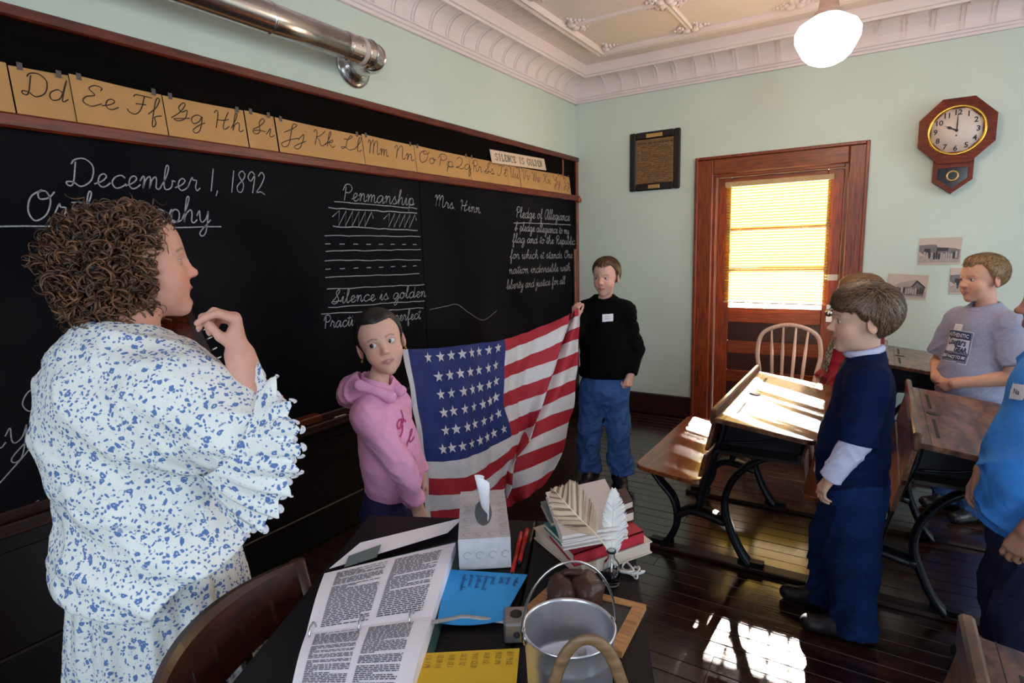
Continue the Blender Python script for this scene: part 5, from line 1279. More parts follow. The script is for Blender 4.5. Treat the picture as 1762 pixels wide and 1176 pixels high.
def hand_prims(wrist, f, t, b, s=1.0, curl=((25, 35, 25),)*4, thumb=(35, 20, 15), spread=4.0, opp=.35):
    """f finger direction, t towards the thumb, b back of the hand; fingers flex away from b"""
    wrist = np.asarray(wrist, float); f = nrm(f); t = np.asarray(t, float); t = nrm(t-f*(t@f)); b = np.asarray(b, float); b = nrm(b-f*(b@f)-t*(b@t)); pr = []
    xs = (.027, .009, -.009, -.026); ln = (.92, 1.0, .94, .75); kb = (.082, .086, .082, .074)
    for i in range(4):
        kn = wrist+s*(f*kb[i]+t*xs[i]); a0 = wrist+s*(f*.008+t*xs[i]*.55)
        pr.append(C(a0, kn, .0135*s, .0105*s, .016*s))
        p = kn; ang = 0; rad = (.0092, .0082, .0074, .0064)
        sp = math.radians((1.5-i)*spread); fd = nrm(f*math.cos(sp)+t*math.sin(sp))
        for j, Ls in enumerate((.042, .026, .021)):
            ang += math.radians(curl[i % len(curl)][j]); d = fd*math.cos(ang)-b*math.sin(ang); q = p+d*Ls*ln[i]*s
            pr.append(C(p, q, rad[j]*s*(.88 if i == 3 else 1), rad[j+1]*s*(.88 if i == 3 else 1), .005*s)); p = q
    pr.append(L(wrist+s*(f*.045-b*.004), np.array((.030, .030, .030))*s, .02*s) if False else C(wrist+s*(f*.02+t*.012-b*.008), wrist+s*(f*.05+t*.014-b*.010), .016*s, .013*s, .015*s))
    p = wrist+s*(f*.022+t*.020-b*.006); d = nrm(f*math.cos(math.radians(thumb[0]))+t*math.sin(math.radians(thumb[0]))-b*opp)
    for j, (Ls, r0, r1) in enumerate(((.040, .0135, .0105), (.030, .0100, .0088), (.025, .0088, .0070))):
        q = p+d*Ls*s; pr.append(C(p, q, r0*s, r1*s, .010*s if j == 0 else .005*s)); p = q
        a = math.radians(thumb[1] if j == 0 else thumb[2]); d = nrm(d*math.cos(a)+nrm(f*.8-t*.6-b*.2)*math.sin(a))
    return pr
def body_mesh(parent, parts, head, lids_, skin, lip, brow, h=.0032, **ck):
    """parts: list of (sdf, lo, hi, h); all islands become ONE body mesh"""
    vs, qs, cs, n = [], [], [], 0
    for fn, lo, hi, hh in parts:
        v, q = mesh_sdf(fn, lo, hi, hh); c = head.colour(v, skin, lip, brow, **ck); vs.append(v); qs.append(q+n); cs.append(c); n += len(v)
    if lids_ is not None:
        v, q, c = lids_; vs.append(v); qs.append(q+n); cs.append(c); n += len(v)
    me = np_mesh('body', np.concatenate(vs), np.concatenate(qs), np.concatenate(cs), M_skin)
    return link('body', me, None, parent)
def sdf_part(name, parent, fn, lo, hi, h, mat, col=None):
    v, q = mesh_sdf(fn, lo, hi, h)
    return link(name, np_mesh(name, v, q, None if col is None else np.tile(np.asarray(col, float), (len(v), 1)), mat), None, parent)
def grad(fn, P, e=.002):
    g_ = np.stack([fn(P+np.eye(3)[k]*e)-fn(P-np.eye(3)[k]*e) for k in range(3)], 1); return g_/np.maximum(np.linalg.norm(g_, axis=1, keepdims=True), 1e-9)
def strands(fn, verts, quads, comb, n, length, width, c0, c1, rng, lift=.003, steps=5, wild=.25, lift_end=.0, line=None, tol=.006):
    """hair strand ribbons combed over the surface fn=0"""
    tri = quads[rng.randint(0, len(quads), n)]; w_ = rng.dirichlet((1, 1, 1, 1), n)
    p = (verts[tri]*w_[:, :, None]).sum(1); K = steps+1; path = np.zeros((n, K, 3)); nn = grad(fn, p); path[:, 0] = p-nn*.002; cur = p.copy()
    Ls = length*rng.uniform(.6, 1.15, n); d0 = rng.normal(0, wild, (n, 3)); N = np.zeros((n, K, 3)); N[:, 0] = nn
    for k in range(1, K):
        nn = grad(fn, cur); d = comb(cur)+d0; d = d-nn*(d*nn).sum(1, keepdims=True); d /= np.maximum(np.linalg.norm(d, axis=1, keepdims=True), 1e-6)
        cur = cur+d*(Ls/steps)[:, None]; nn = grad(fn, cur); tgt = lift*rng.uniform(.2, 1.2, n)+lift_end*(k/steps)**2
        cur = cur+nn*np.clip(tgt-fn(cur), -.02, .02)[:, None]; path[:, k] = cur; N[:, k] = nn
    if line is not None:
        ok = line(path.reshape(-1, 3)).reshape(n, K).max(1) < tol; path, N, n = path[ok], N[ok], int(ok.sum())
    T = np.gradient(path, axis=1); S = np.cross(T, N); S /= np.maximum(np.linalg.norm(S, axis=2, keepdims=True), 1e-9)
    ws = (width*rng.uniform(.6, 1.3, n))[:, None]*np.linspace(1, .25, K)[None]
    a = path+S*ws[:, :, None]*.5; b = path-S*ws[:, :, None]*.5
    v = np.stack([a, b], 2).reshape(-1, 3); i0 = np.arange(n)[:, None]*K*2+np.arange(K-1)[None]*2; i0 = i0.ravel()
    q = np.stack([i0, i0+1, i0+3, i0+2], 1); mix = rng.rand(n)[:, None]; c = np.asarray(c0)*(1-mix)+np.asarray(c1)*mix; c = np.repeat(c, K*2, 0)
    return v, q, c
def hair_object(parent, fn, lo, hi, h, comb, n, length, width, c0, c1, seed=1, base=None, **kw):
    v, q = mesh_sdf(fn, lo, hi, h); rng = np.random.RandomState(seed); bc = np.tile(np.asarray(base if base is not None else np.asarray(c0)*.8, float), (len(v), 1))
    v2, q2, c2 = strands(fn, v, q, comb, n, length, width, c0, c1, rng, **kw)
    me = np_mesh('hair', np.concatenate([v, v2]), np.concatenate([q, q2+len(v)]), np.concatenate([bc, c2]), M_hair); return link('hair', me, None, parent)
_VN = np.random.RandomState(11).rand(32, 32, 32)
def vnoise(P):
    i = np.floor(P).astype(int); f = P-i; f = f*f*(3-2*f); i &= 31; j = (i+1) & 31
    X, Y, Z = i.T; x, y, z = j.T; a, b, c = f.T; T_ = _VN
    return ((T_[X, Y, Z]*(1-a)+T_[x, Y, Z]*a)*(1-b)+(T_[X, y, Z]*(1-a)+T_[x, y, Z]*a)*b)*(1-c)+((T_[X, Y, z]*(1-a)+T_[x, Y, z]*a)*(1-b)+(T_[X, y, z]*(1-a)+T_[x, y, z]*a)*b)*c
def folds(P, amp, *waves):
    """cloth folds: ridged noise, long across each given direction"""
    d = np.zeros(len(P))
    for (fx, fy, fz, ph, a) in waves:
        k = np.array((fx, fy, fz), float); m = np.linalg.norm(k); t = P@k*.50+ph*3.1
        q = np.stack([t, P[:, 0]*m*.14+ph*7+P[:, 2]*4, P[:, 1]*m*.14+P[:, 2]*m*.10+ph*1.7], 1); r_ = 1-np.abs(2*vnoise(q)-1); d += a*(r_*r_-.4)*2.0
    return -1.5*amp*d
def shoe_fn(ank, fwd, s=1.0, side=(1, 0, 0)):
    ank = np.asarray(ank, float); f = nrm(fwd); base = np.array((ank[0], ank[1], 0))
    def fn(P):
        d = s_ecap(P, base-f*.045*s+V3(0, 0, .035*s), base+f*.13*s+V3(0, 0, .028*s), .040*s, .034*s, .85, (0, 0, 1))
        d = smin(d, s_cap(P, base+V3(0, 0, .04*s)-f*.015*s, base+V3(0, 0, .10*s)-f*.02*s, .040*s, .042*s), .03*s)
        d = smin(d, s_cap(P, base+f*.05*s+V3(0, 0, .045*s), base+f*.02*s+V3(0, 0, .075*s), .030*s, .034*s), .03*s)
        return smax(d, .002-P[:, 2], .004)
    return fn
def drape(name, parent, me, fn, origin, ax_u, ax_v, mat, lift=.0015, flip=False):
    """lay a flat mesh (text, tag) on the surface fn=0: local x -> ax_u, y -> ax_v from origin"""
    v = np.empty(len(me.vertices)*3); me.vertices.foreach_get('co', v); v = v.reshape(-1, 3)
    P = np.asarray(origin, float)+v[:, :1]*np.asarray(ax_u, float)+v[:, 1:2]*np.asarray(ax_v, float)
    for _ in range(6): P = P-grad(fn, P)*(fn(P)-lift)[:, None]
    me.vertices.foreach_set('co', P.ravel()); me.update()
    if not me.materials: me.materials.append(mat)
    return link(name, me, None, parent)
def quad_mesh(w_, h_, nu=10, nv=6):
    mb = MB(); mb.grid(lambda u, v: ((u-.5)*w_, (v-.5)*h_, 0), nu, nv); return mb.mesh('patch')
def person(loc, fwd, label, group=None):
    return empty('person', (loc[0], loc[1], 0), math.atan2(-fwd[0], fwd[1]), label=label, cat='person', group=group)
def to_local(root, w_):
    c, s = math.cos(-root.rotation_euler.z), math.sin(-root.rotation_euler.z); x, y = w_[0]-root.location.x, w_[1]-root.location.y
    return np.array((c*x-s*y, s*x+c*y, w_[2]))
M_jean = plain('blue_denim', (.055, .13, .34), .85, noise=.16, nscale=14, bump=.5, bscale=350, wrinkle=.7, wscale=9, spec=.15)
M_jean2 = plain('dark_denim', (.008, .026, .105), .85, noise=.2, nscale=14, bump=.5, bscale=350, wrinkle=.7, wscale=9, spec=.15)
M_shoe = plain('black_shoe', (.010, .009, .012), .4, noise=.2, bump=.2)
def trousers(parent, hips, knees, ankles, mat, r=(.085, .072, .072), cuff=.055, waist=.62, wr=.125, flat=.8, h=.0065, top=.05, name='trousers', amp=.0035, seam=None):
    def fn(P):
        d = s_ecap(P, (0, hips[0][1], waist-.02), (0, hips[0][1], hips[0][2]), wr, wr+.01, flat)
        for s in (0, 1): 
            leg = smin(s_cap(P, hips[s], knees[s], r[0], r[1]), s_cap(P, knees[s], ankles[s], r[1], r[2]), .03)
            d = smin(d, leg, .025)
        d = d+folds(P, amp, (45, 22, 16, 0, 1), (-34, 38, 20, 2, .8), (26, 12, 62, 4, .35))*np.clip(1.3-P[:, 2]*1.2, .3, 1.2)
        d = smax(d, cuff-P[:, 2], .004); return smax(d, P[:, 2]-waist-top, .01)
    xs = [p[0] for p in hips+knees+ankles]; ys = [p[1] for p in hips+knees+ankles]
    o = sdf_part(name, parent, fn, (min(xs)-.16, min(ys)-.17, cuff-.02), (max(xs)+.16, max(ys)+.17, waist+top+.02), h, mat)
    if seam:
        for (x, y, z0, z1, w_) in seam:
            me = quad_mesh(w_, z1-z0, 2, 40); drape('side_seam', o, me, fn, (x, y, (z0+z1)/2), (0, 1, 0), (0, 0, 1), plain('seam_stitch', (.03, .06, .17), .85), .003)
    return o
# ------------------------------------------------------------------ generic figure assembly
SK = dict(fair=(.70, .42, .31), tan=(.56, .29, .19), rosy=(.68, .38, .30))
def bounds(prims, pad):
    pts = []
    for fn, a, k in prims:
        if fn is s_cap: r = max(a[2], a[3]); pts += [np.asarray(a[0])-r, np.asarray(a[0])+r, np.asarray(a[1])-r, np.asarray(a[1])+r]
        elif fn is s_ell: r = max(a[1]); pts += [np.asarray(a[0])-r, np.asarray(a[0])+r]
        else: r = max(a[2], a[3]); pts += [np.asarray(a[0])-r, np.asarray(a[0])+r, np.asarray(a[1])-r, np.asarray(a[1])+r]
    pts = np.array(pts); return pts.min(0)-pad, pts.max(0)+pad
def figure(root, hd, neck, arms, skin, lip, brow, lids=(20, 18), gaze=(0, 1, 0), iris=(.10, .16, .22), nr=.038, hh=.0036, ah=.0042, lid_tone=1.0, sh=None, **ck):
    """head, neck and arms as one body; arms: list of prim lists"""
    neck = np.asarray(neck, float); nt_ = hd.glob((0, -.020, -.055))
    def hfn(P):
        d = smin(hd.sdf(P), s_cap(P, nt_, neck, nr*.97, nr*1.10), .020)
        return smin(d, s_ell(P, neck-V3(0, 0, .045), (.075, .045, .04)), .03)
    k = hd.k; lo = np.minimum(hd.c-.125*k, neck-V3(.12, .075, .09)); hi = np.maximum(hd.c+.125*k, neck+V3(.12, .075, .02))
    subs = [(hfn, lo, hi)]; sh = sh if sh is not None else (neck+V3(-.12, 0, -.07), neck+V3(.12, 0, -.07))
    chest = [C(np.asarray(sh[0])*.9+neck*.1-V3(0, 0, .015), np.asarray(sh[1])*.9+neck*.1-V3(0, 0, .015), .03), C(neck-V3(0, 0, .05), (np.asarray(sh[0])+np.asarray(sh[1]))/2, .04)]; subs.append(((lambda P: uni(P, chest)), *bounds(chest, .0)))
    for pr in arms:
        a = np.asarray(pr[0][1][0], float); s_ = min(sh, key=lambda q: np.linalg.norm(a-q))
        if np.linalg.norm(a-s_) > .02: pr = [C(s_, a, .034, .034)]+pr
        subs.append(((lambda P, pr=pr: uni(P, pr)), *bounds(pr, .0)))
    lo = np.min([q[1] for q in subs], 0); hi = np.max([q[2] for q in subs], 0)
    def whole(P):
        d = np.full(len(P), 9.0)
        for f_, a, b in subs:
            g_ = np.maximum(np.maximum(a-P, P-b), 0); bd = np.sqrt((g_*g_).sum(1)); m = bd < .05; e = bd+.004
            if m.any(): e[m] = f_(P[m])
            d = smin(d, e, .008)
        return d
    parts = [(whole, lo, hi, hh)]
    b = body_mesh(root, parts, hd, hd.lids(lids[0], lids[1], np.asarray(skin)*lid_tone) if lids else None, skin, lip, brow, **ck)
    if lids: hd.eyes(gaze, iris, root)
    return b, hfn
def arm_prims(sh, el, wr, r0=.042, r1=.036, r2=.026, upper=True):
    pr = [C(el, wr, r1, r2, .02)]
    if upper: pr.insert(0, C(sh, el, r0, r1, .02))
    return pr
def torso_fn(neck, sh, hem, hw, flat, cy=0.0, belly=None, sleeves=(), neck_hole=.05, amp=.0035, hem_fn=None, seed=0., k_sl=.035, sh_r=.055, taper=1.0):
    """shirt: sh = (left,right) shoulder points; sleeves = list of [(a,b,ra,rb),...], each ending in a flat cuff"""
    neck = np.asarray(neck, float); sl_, sr_ = np.asarray(sh[0], float), np.asarray(sh[1], float); top = (sl_+sr_)/2
    def fn(P):
        d = s_ecap(P, (top[0], top[1]+cy*.4, top[2]-.06), (0, cy, hem+.05), hw*.92*taper, hw, flat)
        d = smin(d, s_cap(P, sl_, sr_, sh_r, sh_r), .05)
        d = smin(d, s_cap(P, neck+V3(0, 0, .012), (sl_+neck)/2+V3(0, 0, .0), .05, .045), .035); d = smin(d, s_cap(P, neck+V3(0, 0, .012), (sr_+neck)/2, .05, .045), .035)
        if belly is not None: d = smin(d, s_ell(P, belly[0], belly[1]), .06)
        hz = hem if hem_fn is None else hem_fn(P)
        w_ = folds(P, amp, (9, 6, 26, seed, 1), (24, 10, 14, seed+2, .7), (-16, 12, 38, seed+4, .6), (40, 30, 60, seed+1, .25))
        d = smax(d+w_*np.clip((top[2]-P[:, 2])*3-.1, .10, 1), hz-P[:, 2], .006)
        for s_ in sleeves:
            e = None
            for (a, b, ra, rb) in s_: q = s_cap(P, a, b, ra, rb); e = q if e is None else smin(e, q, .03)
            a, b, ra, rb = s_[-1]; ax = nrm(np.asarray(b, float)-np.asarray(a, float))
            e = e+folds(P, amp*.9, (30, 22, 45, seed+3, 1), (-28, 40, 30, seed+5, .7)); e = smax(e, (P-np.asarray(b, float))@ax, .004); d = smin(d, e, k_sl)
        d = smax(d, -s_cap(P, neck-V3(0, 0, .01), neck+V3(0, .02, .12), neck_hole, neck_hole+.015), .008)
        return d
    pts = [sl_, sr_]+[np.asarray(q, float) for s_ in sleeves for (a, b, ra, rb) in s_ for q in (a, b)]
    pts = np.array(pts); lo = np.minimum(pts.min(0)-.10, V3(-hw-.03, cy-hw*flat-.06, hem-.03)); hi = np.maximum(pts.max(0)+.10, V3(hw+.03, cy+hw*flat+.08, neck[2]+.06))
    if hem_fn is not None: lo[2] -= .12
    return fn, lo, hi
def collar(root, neck, r, rt, mat, tilt=.25, name='collar', flat=.85, squash=.9):
    pts = [(neck[0]+r*math.cos(a), neck[1]+.01+r*squash*math.sin(a), neck[2]+.012-tilt*r*math.sin(a)) for a in [2*math.pi*k/28 for k in range(28)]]
    return MB().tube(pts, rt, 8, closed=True, flat=flat).build(name, mat, root)
def short_hair(root, hd, c0, c1, thick=.012, front=.052, side=-.005, nape=-.055, seed=1, comb=None, n=3200, length=.05, width=.0026, bangs=0.0, wild=.25, part=0.0, h=.0042, lift=.004, ear_cover=0.0, base=None, lift_end=0.0, tol=.006, edge=1.0):
    """hair cap over the skull; front = hairline height, bangs = how far hair falls over the forehead"""
    t = thick
    def hline(q):
        fz = front-bangs; m = np.abs(q[:, 0]); y = q[:, 1]
        ln = np.where(y > .045, fz+np.clip((m-.030)*(-.25 if bangs else .15), -.02, .02), 0)
        tmid = np.clip(y/.045, 0, 1); ln = np.where((y <= .045) & (y > .0), side+(fz-side)*tmid**1.3, ln)
        tb = np.clip((-y)/.05, 0, 1); ln = np.where(y <= .0, (side-ear_cover)+(nape-(side-ear_cover))*tb, ln)
        return ln+edge*(.0030*np.sin(q[:, 0]*190+3*np.sin(q[:, 0]*60))+.002*np.sin(q[:, 1]*230))
    def loc(q):
        cut = hline(q)-q[:, 2]; d = s_ell(q, (0, -.014, .030), (.0725*hd.w, .0915, .080))
        d = smin(d, s_ell(q, (0, .028, .034), (.0605*hd.w, .0525, .058)), .03)
        tv = .0015+t*np.clip((-cut-.0)/(.030 if not bangs else .008), .12, 1)**.7*(1+.25*np.clip((q[:, 2]-.05)/.05, 0, 1))*(1-.55*np.clip((q[:, 1]-.03)/.05, 0, 1)*np.clip((.09-q[:, 2])/.04, 0, 1)); d = d-tv
        return smax(d, cut*.8, .006)
    fn = lambda P: loc(hd.loc(P))*hd.k
    cmb = comb or (lambda q: np.stack([q[:, 0]*2+part, q[:, 1]*.6+.12, -.5+q[:, 2]*2], 1)*1.0)
    comb_w = lambda P: nrm_rows(cmb(hd.loc(P)))@hd.R.T
    lo = hd.c-.135*hd.k; hi = hd.c+.135*hd.k
    return hair_object(root, fn, lo, hi, h, comb_w, n, length, width, c0, c1, seed, base=base, wild=wild, lift=lift, lift_end=lift_end, line=lambda P: (lambda q: hline(q)-q[:, 2])(hd.loc(P)), tol=tol)
def nrm_rows(v): return v/np.maximum(np.linalg.norm(v, axis=1, keepdims=True), 1e-9)
def name_tag(root, fn, at_, u, v, w_=.055, h_=.036, txt=None):
    o = drape('name_tag', root, quad_mesh(w_, h_), fn, at_, u, v, plain('white_sticker', (.80, .78, .84), .6), .003)
    if txt == '~':
        sc = MB()
        for yy, n_ in ((.006, 5), (-.008, 7)): ribbon(sc, [(-.018+.036*k/(2*n_), yy+.003*(k % 2)) for k in range(2*n_+1)], .0016, lambda a, b, h: (a, b, 0))
        drape('tag_writing', o, sc.mesh('scribble'), fn, at_, u, v, plain('tag_ink', (.05, .05, .12), .7), .0042)['kind'] = 'stuff'
    elif txt:
        me = text_mesh(txt, h_*.52, .0004); me.transform(Matrix.Translation((0, -h_*.22, 0))); drape('tag_writing', o, me, fn, at_, u, v, plain('tag_ink', (.05, .05, .12), .7), .0042)
    return o

# ================================================================== boy in navy shirt (profile, beside the sunlit desk)
def navy_boy():
    r = person((2.399, 2.455), (-1, -.10), 'boy in navy shirt with white sleeves and jeans standing in profile beside the sunlit desk')
    lc = lambda x, y, d: to_local(r, ondepth(x, y, d))
    hc = lc(1484, 550, 2.10); hd = Head(hc, rotm(9, -2, 0), 1.07, jaw=.98)
    neck = V3(0, -.012, 1.072)
    shl, shr = V3(-.135, -.012, 1.005), V3(.135, -.012, 1.005)
    ell_, wrl = V3(-.178, .020, .800), V3(-.165, .085, .668)
    elr, wrr = V3(.185, -.04, .772), V3(.165, .09, .66)
    hl = hand_prims(wrl, (.10, .45, -.88), (.85, .25, .2), (-.6, .75, .3), .80, ((20, 28, 20), (25, 30, 22), (28, 32, 25), (32, 35, 25)), (25, 12, 10))
    hr = hand_prims(wrr, (-.10, .45, -.88), (-.85, .25, .2), (.6, .75, .3), .80, ((20, 28, 20),)*4, (25, 12, 10))
    figure(r, hd, neck, [[C(ell_, wrl, .034, .025)]+hl, [C(elr, wrr, .034, .025)]+hr], SK['fair'], (.45, .16, .14), (.22, .13, .08), lids=(17, 15), gaze=(.05, 1, -.05), sh=(shl, shr))
    navy = plain('navy_jersey', (.004, .010, .050), .8, noise=.1, bump=.15, bscale=500, wrinkle=.35, wscale=7, spec=.12)
    white = plain('white_jersey', (.62, .62, .82), .8, noise=.04, bump=.15, bscale=500, wrinkle=.35, wscale=7, spec=.12)
    fn, lo, hi = torso_fn(neck, (shl, shr), .575, .155, .70, cy=.006, belly=((0, .045, .72), (.125, .085, .16)), sleeves=[[(shl, ell_+V3(0, .0, .0), .062, .062)], [(shr, elr+V3(0, 0, .0), .062, .062)]], amp=.0035, seed=1.)
    sdf_part('shirt', r, fn, lo, hi, .0058, navy)
    for a, b in ((ell_, wrl), (elr, wrr)):
        ax = nrm(b-a)
        def sl(P, a=a, b=b, ax=ax):
            d = s_cap(P, a-ax*.005, b+ax*.01, .049, .037)+folds(P, .0016, (60, 40, 70, 1, 1), (30, -50, 40, 2, .7)); d = smin(d, s_cap(P, b-ax*.012, b+ax*.004, .035, .034), .006); return smax(d, (P-b-ax*.012)@ax, .004)
        sdf_part('undershirt_sleeve', r, sl, np.minimum(a, b)-.07, np.maximum(a, b)+.07, .0048, white)
    collar(r, neck+V3(0, .0, .018), .060, .0135, white, .22, flat=1.0)
    trousers(r, [V3(-.075, 0, .56), V3(.075, 0, .56)], [V3(-.080, .0, .33), V3(.090, .055, .33)], [V3(-.080, -.025, .05), V3(.090, .055, .05)], M_jean2, (.095, .080, .073), .035, .62, .135, .80, amp=.0055)
    for x, y in ((-.080, -.015), (.090, .065)):
        sdf_part('shoe', r, shoe_fn((x, y, 0), (x*.6, 1, 0), 1.08), (x-.12, y-.12, 0), (x+.12, y+.24, .17), .0055, M_shoe)
    comb = lambda q: np.stack([q[:, 0]*1.5, .9*np.clip(q[:, 1]+.06, -.06, .15)*8-.25, -.25-1.2*np.clip(.06-q[:, 2], -.05, .1)*6], 1)
    short_hair(r, hd, (.055, .028, .015), (.27, .155, .085), thick=.014, front=.052, side=-.002, nape=-.075, bangs=.009, ear_cover=-.022, seed=3, n=5200, length=.062, width=.0026, comb=comb, lift=.006, wild=.24, tol=.010)
navy_boy()

# ================================================================== boy in black shirt holding the fly end of the flag
def black_boy():
    r = person((1.005, 3.315), (.30, -.955), 'boy in black shirt and blue jeans standing before the far wall, holding the flag')
    lc = lambda x, y, d: to_local(r, ondepth(x, y, d))
    hc = lc(1043, 477, 3.55); hd = Head(hc, rotm(-16, -3, 0), 1.0, jaw=.92, width=.97)
    neck = V3(.0, -.01, 1.182)
    shl, shr = V3(-.125, -.01, 1.118), V3(.125, -.01, 1.118)
    ell_, wrl = V3(-.185, -.03, .88), V3(-.165, .06, .735)
    hw_ = lc(994, 532, 3.43); elr = V3(.175, .10, .985); wrr = hw_+V3(.015, -.012, -.055)
    hl = hand_prims(wrl, (.1, .25, -.95), (.5, .8, .1), (-.8, .5, .2), .80, ((60, 75, 45),)*4, (15, 25, 20))
    hr = hand_prims(wrr, nrm((-.05, .15, 1)), (-.75, .5, 0), (.5, .8, -.1), .80, ((55, 75, 40),)*4, (20, 30, 25), opp=.7)
    figure(r, hd, neck, [[C(ell_, wrl, .034, .025)]+hl, [C(elr, wrr, .032, .024)]+hr], SK['rosy'], (.42, .15, .14), (.16, .08, .05), lids=(15, 14), gaze=(.25, 1, .02), iris=(.06, .09, .12), sh=(shl, shr))
    bl_ = plain('black_cotton', (.0010, .0010, .0014), .9, noise=.2, bump=.15, bscale=500, wrinkle=.35, wscale=7, spec=.12)
    fn, lo, hi = torso_fn(neck, (shl, shr), .705, .155, .68, cy=.01, sleeves=[[(shl, ell_, .058, .05), (ell_, wrl, .05, .038)], [(shr, elr, .056, .048), (elr, wrr-nrm(wrr-elr)*.02, .046, .037)]], amp=.004, seed=2.)
    sdf_part('shirt', r, fn, lo, hi, .0062, bl_)
    collar(r, neck, .060, .009, bl_, .2)
    trousers(r, [V3(-.075, 0, .63), V3(.075, 0, .63)], [V3(-.092, .02, .38), V3(.094, .015, .38)], [V3(-.105, .0, .06), V3(.105, .0, .06)], M_jean, (.078, .066, .070), .075, .70, .125, .78, amp=.006)
    for x in (-.095, .092): sdf_part('shoe', r, shoe_fn((x, .0, 0), (x*2.2, 1, 0), 1.08), (x-.15, -.13, 0), (x+.15, .22, .17), .006, M_shoe)
    comb = lambda q: np.stack([q[:, 0]*2, np.full(len(q), .35), -.6+q[:, 2]*5], 1)
    short_hair(r, hd, (.06, .026, .013), (.24, .11, .055), thick=.009, front=.076, side=.000, nape=-.045, seed=5, n=5200, length=.024, width=.0020, comb=comb, lift=.004, wild=.45, tol=.008, lift_end=.003)
    u = nrm(np.array((-1, 0, 0))); name_tag(r, fn, V3(-.035, .12, 1.09), (-1, 0, 0.06), (0, 0, 1), .072, .048, '~')
black_boy()

# ================================================================== boy in grey T-shirt with clasped hands
def grey_boy():
    r = person((2.900, 3.865), (-.80, -.60), 'boy in grey printed T-shirt with hands clasped, standing behind the desks by the far wall')
    lc = lambda x, y, d: to_local(r, ondepth(x, y, d))
    hc = lc(1690, 480, 3.03); hd = Head(hc, rotm(-4, -2, 2), 1.06, jaw=1.08, cheek=1.12, width=1.03)
    neck = V3(0, -.015, 1.138)
    shl, shr = V3(-.155, -.015, 1.055), V3(.155, -.015, 1.055)
    ell_, elr = V3(-.225, .015, .815), V3(.215, .03, .80)
    wrl, wrr = V3(-.050, .165, .752), V3(.075, .160, .752)
    hl = hand_prims(wrl, nrm((.85, .25, -.42)), (.35, .2, .9), (0, 1, -.1), .82, ((35, 45, 30),)*4, (20, 20, 15))
    hr = hand_prims(wrr, nrm((-.85, .10, -.40)), (-.3, .3, .9), (0, 1, -.1), .82, ((30, 40, 30),)*4, (20, 20, 15))
    arms = [[C(shl, ell_, .048, .042), C(ell_, wrl, .041, .029)]+hl, [C(shr, elr, .048, .042), C(elr, wrr, .041, .029)]+hr]
    figure(r, hd, neck, arms, (.64, .34, .24), (.44, .15, .13), (.26, .15, .08), lids=(17, 16), gaze=(.15, 1, .02), iris=(.10, .16, .22), nr=.043, sh=(shl, shr))
    grey = plain('heather_grey_cotton', (.31, .32, .44), .85, noise=.12, nscale=120, bump=.15, bscale=500, wrinkle=.35, wscale=7, spec=.12)
    fn, lo, hi = torso_fn(neck, (shl, shr), .625, .172, .78, cy=.012, belly=((0, .055, .76), (.14, .10, .15)), sleeves=[[(shl, shl+(ell_-shl)*.80+V3(-.01, 0, 0), .070, .074)], [(shr, shr+(elr-shr)*.80+V3(.01, 0, 0), .070, .074)]], amp=.0032, seed=3., neck_hole=.056)
    o = sdf_part('t_shirt', r, fn, lo, hi, .0058, grey)
    collar(r, neck+V3(0, .003, -.006), .068, .008, grey, .32)
    trousers(r, [V3(-.08, 0, .57), V3(.08, 0, .57)], [V3(-.09, .02, .33), V3(.09, .02, .33)], [V3(-.09, 0, .05), V3(.09, 0, .05)], M_jean, (.10, .088, .08), .04, .64, .155, .85)
    for x in (-.09, .09): sdf_part('shoe', r, shoe_fn((x, .0, 0), (x, 1, 0), 1.05), (x-.13, -.13, 0), (x+.13, .22, .17), .006, M_shoe)
    comb = lambda q: np.stack([q[:, 0]*1.5-.15, np.full(len(q), .55), -.7+q[:, 2]*6], 1)
    short_hair(r, hd, (.17, .085, .035), (.58, .36, .17), thick=.010, front=.074, side=-.002, nape=-.050, seed=8, n=5600, length=.030, width=.0020, comb=comb, lift=.004, wild=.38, tol=.009, lift_end=.003)
    # printed block
    ctr = V3(.02, .17, .945); u = nrm((-1, .0, 0)); v = V3(0, 0, 1)
    dk_ = plain('print_navy', (.030, .040, .11), .8); wh_ = plain('print_white', (.62, .64, .76), .8); gr_ = plain('print_grey', (.16, .18, .28), .8)
    drape('print_border', o, quad_mesh(.215, .165, 24, 16), fn, ctr, u, v, wh_, .0012); drape('print_field', o, quad_mesh(.207, .157, 24, 16), fn, ctr, u, v, gr_, .0020)
    def put(txt, size, y, mat, x=0, bold=.001, lift=.0045, sx=1.0, shear=0):
        me = text_mesh(txt, size, bold); me.transform(Matrix(((sx, shear, 0, x), (0, 1, 0, y), (0, 0, 1, 0), (0, 0, 0, 1)))); drape('print_lettering', o, me, fn, ctr, u, v, mat, lift)
    q = quad_mesh(.185, .034, 20, 5); q.transform(Matrix.Translation((0, .057, 0))); drape('print_band', o, q, fn, ctr, u, v, dk_, .0028)
    q = quad_mesh(.190, .062, 20, 8); q.transform(Matrix.Translation((0, .008, 0))); drape('print_band', o, q, fn, ctr, u, v, wh_, .0028)
    q = quad_mesh(.190, .034, 20, 5); q.transform(Matrix.Translation((0, -.050, 0))); drape('print_band', o, q, fn, ctr, u, v, dk_, .0028)
    put('AUTHENTIC', .030, .047, wh_, 0, .0008); put('Cougars', .044, .010, dk_, -.005, .0012, shear=.25); put('GEAR', .034, -.022, dk_, .045, .0022); put('GREAT PLACE TO BE', .023, -.058, wh_, 0, .0008, sx=.85)
    name_tag(r, fn, V3(.03, .16, 1.045), (-1, 0, .03), (0, 0, 1), .068, .044, '~')
grey_boy()

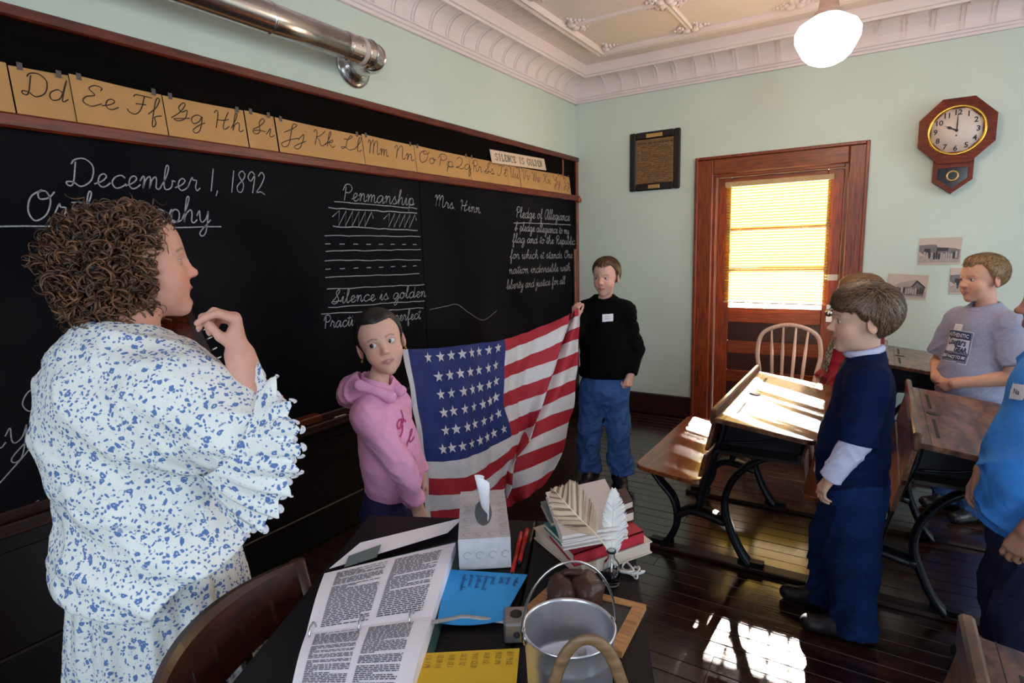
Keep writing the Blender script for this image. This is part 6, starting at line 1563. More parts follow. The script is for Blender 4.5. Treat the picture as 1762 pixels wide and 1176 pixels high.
# ================================================================== boy in bright blue shirt at the right edge
def blue_boy():
    r = person((2.915, 2.33), (-1, -.06), 'boy in bright blue shirt, cut off by the right edge, arms hanging')
    hd = Head((0, .0, 1.235), rotm(0, 0, 0), 1.1); neck = V3(0, -.01, 1.09)
    shl, shr = V3(-.15, -.01, 1.015), V3(.15, -.01, 1.015)
    lc = lambda x, y, d: to_local(r, ondepth(x, y, d))
    ell_, elr = V3(-.205, -.01, .79), V3(.20, .0, .79); wrl, wrr = V3(-.185, .075, .615), V3(.175, .115, .655)
    hl = hand_prims(wrl, nrm((.08, .35, -.93)), (.6, .7, .2), (-.8, .5, .2), .85, ((22, 32, 22), (26, 34, 24), (30, 36, 26), (34, 40, 28)), (22, 12, 10))
    hr = hand_prims(wrr, nrm((-.05, .30, -.95)), (-.6, .7, .2), (.8, .5, .2), .85, ((22, 32, 22),)*4, (22, 12, 10))
    figure(r, hd, neck, [[C(shl, ell_, .045, .040), C(ell_, wrl, .039, .028)]+hl, [C(shr, elr, .045, .040), C(elr, wrr, .039, .028)]+hr], (.45, .22, .15), (.4, .15, .13), (.03, .02, .015), lids=(17, 16), iris=(.05, .03, .02), sh=(shl, shr))
    blue = plain('bright_blue_cotton', (.06, .28, .80), .8, noise=.12, nscale=9, bump=.15, bscale=500, wrinkle=.35, wscale=7, spec=.12)
    fn, lo, hi = torso_fn(neck, (shl, shr), .545, .165, .80, cy=.01, belly=((0, .05, .72), (.14, .10, .17)), sleeves=[[(shl, shl+(ell_-shl)*.82, .068, .072)], [(shr, shr+(elr-shr)*.82, .068, .072)]], amp=.006, seed=5.)
    sdf_part('t_shirt', r, fn, lo, hi, .006, blue)
    trousers(r, [V3(-.08, 0, .53), V3(.08, 0, .53)], [V3(-.09, .02, .32), V3(.09, .02, .32)], [V3(-.09, 0, .05), V3(.09, 0, .05)], plain('navy_trousers', (.006, .010, .045), .85), (.10, .092, .085), .04, .60, .145, .85)
    for x in (-.09, .09): sdf_part('shoe', r, shoe_fn((x, .0, 0), (x, 1, 0), 1.05), (x-.13, -.13, 0), (x+.13, .22, .17), .006, M_shoe)
    short_hair(r, hd, (.012, .009, .008), (.03, .022, .018), thick=.012, seed=9, n=2500, length=.03)
    name_tag(r, fn, V3(-.075, .15, .985), nrm((-1, -.5, .1)), (0, 0, 1), .075, .05, 'Na'); r.scale = (1.06, 1.06, 1.06)
blue_boy()

# ================================================================== child half hidden behind the navy boy
def hidden_child():
    r = person((2.345, 3.84), (-1, -.15), 'brown-haired child in red and camouflage jacket, mostly hidden behind the navy boy')
    lc = lambda x, y, d: to_local(r, ondepth(x, y, d))
    hd = Head(lc(1478, 514, 3.28), rotm(10, 0, 0), 1.10); neck = V3(0, -.01, 1.11)
    shl, shr = V3(-.145, -.01, 1.03), V3(.145, -.01, 1.03); ell_, elr = V3(-.20, .02, .80), V3(.20, .05, .80); wrl, wrr = V3(-.15, .12, .66), V3(.14, .16, .66)
    figure(r, hd, neck, [[C(ell_, wrl, .036, .026)]+hand_prims(wrl, (.3, .4, -.85), (.6, .6, .2), (-.7, .6, .2), .8), [C(elr, wrr, .036, .026)]+hand_prims(wrr, (-.3, .4, -.85), (-.6, .6, .2), (.7, .6, .2), .8)], SK['fair'], (.42, .15, .14), (.2, .11, .06))
    red = plain('red_jacket', (.30, .008, .02), .55, noise=.1)
    fn, lo, hi = torso_fn(neck, (shl, shr), .56, .17, .82, cy=.02, belly=((0, .05, .72), (.15, .11, .2)), sleeves=[[(shl, ell_, .066, .06), (ell_, wrl, .058, .045)], [(shr, elr, .066, .06), (elr, wrr, .058, .045)]], amp=.006, seed=7.)
    sdf_part('jacket', r, fn, lo, hi, .0065, red)
    m, t, p = new_mat('camouflage_cloth'); tc = t.nodes.new('ShaderNodeTexCoord'); vz = t.nodes.new('ShaderNodeTexNoise'); vz.inputs['Scale'].default_value = 22; vz.inputs['Detail'].default_value = 2; t.links.new(tc.outputs['Object'], vz.inputs['Vector'])
    rp = t.nodes.new('ShaderNodeValToRGB'); rp.color_ramp.interpolation = 'CONSTANT'
    for pos, c in ((.42, (.05, .045, .03)), (.48, (.22, .13, .05)), (.54, (.35, .36, .33)), (.6, (.02, .02, .025))): e = rp.color_ramp.elements.new(pos); e.color = rgb(c)
    rp.color_ramp.elements[0].color = rgb((.30, .27, .22)); t.links.new(vz.outputs[0], rp.inputs[0]); t.links.new(rp.outputs[0], p.inputs['Base Color']); p.inputs['Roughness'].default_value = .8
    drape('camouflage_panel', r, quad_mesh(.17, .34, 14, 20), fn, V3(-.02, .16, .93), (-1, 0, 0), (0, 0, 1), m, .004)
    def hood(P): return smax(s_ell(P, neck+V3(0, -.05, .0), (.13, .10, .07)), -s_cap(P, neck, neck+V3(0, .03, .2), .06, .09), .01)
    sdf_part('jacket_hood', r, hood, neck-.16, neck+.16, .006, plain('black_fleece', (.006, .006, .009), .9))
    name_tag(r, fn, V3(-.085, .13, .93), (-1, -.4, 0), (0, 0, 1), .05, .06)
    trousers(r, [V3(-.08, 0, .55), V3(.08, 0, .55)], [V3(-.09, .02, .33), V3(.09, .02, .33)], [V3(-.09, 0, .05), V3(.09, 0, .05)], M_jean2, (.10, .09, .08), .04, .60, .14, .85)
    for x in (-.09, .09): sdf_part('shoe', r, shoe_fn((x, .0, 0), (x, 1, 0), 1.05), (x-.13, -.13, 0), (x+.13, .22, .17), .006, M_shoe)
    comb = lambda q: np.stack([q[:, 0]*1.5, .9*np.clip(q[:, 1]+.06, -.06, .15)*8-.25, -.25-1.2*np.clip(.06-q[:, 2], -.05, .1)*6], 1)
    short_hair(r, hd, (.16, .075, .035), (.34, .18, .09), thick=.016, front=.052, bangs=.02, ear_cover=-.02, nape=-.07, seed=11, n=3500, length=.06, comb=comb, wild=.18)
hidden_child()
# ================================================================== girl in pink hoodie holding the hoist end of the flag
def girl():
    r = person((.903, 1.520), (.955, .295), 'girl in pink hooded sweatshirt with dark tied hair looking over her shoulder beside the flag')
    lc = lambda x, y, d: to_local(r, ondepth(x, y, d))
    hc = lc(655, 589, 2.15); hd = Head(hc, rotm(-58, 5, 13), 1.07, jaw=.94, nose=.95, cheek=1.05, eye=1.2)
    neck = V3(.0, -.03, 1.030)
    shl, shr = V3(-.098, -.01, .925), V3(.098, -.03, .925)
    elr, wrr = lc(688, 800, 2.05), lc(716, 868, 2.08); ell_, wrl = V3(-.165, -.02, .75), V3(-.14, .06, .62)
    hr = hand_prims(wrr, nrm((-.05, .25, -.96)), (-.7, .6, 0), (.7, .6, .2), .72, ((30, 40, 25),)*4, (20, 15, 10))
    hl = hand_prims(wrl, nrm((0, .25, -.95)), (.6, .7, 0), (-.7, .6, 0), .72, ((40, 50, 30),)*4, (20, 20, 15))
    b_, hfn = figure(r, hd, neck, [[C(elr, wrr, .032, .024)]+hr, [C(ell_, wrl, .032, .024)]+hl], (.70, .41, .32), (.50, .20, .20), (.14, .075, .05), lids=(31, 24), gaze=(.42, .9, .12), iris=(.035, .018, .010), nr=.035, sh=(shl, shr))
    pink = plain('pink_fleece', (.78, .36, .58), .85, noise=.06, nscale=30, bump=.2, bscale=400, wrinkle=.28, wscale=6)
    fn, lo, hi = torso_fn(neck, (shl, shr), .60, .118, .88, cy=.01, belly=((0, .030, .75), (.10, .08, .14)), sleeves=[[(shl, ell_, .050, .045), (ell_, wrl, .044, .036)], [(shr, elr, .052, .047), (elr, wrr, .046, .034)]], amp=.0035, seed=4., neck_hole=.050, sh_r=.045)
    o = sdf_part('hoodie', r, fn, lo, hi, .0052, pink)
    def band(P): return smax(smax(s_ecap(P, (0, .01, .64), (0, .01, .56), .114, .110, .88), P[:, 2]-.615, .004), .565-P[:, 2], .006)
    sdf_part('waistband', r, band, (-.17, -.16, .55), (.17, .18, .63), .005, pink)
    nk = neck+V3(0, -.005, .004)
    def hood(P):
        d = s_ell(P, nk+V3(.0, -.050, -.015), (.098, .070, .050)); d = smin(d, s_ell(P, nk+V3(.03, -.085, -.045), (.070, .045, .045)), .04)
        d = smin(d, s_cap(P, nk+V3(.085, -.02, .0), nk+V3(.045, .075, -.045), .026, .02), .03); d = smin(d, s_cap(P, nk+V3(-.085, -.02, .0), nk+V3(-.045, .075, -.045), .026, .02), .03)
        d = smax(d, -s_cap(P, nk+V3(0, -.01, -.02), nk+V3(0, .0, .2), .058, .085), .012); return d+folds(P, .003, (40, 30, 25, 1, 1), (25, 60, 20, 2, .7))
    sdf_part('hood', r, hood, nk-V3(.18, .25, .16), nk+V3(.18, .13, .10), .005, pink)
    mag = plain('magenta_print', (.45, .02, .12), .7)
    for txt, y, x, s in (('gl', .005, .0, .085), ('l', -.075, .01, .05)):
        me_mb = MB()
        for st in stroke_text(txt, -.035+x, y, s*.36, .025+x, slant=.3): ribbon(me_mb, st, .006, lambda a, b, h: (a, b, 0))
        drape('script_print', o, me_mb.mesh('script'), fn, V3(.045, .13, .90), (-.9, -.4, 0), (0, 0, 1), mag, .003)
    pk_mb = MB(); ribbon(pk_mb, [tuple(q) for q in catmull([(.02, .06), (.035, .03), (.03, -.02), (0, -.05)], 6)], .005, lambda a, b, h: (a, b, 0))
    drape('pocket_edge', o, pk_mb.mesh('pocket'), fn, V3(.09, .09, .72), (0, 1, 0), (0, 0, 1), mag, .003)
    trousers(r, [V3(-.07, 0, .54), V3(.07, 0, .54)], [V3(-.075, .02, .32), V3(.075, .02, .32)], [V3(-.075, 0, .05), V3(.075, 0, .05)], plain('indigo_leggings', (.012, .010, .07), .8), (.085, .068, .062), .04, .60, .118, .85)
    for x in (-.075, .075): sdf_part('shoe', r, shoe_fn((x, .0, 0), (x, 1, 0), .98), (x-.13, -.13, 0), (x+.13, .22, .17), .006, M_shoe)
    comb = lambda q: np.stack([q[:, 0]*1.2-.12, np.full(len(q), -1.0), .1+0*q[:, 0]], 1)
    short_hair(r, hd, (.006, .0045, .004), (.022, .014, .012), thick=.0075, front=.072, edge=0.0, side=-.02, nape=-.06, seed=21, n=5200, length=.075, width=.0022, comb=comb, lift=.002, wild=.07, base=(.006, .0045, .004))
    pt = hd.glob((0, -.115, .0)); tail = hd.glob((-.02, -.13, -.09))
    sdf_part('ponytail', r, lambda P: smin(s_cap(P, hd.glob((0, -.095, .012)), pt, .022, .028), s_cap(P, pt, tail, .030, .016), .02)+folds(P, .002, (120, 90, 10, 0, 1)), np.minimum(pt, tail)-.06, np.maximum(pt, tail)+.06, .004, M_hair, (.006, .0045, .004))
    for sx in (-1, 1):
        e = hd.glob((sx*.078, -.004, -.040)); MB().tube([tuple(e+V3(.005*math.cos(a), 0, .006*math.sin(a)-.006)) for a in [2*math.pi*k/14 for k in range(14)]], .0014, 6, closed=True).build('earring', plain('gold', (.8, .5, .12), .2, 1.0), r)
girl()

# ================================================================== flag stretched between the girl and the boy in black
def flag():
    # columns from hoist to fly: picture points of the 14 stripe boundaries; each is set on the hanging cloth surface
    up = lambda a, b, n: [(a[0]+(b[0]-a[0])*k/n, a[1]+(b[1]-a[1])*k/n) for k in range(n)]
    cols = []
    cols.append((0.0, up((701, 601), (735, 795), 7)+[(735, 795), (737, 823), (738, 852), (740, 880), (741, 908), (742, 936), (743, 965)], 0.0))
    cols.append((0.10, up((744, 600), (772, 794), 7)+[(772, 794), (774, 824), (775, 852), (776, 877), (776, 903), (777, 928), (778, 953)], -.004))
    cols.append((0.21, up((790, 595), (811, 786), 7)+[(811, 786), (812, 818), (812, 846), (812, 868), (812, 890), (812, 912), (812, 934)], .006))
    cols.append((0.31, up((832, 590), (846, 769), 7)+[(846, 769), (848, 796), (842, 823), (838, 846), (836, 868), (834, 890), (832, 912)], .0))
    cols.append((0.40, [(870, 584), (870, 604), (868, 630), (866.5, 653), (866, 678), (868, 702.5), (875, 728), (881, 751), (884, 769), (880, 791), (873, 816), (866, 842), (858, 866), (850, 890)], .008))
    cols.append((0.56, [(922, 566), (921, 584), (918, 609), (912, 634), (908, 661), (904, 688), (903, 714), (902, 740), (898, 763), (888, 787), (880, 812), (874, 840), (866, 864), (858, 888)], -.01))
    cols.append((0.735, [(972, 545), (972, 560), (966, 588), (957, 618), (949, 646), (940, 674), (931, 702), (922, 729), (911, 758), (888, 789), (880, 815), (881, 837), (872, 858), (864, 880)], .05))
    cols.append((0.79, [(982, 539), (980, 552), (970, 577), (960, 600), (950, 626), (940, 653), (932, 678), (920, 708), (905, 736), (892, 768), (868, 800), (865, 824), (872, 846), (884, 868)], -.05))
    cols.append((0.90, [(990, 534), (989, 546), (986, 567), (980, 588), (976, 613), (970, 639), (964, 664), (955, 690), (945, 717), (936, 746), (922, 775), (918, 803), (912, 832), (905, 858)], .01))
    cols.append((1.0, [(997, 528), (998, 541), (998, 562), (996.5, 584), (995, 606), (993, 629), (991, 653), (989, 674), (986, 702), (980, 726), (975, 754), (969, 779), (955, 808), (935, 836)], 0.0))
    h0 = ondepth(703, 602, 2.32); h1 = ondepth(997, 530, 3.44); d = (h1-h0); d.z = 0; nvec = Vector((d.y, -d.x, 0)).normalized()   # towards the camera
    grid = []
    for u, px, off in cols:
        line = []
        for k, (x, y) in enumerate(px):
            ry = ray(x, y); p0 = h0+nvec*(off+.05*(k/13)*math.sin(u*8)); t_ = (p0-Vector(CAM_LOC)).dot(nvec)/ry.dot(nvec); line.append(np.array(Vector(CAM_LOC)+ry*t_))
        grid.append(line)
    GR = np.array(grid)    # (ncol,14,3)
    seg = np.linalg.norm(np.diff(GR[:, 1:6].mean(1), axis=0), axis=1); cum = np.concatenate([[0], np.cumsum(seg)]); ic = 4
    us = np.where(np.arange(len(cum)) <= ic, cum/cum[ic]*.40, .40+(cum-cum[ic])/(cum[-1]-cum[ic])*.60)
    def cr(p0, p1, p2, p3, t): return .5*(2*p1+(p2-p0)*t+(2*p0-5*p1+4*p2-p3)*t*t+(3*p1-p0-3*p2+p3)*t**3)
    def S(u, v):
        i = int(np.clip(np.searchsorted(us, u, 'right')-1, 0, len(us)-2)); t = (u-us[i])/(us[i+1]-us[i]); vv = min(max(v, 0), 1)*13; j = min(int(vv), 12); s = vv-j
        rows = []
        for jj in (j-1, j, j+1, j+2):
            jc = min(max(jj, 0), 13); f = lambda k: GR[min(max(k, 0), len(us)-1)][jc]; rows.append(cr(f(i-1), f(i), f(i+1), f(i+2), t))
        p = cr(*rows, s); n_ = .0035*math.sin(u*60+v*9)+.0025*math.sin(u*37-v*30+1)+.002*math.sin(u*120+v*22)
        return p+np.array(nvec)*n_
    root = empty('flag', tuple(S(0, 0)), label='old striped flag with rows of white stars, held between girl and boy', cat='flag'); o0 = S(0, 0)
    cl = lambda nm, c: (lambda m_: m_)(plain(nm, c, .7, noise=.06, nscale=40, bump=.15, bscale=600))
    M_r, M_w, M_b = cl('flag_red', (.36, .008, .022)), cl('flag_white', (.60, .58, .60)), cl('flag_blue', (.010, .022, .14))
    for k in range(13):
        mb = MB(); u0 = 0.40 if k < 7 else 0.0
        mb.grid(lambda a, b: tuple(S(u0+(1-u0)*a, (k+b)/13)-o0), 90 if k >= 7 else 60, 5); mb.build('stripe', M_r if k % 2 == 0 else M_w, root)
    mb = MB(); mb.grid(lambda a, b: tuple(S(.40*a, b*7/13)-o0), 44, 36); mb.build('canton', M_b, root)
    mb = MB(); mb.grid(lambda a, b: tuple(S(0, b)-o0+(S(0, b)-S(.05, b))*(1-a)*.45), 3, 30); mb.build('heading', M_w, root)
    rows = [(8, .085), (7, .25), (7, .41), (7, .57), (7, .73), (8, .89)]
    for nst, fv in rows:
        for i in range(nst):
            fu = .18+(.74)*(i/(nst-1)) if nst == 8 else .24+(.66)*(i/(nst-1)); cu, cv = .40*fu, fv*7/13
            p = S(cu, cv); du = (S(cu+.005, cv)-p)/.005; dv = (S(cu, cv+.01)-p)/.01; du_l, dv_l = np.linalg.norm(du), np.linalg.norm(dv); R_ = .027
            nn = np.cross(du, -dv); nn /= np.linalg.norm(nn); nn = nn if nn@np.array(nvec) > 0 else -nn
            pts = [p+nn*.003-o0]
            for k in range(10):
                a = math.pi/2+k*math.pi/5; rr = R_ if k % 2 == 0 else R_*.40; q = S(cu+rr*math.cos(a)/du_l, cv-rr*math.sin(a)/dv_l); pts.append(q+nn*.0028-o0)
            MB().add([tuple(q) for q in pts], [(0, k+1, (k+1) % 10+1) for k in range(10)]).build('star', M_w, root)
flag()

# ================================================================== teacher
def floral():
    m, t, p = new_mat('blue_floral_cotton'); N = t.nodes.new; tc = N('ShaderNodeTexCoord')
    def vor(scale, feat='F1', rnd=1.0):
        v = N('ShaderNodeTexVoronoi'); v.inputs['Scale'].default_value = scale; v.feature = feat; v.inputs['Randomness'].default_value = rnd; return v
    wp = N('ShaderNodeTexNoise'); wp.inputs['Scale'].default_value = 60; wp.inputs['Detail'].default_value = 2; t.links.new(tc.outputs['Object'], wp.inputs['Vector'])
    ad = N('ShaderNodeMixRGB'); ad.blend_type = 'ADD'; ad.inputs[0].default_value = .018; t.links.new(tc.outputs['Object'], ad.inputs[1]); t.links.new(wp.outputs['Color'], ad.inputs[2])
    f = vor(46); t.links.new(ad.outputs[0], f.inputs['Vector'])                       # blossoms
    def ramp(src, stops):
        r = N('ShaderNodeValToRGB'); r.color_ramp.elements[0].position = stops[0][0]; r.color_ramp.elements[0].color = (stops[0][1],)*3+(1,); r.color_ramp.elements[1].position = stops[1][0]; r.color_ramp.elements[1].color = (stops[1][1],)*3+(1,)
        for q, c in stops[2:]: e = r.color_ramp.elements.new(q); e.color = (c, c, c, 1)
        t.links.new(src, r.inputs[0]); return r.outputs[0]
    bl = ramp(f.outputs['Distance'], [(.0, .35), (.07, .35), (.10, 1), (.24, 1), (.29, 0)])
    sel = N('ShaderNodeSeparateColor'); t.links.new(f.outputs['Color'], sel.inputs[0]); keep = ramp(sel.outputs[0], [(.02, 0), (.04, 1)])
    mul = N('ShaderNodeMath'); mul.operation = 'MULTIPLY'; t.links.new(bl, mul.inputs[0]); t.links.new(keep, mul.inputs[1])
    g = vor(105); t.links.new(ad.outputs[0], g.inputs['Vector']); lf = ramp(g.outputs['Distance'], [(.28, 1), (.38, 0)])
    big = N('ShaderNodeTexNoise'); big.inputs['Scale'].default_value = 26; big.inputs['Detail'].default_value = 1; t.links.new(tc.outputs['Object'], big.inputs['Vector']); msk = ramp(big.outputs[0], [(.36, 0), (.42, 1)])
    mu2 = N('ShaderNodeMath'); mu2.operation = 'MULTIPLY'; t.links.new(lf, mu2.inputs[0]); t.links.new(msk, mu2.inputs[1])
    mxm = N('ShaderNodeMath'); mxm.operation = 'MAXIMUM'; t.links.new(mul.outputs[0], mxm.inputs[0]); t.links.new(mu2.outputs[0], mxm.inputs[1])
    mix = N('ShaderNodeMix'); mix.data_type = 'RGBA'; mix.inputs[6].default_value = rgb((.83, .84, .81)); mix.inputs[7].default_value = rgb((.11, .20, .46)); t.links.new(mxm.outputs[0], mix.inputs[0]); t.links.new(mix.outputs[2], p.inputs['Base Color'])
    p.inputs['Roughness'].default_value = .85; p.inputs['Specular IOR Level'].default_value = .2
    wr = N('ShaderNodeTexNoise'); wr.inputs['Scale'].default_value = 14; wr.inputs['Detail'].default_value = 3; wr.inputs['Distortion'].default_value = 1.2; t.links.new(tc.outputs['Object'], wr.inputs['Vector'])
    b = N('ShaderNodeBump'); b.inputs['Strength'].default_value = .5; b.inputs['Distance'].default_value = .012; t.links.new(wr.outputs[0], b.inputs['Height']); t.links.new(b.outputs[0], p.inputs['Normal'])
    return m
def teacher():
    r = person((1.0, .635), (.05, 1), 'teacher with curly brown hair in a blue-flowered cotton dress, singing with one hand raised')
    lc = lambda x, y, d: to_local(r, ondepth(x, y, d)); fm = floral(); lace = plain('white_lace', (.70, .66, .70), .9, noise=.15, nscale=200)
    hc = lc(232, 456, 1.345); hd = Head(hc, rotm(-24, 5, 0), 1.19, jaw=1.16, cheek=1.22, width=1.06, nose=.82, mouth_open=1.2)
    neck = V3(.015, -.005, 1.335)
    shr, shl = V3(.185, .0, 1.215), V3(-.15, .0, 1.245)
    elr, wrr = lc(452, 742, 1.24), lc(413, 612, 1.24)
    pin = hand_prims(wrr, nrm((.02, -.05, 1)), (.92, -.4, 0), (.42, .9, .10), .98, ((62, 42, 18), (66, 55, 30), (72, 70, 40), (80, 75, 45)), (10, 38, 22), opp=1.0)
    ell_, wrl = V3(-.26, .10, 1.02), V3(-.06, .30, 1.06)
    hl = hand_prims(wrl, nrm((.8, .4, .2)), (0, .2, 1), (-.1, .9, 0), .98)
    figure(r, hd, neck, [[C(elr, wrr, .046, .031)]+pin, [C(ell_, wrl, .045, .03)]+hl], (.66, .34, .26), (.46, .14, .13), (.16, .08, .05), lids=(3, 4), gaze=(0, 1, -.5), iris=(.05, .04, .03), nr=.058, lid_tone=.95, sh=(shl, shr), blush=(.14, -.05, -.04))
    T = nrm((.40, .92, 0))
    seam = lc(390, 735, 1.22)
    def blouse(P):
        t = P@T
        d = s_ecap(P, (.02, -.0, 1.13), (.03, .02, .84), .205, .228, .88)
        d = smin(d, s_ell(P, (.01, -.025, 1.17), (.195, .145, .17)), .08); d = smin(d, s_cap(P, shl, shr, .078, .078), .08)
        d = smin(d, s_ell(P, (0, .09, 1.07), (.18, .14, .13)), .08); d = smin(d, s_cap(P, neck+V3(0, -.02, -.03), neck+V3(0, -.02, -.05), .072, .085), .06)
        e = smin(s_cap(P, shr, seam, .092, .092), s_cap(P, shl, ell_, .09, .085), .01); e = smin(e, s_cap(P, ell_, wrl, .085, .06), .04)
        d = smin(d, e, .05)
        w_ = folds(P, .0045, (9, 7, 22, 0, 1), (-14, 16, 28, 2, .8), (22, -20, 12, 4, .6), (38, 34, 40, 1, .35))
        hem = .785+.55*np.clip(t+.02, 0, .3)+.012*np.sin(t*30)
        cut = smax(d+w_, hem-P[:, 2], .008)
        fl_ = np.clip((hem+.20-P[:, 2])/.20, 0, 1)*.030; cut = smax(d+w_-fl_, hem-P[:, 2], .006)
        return smax(cut, -s_cap(P, neck+V3(0, .0, .0), neck+V3(0, .04, .14), .066, .09), .01)
    lo = V3(-.40, -.36, .74); hi = V3(.46, .42, 1.42)
    sdf_part('blouse', r, blouse, lo, hi, .0066, fm)
    def skirt(P):
        z = P[:, 2]; th = np.arctan2(P[:, 1], P[:, 0]); w_ = (.012*np.sin(th*13+2*np.sin(z*3))+.006*np.sin(th*29+z*6))*np.clip((1.05-z)*1.6, 0, 1)
        rad = .155+.13*np.clip((1.0-z)/1.0, 0, 1)**.8; q = np.sqrt(P[:, 0]**2+((P[:, 1])/.9)**2)
        d = (q-rad-w_)*.85; d = smax(d, .03-z, .006); return smax(d, z-1.0, .01)
    sdf_part('skirt', r, skirt, (-.36, -.34, .02), (.36, .34, 1.02), .0085, fm)
    for x in (-.10, .10): sdf_part('shoe', r, shoe_fn((x, .02, 0), (x, 1, 0), 1.2), (x-.14, -.13, 0), (x+.14, .26, .18), .007, M_shoe)
    # flounced sleeve: gathered frill with a lace edge
    sp = [(424, 640, 1.25), (441, 668, 1.20), (433, 715, 1.165), (412, 762, 1.15), (378, 802, 1.15), (346, 818, 1.17), (336, 792, 1.23), (340, 722, 1.31), (370, 665, 1.33), (402, 640, 1.30)]
    ep = [(420, 634, 1.26), (458, 648, 1.20), (496, 706, 1.155), (512, 770, 1.14), (499, 828, 1.15), (470, 884, 1.17), (428, 908, 1.18), (386, 872, 1.22), (392, 790, 1.32), (408, 690, 1.33)]
    A_ = np.array(catmull([tuple(lc(*q)) for q in sp], 12, True)); B2 = np.array(catmull([tuple(lc(*q)) for q in ep], 12, True)); n = len(A_)
    ca_, cb_ = A_.mean(0), B2.mean(0); mb = MB(); nv = 8; vs = []
    for j in range(nv+1):
        v = j/nv
        for i in range(n):
            p = A_[i]*(1-v)+B2[i]*v; c = ca_*(1-v)+cb_*v; ru = .013*v*math.sin(i*2*math.pi*17/n)+.006*v*math.sin(i*2*math.pi*31/n+1); dirv = nrm(p-c); bul = .012*math.sin(math.pi*v); vs.append(p+dirv*(ru+bul+.002))
    fs = [(j*n+i, j*n+(i+1) % n, (j+1)*n+(i+1) % n, (j+1)*n+i) for j in range(nv) for i in range(n)]
    mb.add(vs, fs, True).build('sleeve_frill', fm, r)
    edge = vs[-n:]; lm = MB()
    nsc = 46
    for k in range(nsc):
        f = k*n/nsc; i = int(f) % n; p = np.array(edge[i]); dirv = nrm(np.array(edge[i])-np.array(vs[-2*n+i])); tng = nrm(np.array(edge[(i+1) % n])-np.array(edge[i-1])); 
        lm.tube([tuple(p+tng*.0075*math.cos(a)+dirv*(.001+.008*math.sin(a))) for a in [math.pi*q/6 for q in range(7)]], .0022, 5)
        fan = [tuple(p)]+[tuple(p+tng*.0075*math.cos(a)+dirv*(.001+.0075*math.sin(a))) for a in [math.pi*q/6 for q in range(7)]]; lm.add(fan, [(0, q, q+1) for q in range(1, 7)])
    lm.build('lace_edging', lace, r, kind='stuff')
    # lace at the neck
    lm = MB()
    for k in range(26):
        a = math.radians(-200+k*11); c = neck+V3(.088*math.cos(a), .085*math.sin(a)+.012, -.012-.03*math.sin(a)); lm.lathe([(.009, 0), (.006, .005), (.001, .006)], tuple(c), 7)
    lm.build('neck_lace', lace, r, kind='stuff')
    # pick held between the fingertips
    pk_ = hand_tip = lc(345, 562, 1.235)
    # curly hair: soft core plus ringlets
    H = hd.k
    def core_l(q):
        q = q*1.10+np.array((0, -.004, 0))
        d = s_ell(q, (0, -.040, .015), (.098, .105, .102)); d = smin(d, s_ell(q, (0, -.062, -.050), (.104, .075, .072)), .04); d = smin(d, s_ell(q, (0, .012, .070), (.075, .052, .036)), .04)
        d = d+.006*np.sin(q[:, 0]*70+3*np.sin(q[:, 2]*50))*np.sin(q[:, 2]*65+q[:, 1]*40)+.004*np.sin(q[:, 1]*110+q[:, 2]*30)
        d = smax(d, -s_ell(q, (0, .122, -.035), (.125, .105, .108)), .012); return d
    core = lambda P: core_l(hd.loc(P))*H
    v0, q0 = mesh_sdf(core, hd.c-.20*H, hd.c+.20*H, .006); rng = np.random.RandomState(4); vs, qs, cs = [v0], [q0], [np.tile((.022, .012, .008), (len(v0), 1))]; nb_ = len(v0)
    NC, K, S_ = 2300, 18, 4; tri = q0[rng.randint(0, len(q0), NC)]; st = v0[tri].mean(1)+rng.normal(0, .004, (NC, 3)); nn = grad(core, st)
    for i in range(NC):
        q = hd.loc(st[i:i+1])[0]; n0 = nn[i]; down = V3(0, 0, -1)+rng.normal(0, .45, 3); tdir = nrm(down-n0*(down@n0)*.8+n0*.15); u = nrm(np.cross(tdir, n0)+1e-6); w_ = np.cross(tdir, u)
        Lh = rng.uniform(.025, .065); turns = rng.uniform(.8, 2.0); hr_ = rng.uniform(.006, .013); ph = rng.uniform(0, 6.28); tt = np.linspace(0, 1, K)
        a = ph+tt*turns*2*math.pi*rng.choice((-1, 1)); path = st[i]+np.outer(tt*Lh, tdir)+(np.outer(np.cos(a), u)+np.outer(np.sin(a), w_))*hr_+n0*.004
        ql = hd.loc(path); m_ = s_ell(ql, (0, .122, -.035), (.120, .100, .104)).min()
        if m_ < 0: continue
        Tn = np.gradient(path, axis=0); Tn /= np.linalg.norm(Tn, axis=1, keepdims=True); U = np.cross(Tn, n0); U /= np.maximum(np.linalg.norm(U, axis=1, keepdims=True), 1e-6); W_ = np.cross(Tn, U)
        rr = .0019*rng.uniform(.6, 1.4)*np.sin(math.pi*(.12+.86*tt))**.5
        ring = np.stack([path+(U*math.cos(b)+W_*math.sin(b)*.5)*rr[:, None]*1.5 for b in (0, math.pi/2, math.pi, 3*math.pi/2)], 1).reshape(-1, 3)
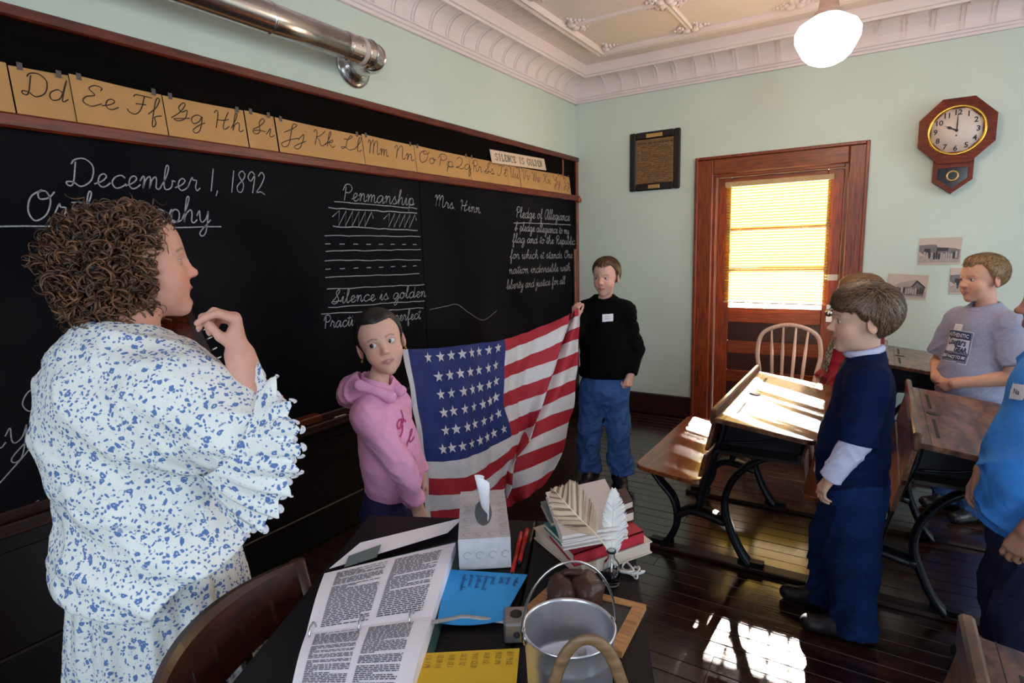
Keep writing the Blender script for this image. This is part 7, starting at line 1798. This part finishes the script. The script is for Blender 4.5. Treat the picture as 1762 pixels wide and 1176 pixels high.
        idx = np.arange(K-1)[:, None]*S_; k4 = np.arange(S_); f_ = np.stack([idx+k4, idx+(k4+1) % S_, idx+S_+(k4+1) % S_, idx+S_+k4], -1).reshape(-1, 4)
        vs.append(ring); qs.append(f_+nb_); nb_ += len(ring); mixc = rng.rand()**1.3; cs.append(np.tile(np.array((.030, .015, .009))*(1-mixc)+np.array((.20, .088, .042))*mixc, (len(ring), 1)))
    link('curly_hair', np_mesh('curly_hair', np.concatenate(vs), np.concatenate(qs), np.concatenate(cs), M_hair), None, r)
    return r, lc
TEACH, tlc = teacher()
# autoharp leaning on her far shoulder, with tuning pins; pick in her hand
def autoharp():
    a, b = ondepth(326, 548, 1.50), ondepth(392, 690, 1.50); e = (b-a); L_ = e.length
    r = empty('autoharp', tuple(a), label='brown wooden autoharp with metal tuning pins held against the teacher\'s shoulder', cat='autoharp')
    z_ = e.normalized(); x_ = (ray(330, 600)).normalized(); x_ = (x_-z_*x_.dot(z_)).normalized(); y_ = z_.cross(x_)
    F = lambda p, q, s: tuple(z_*p+y_*q+x_*s)
    mb = MB(); mb.prism([(-.02, 0), (L_*1.15, 0), (L_*1.15, -.20), (.06, -.17), (-.02, -.06)], -.022, .030, lambda p, q, h: F(p, q, h)); mb.build('body', wood('harp_wood', '3a0f05', '6e2409', 'X', 8, rough=.25), r)
    mb = MB(); mb.prism([(-.02, .012), (L_*1.15, .012), (L_*1.15, -.004), (-.02, -.004)], -.026, .034, lambda p, q, h: F(p, q, h)); mb.build('pin_block', wood('harp_pin_block', '170806', '2e120b', 'X', 8, rough=.3), r)
    for k in range(9):
        p = .012+k*L_*.12
        o = MB().tube([F(p, .010, .012*(k % 2)-.005), F(p-.002, .030, .012*(k % 2)-.005)], .0026, 8).build('tuning_pin', M_steel, r)
    c = ondepth(343, 563, 1.232)
    tag(MB().lathe([(.001, -.0008), (.010, -.0008), (.011, 0), (.010, .0008), (.001, .0008)], tuple(c), 14, Matrix.Rotation(1.2, 4, 'X')).build('finger_pick', plain('clear_pick', (.45, .48, .52), .15)), 'small clear plastic pick pinched in the teacher\'s raised fingers', 'pick')
autoharp()
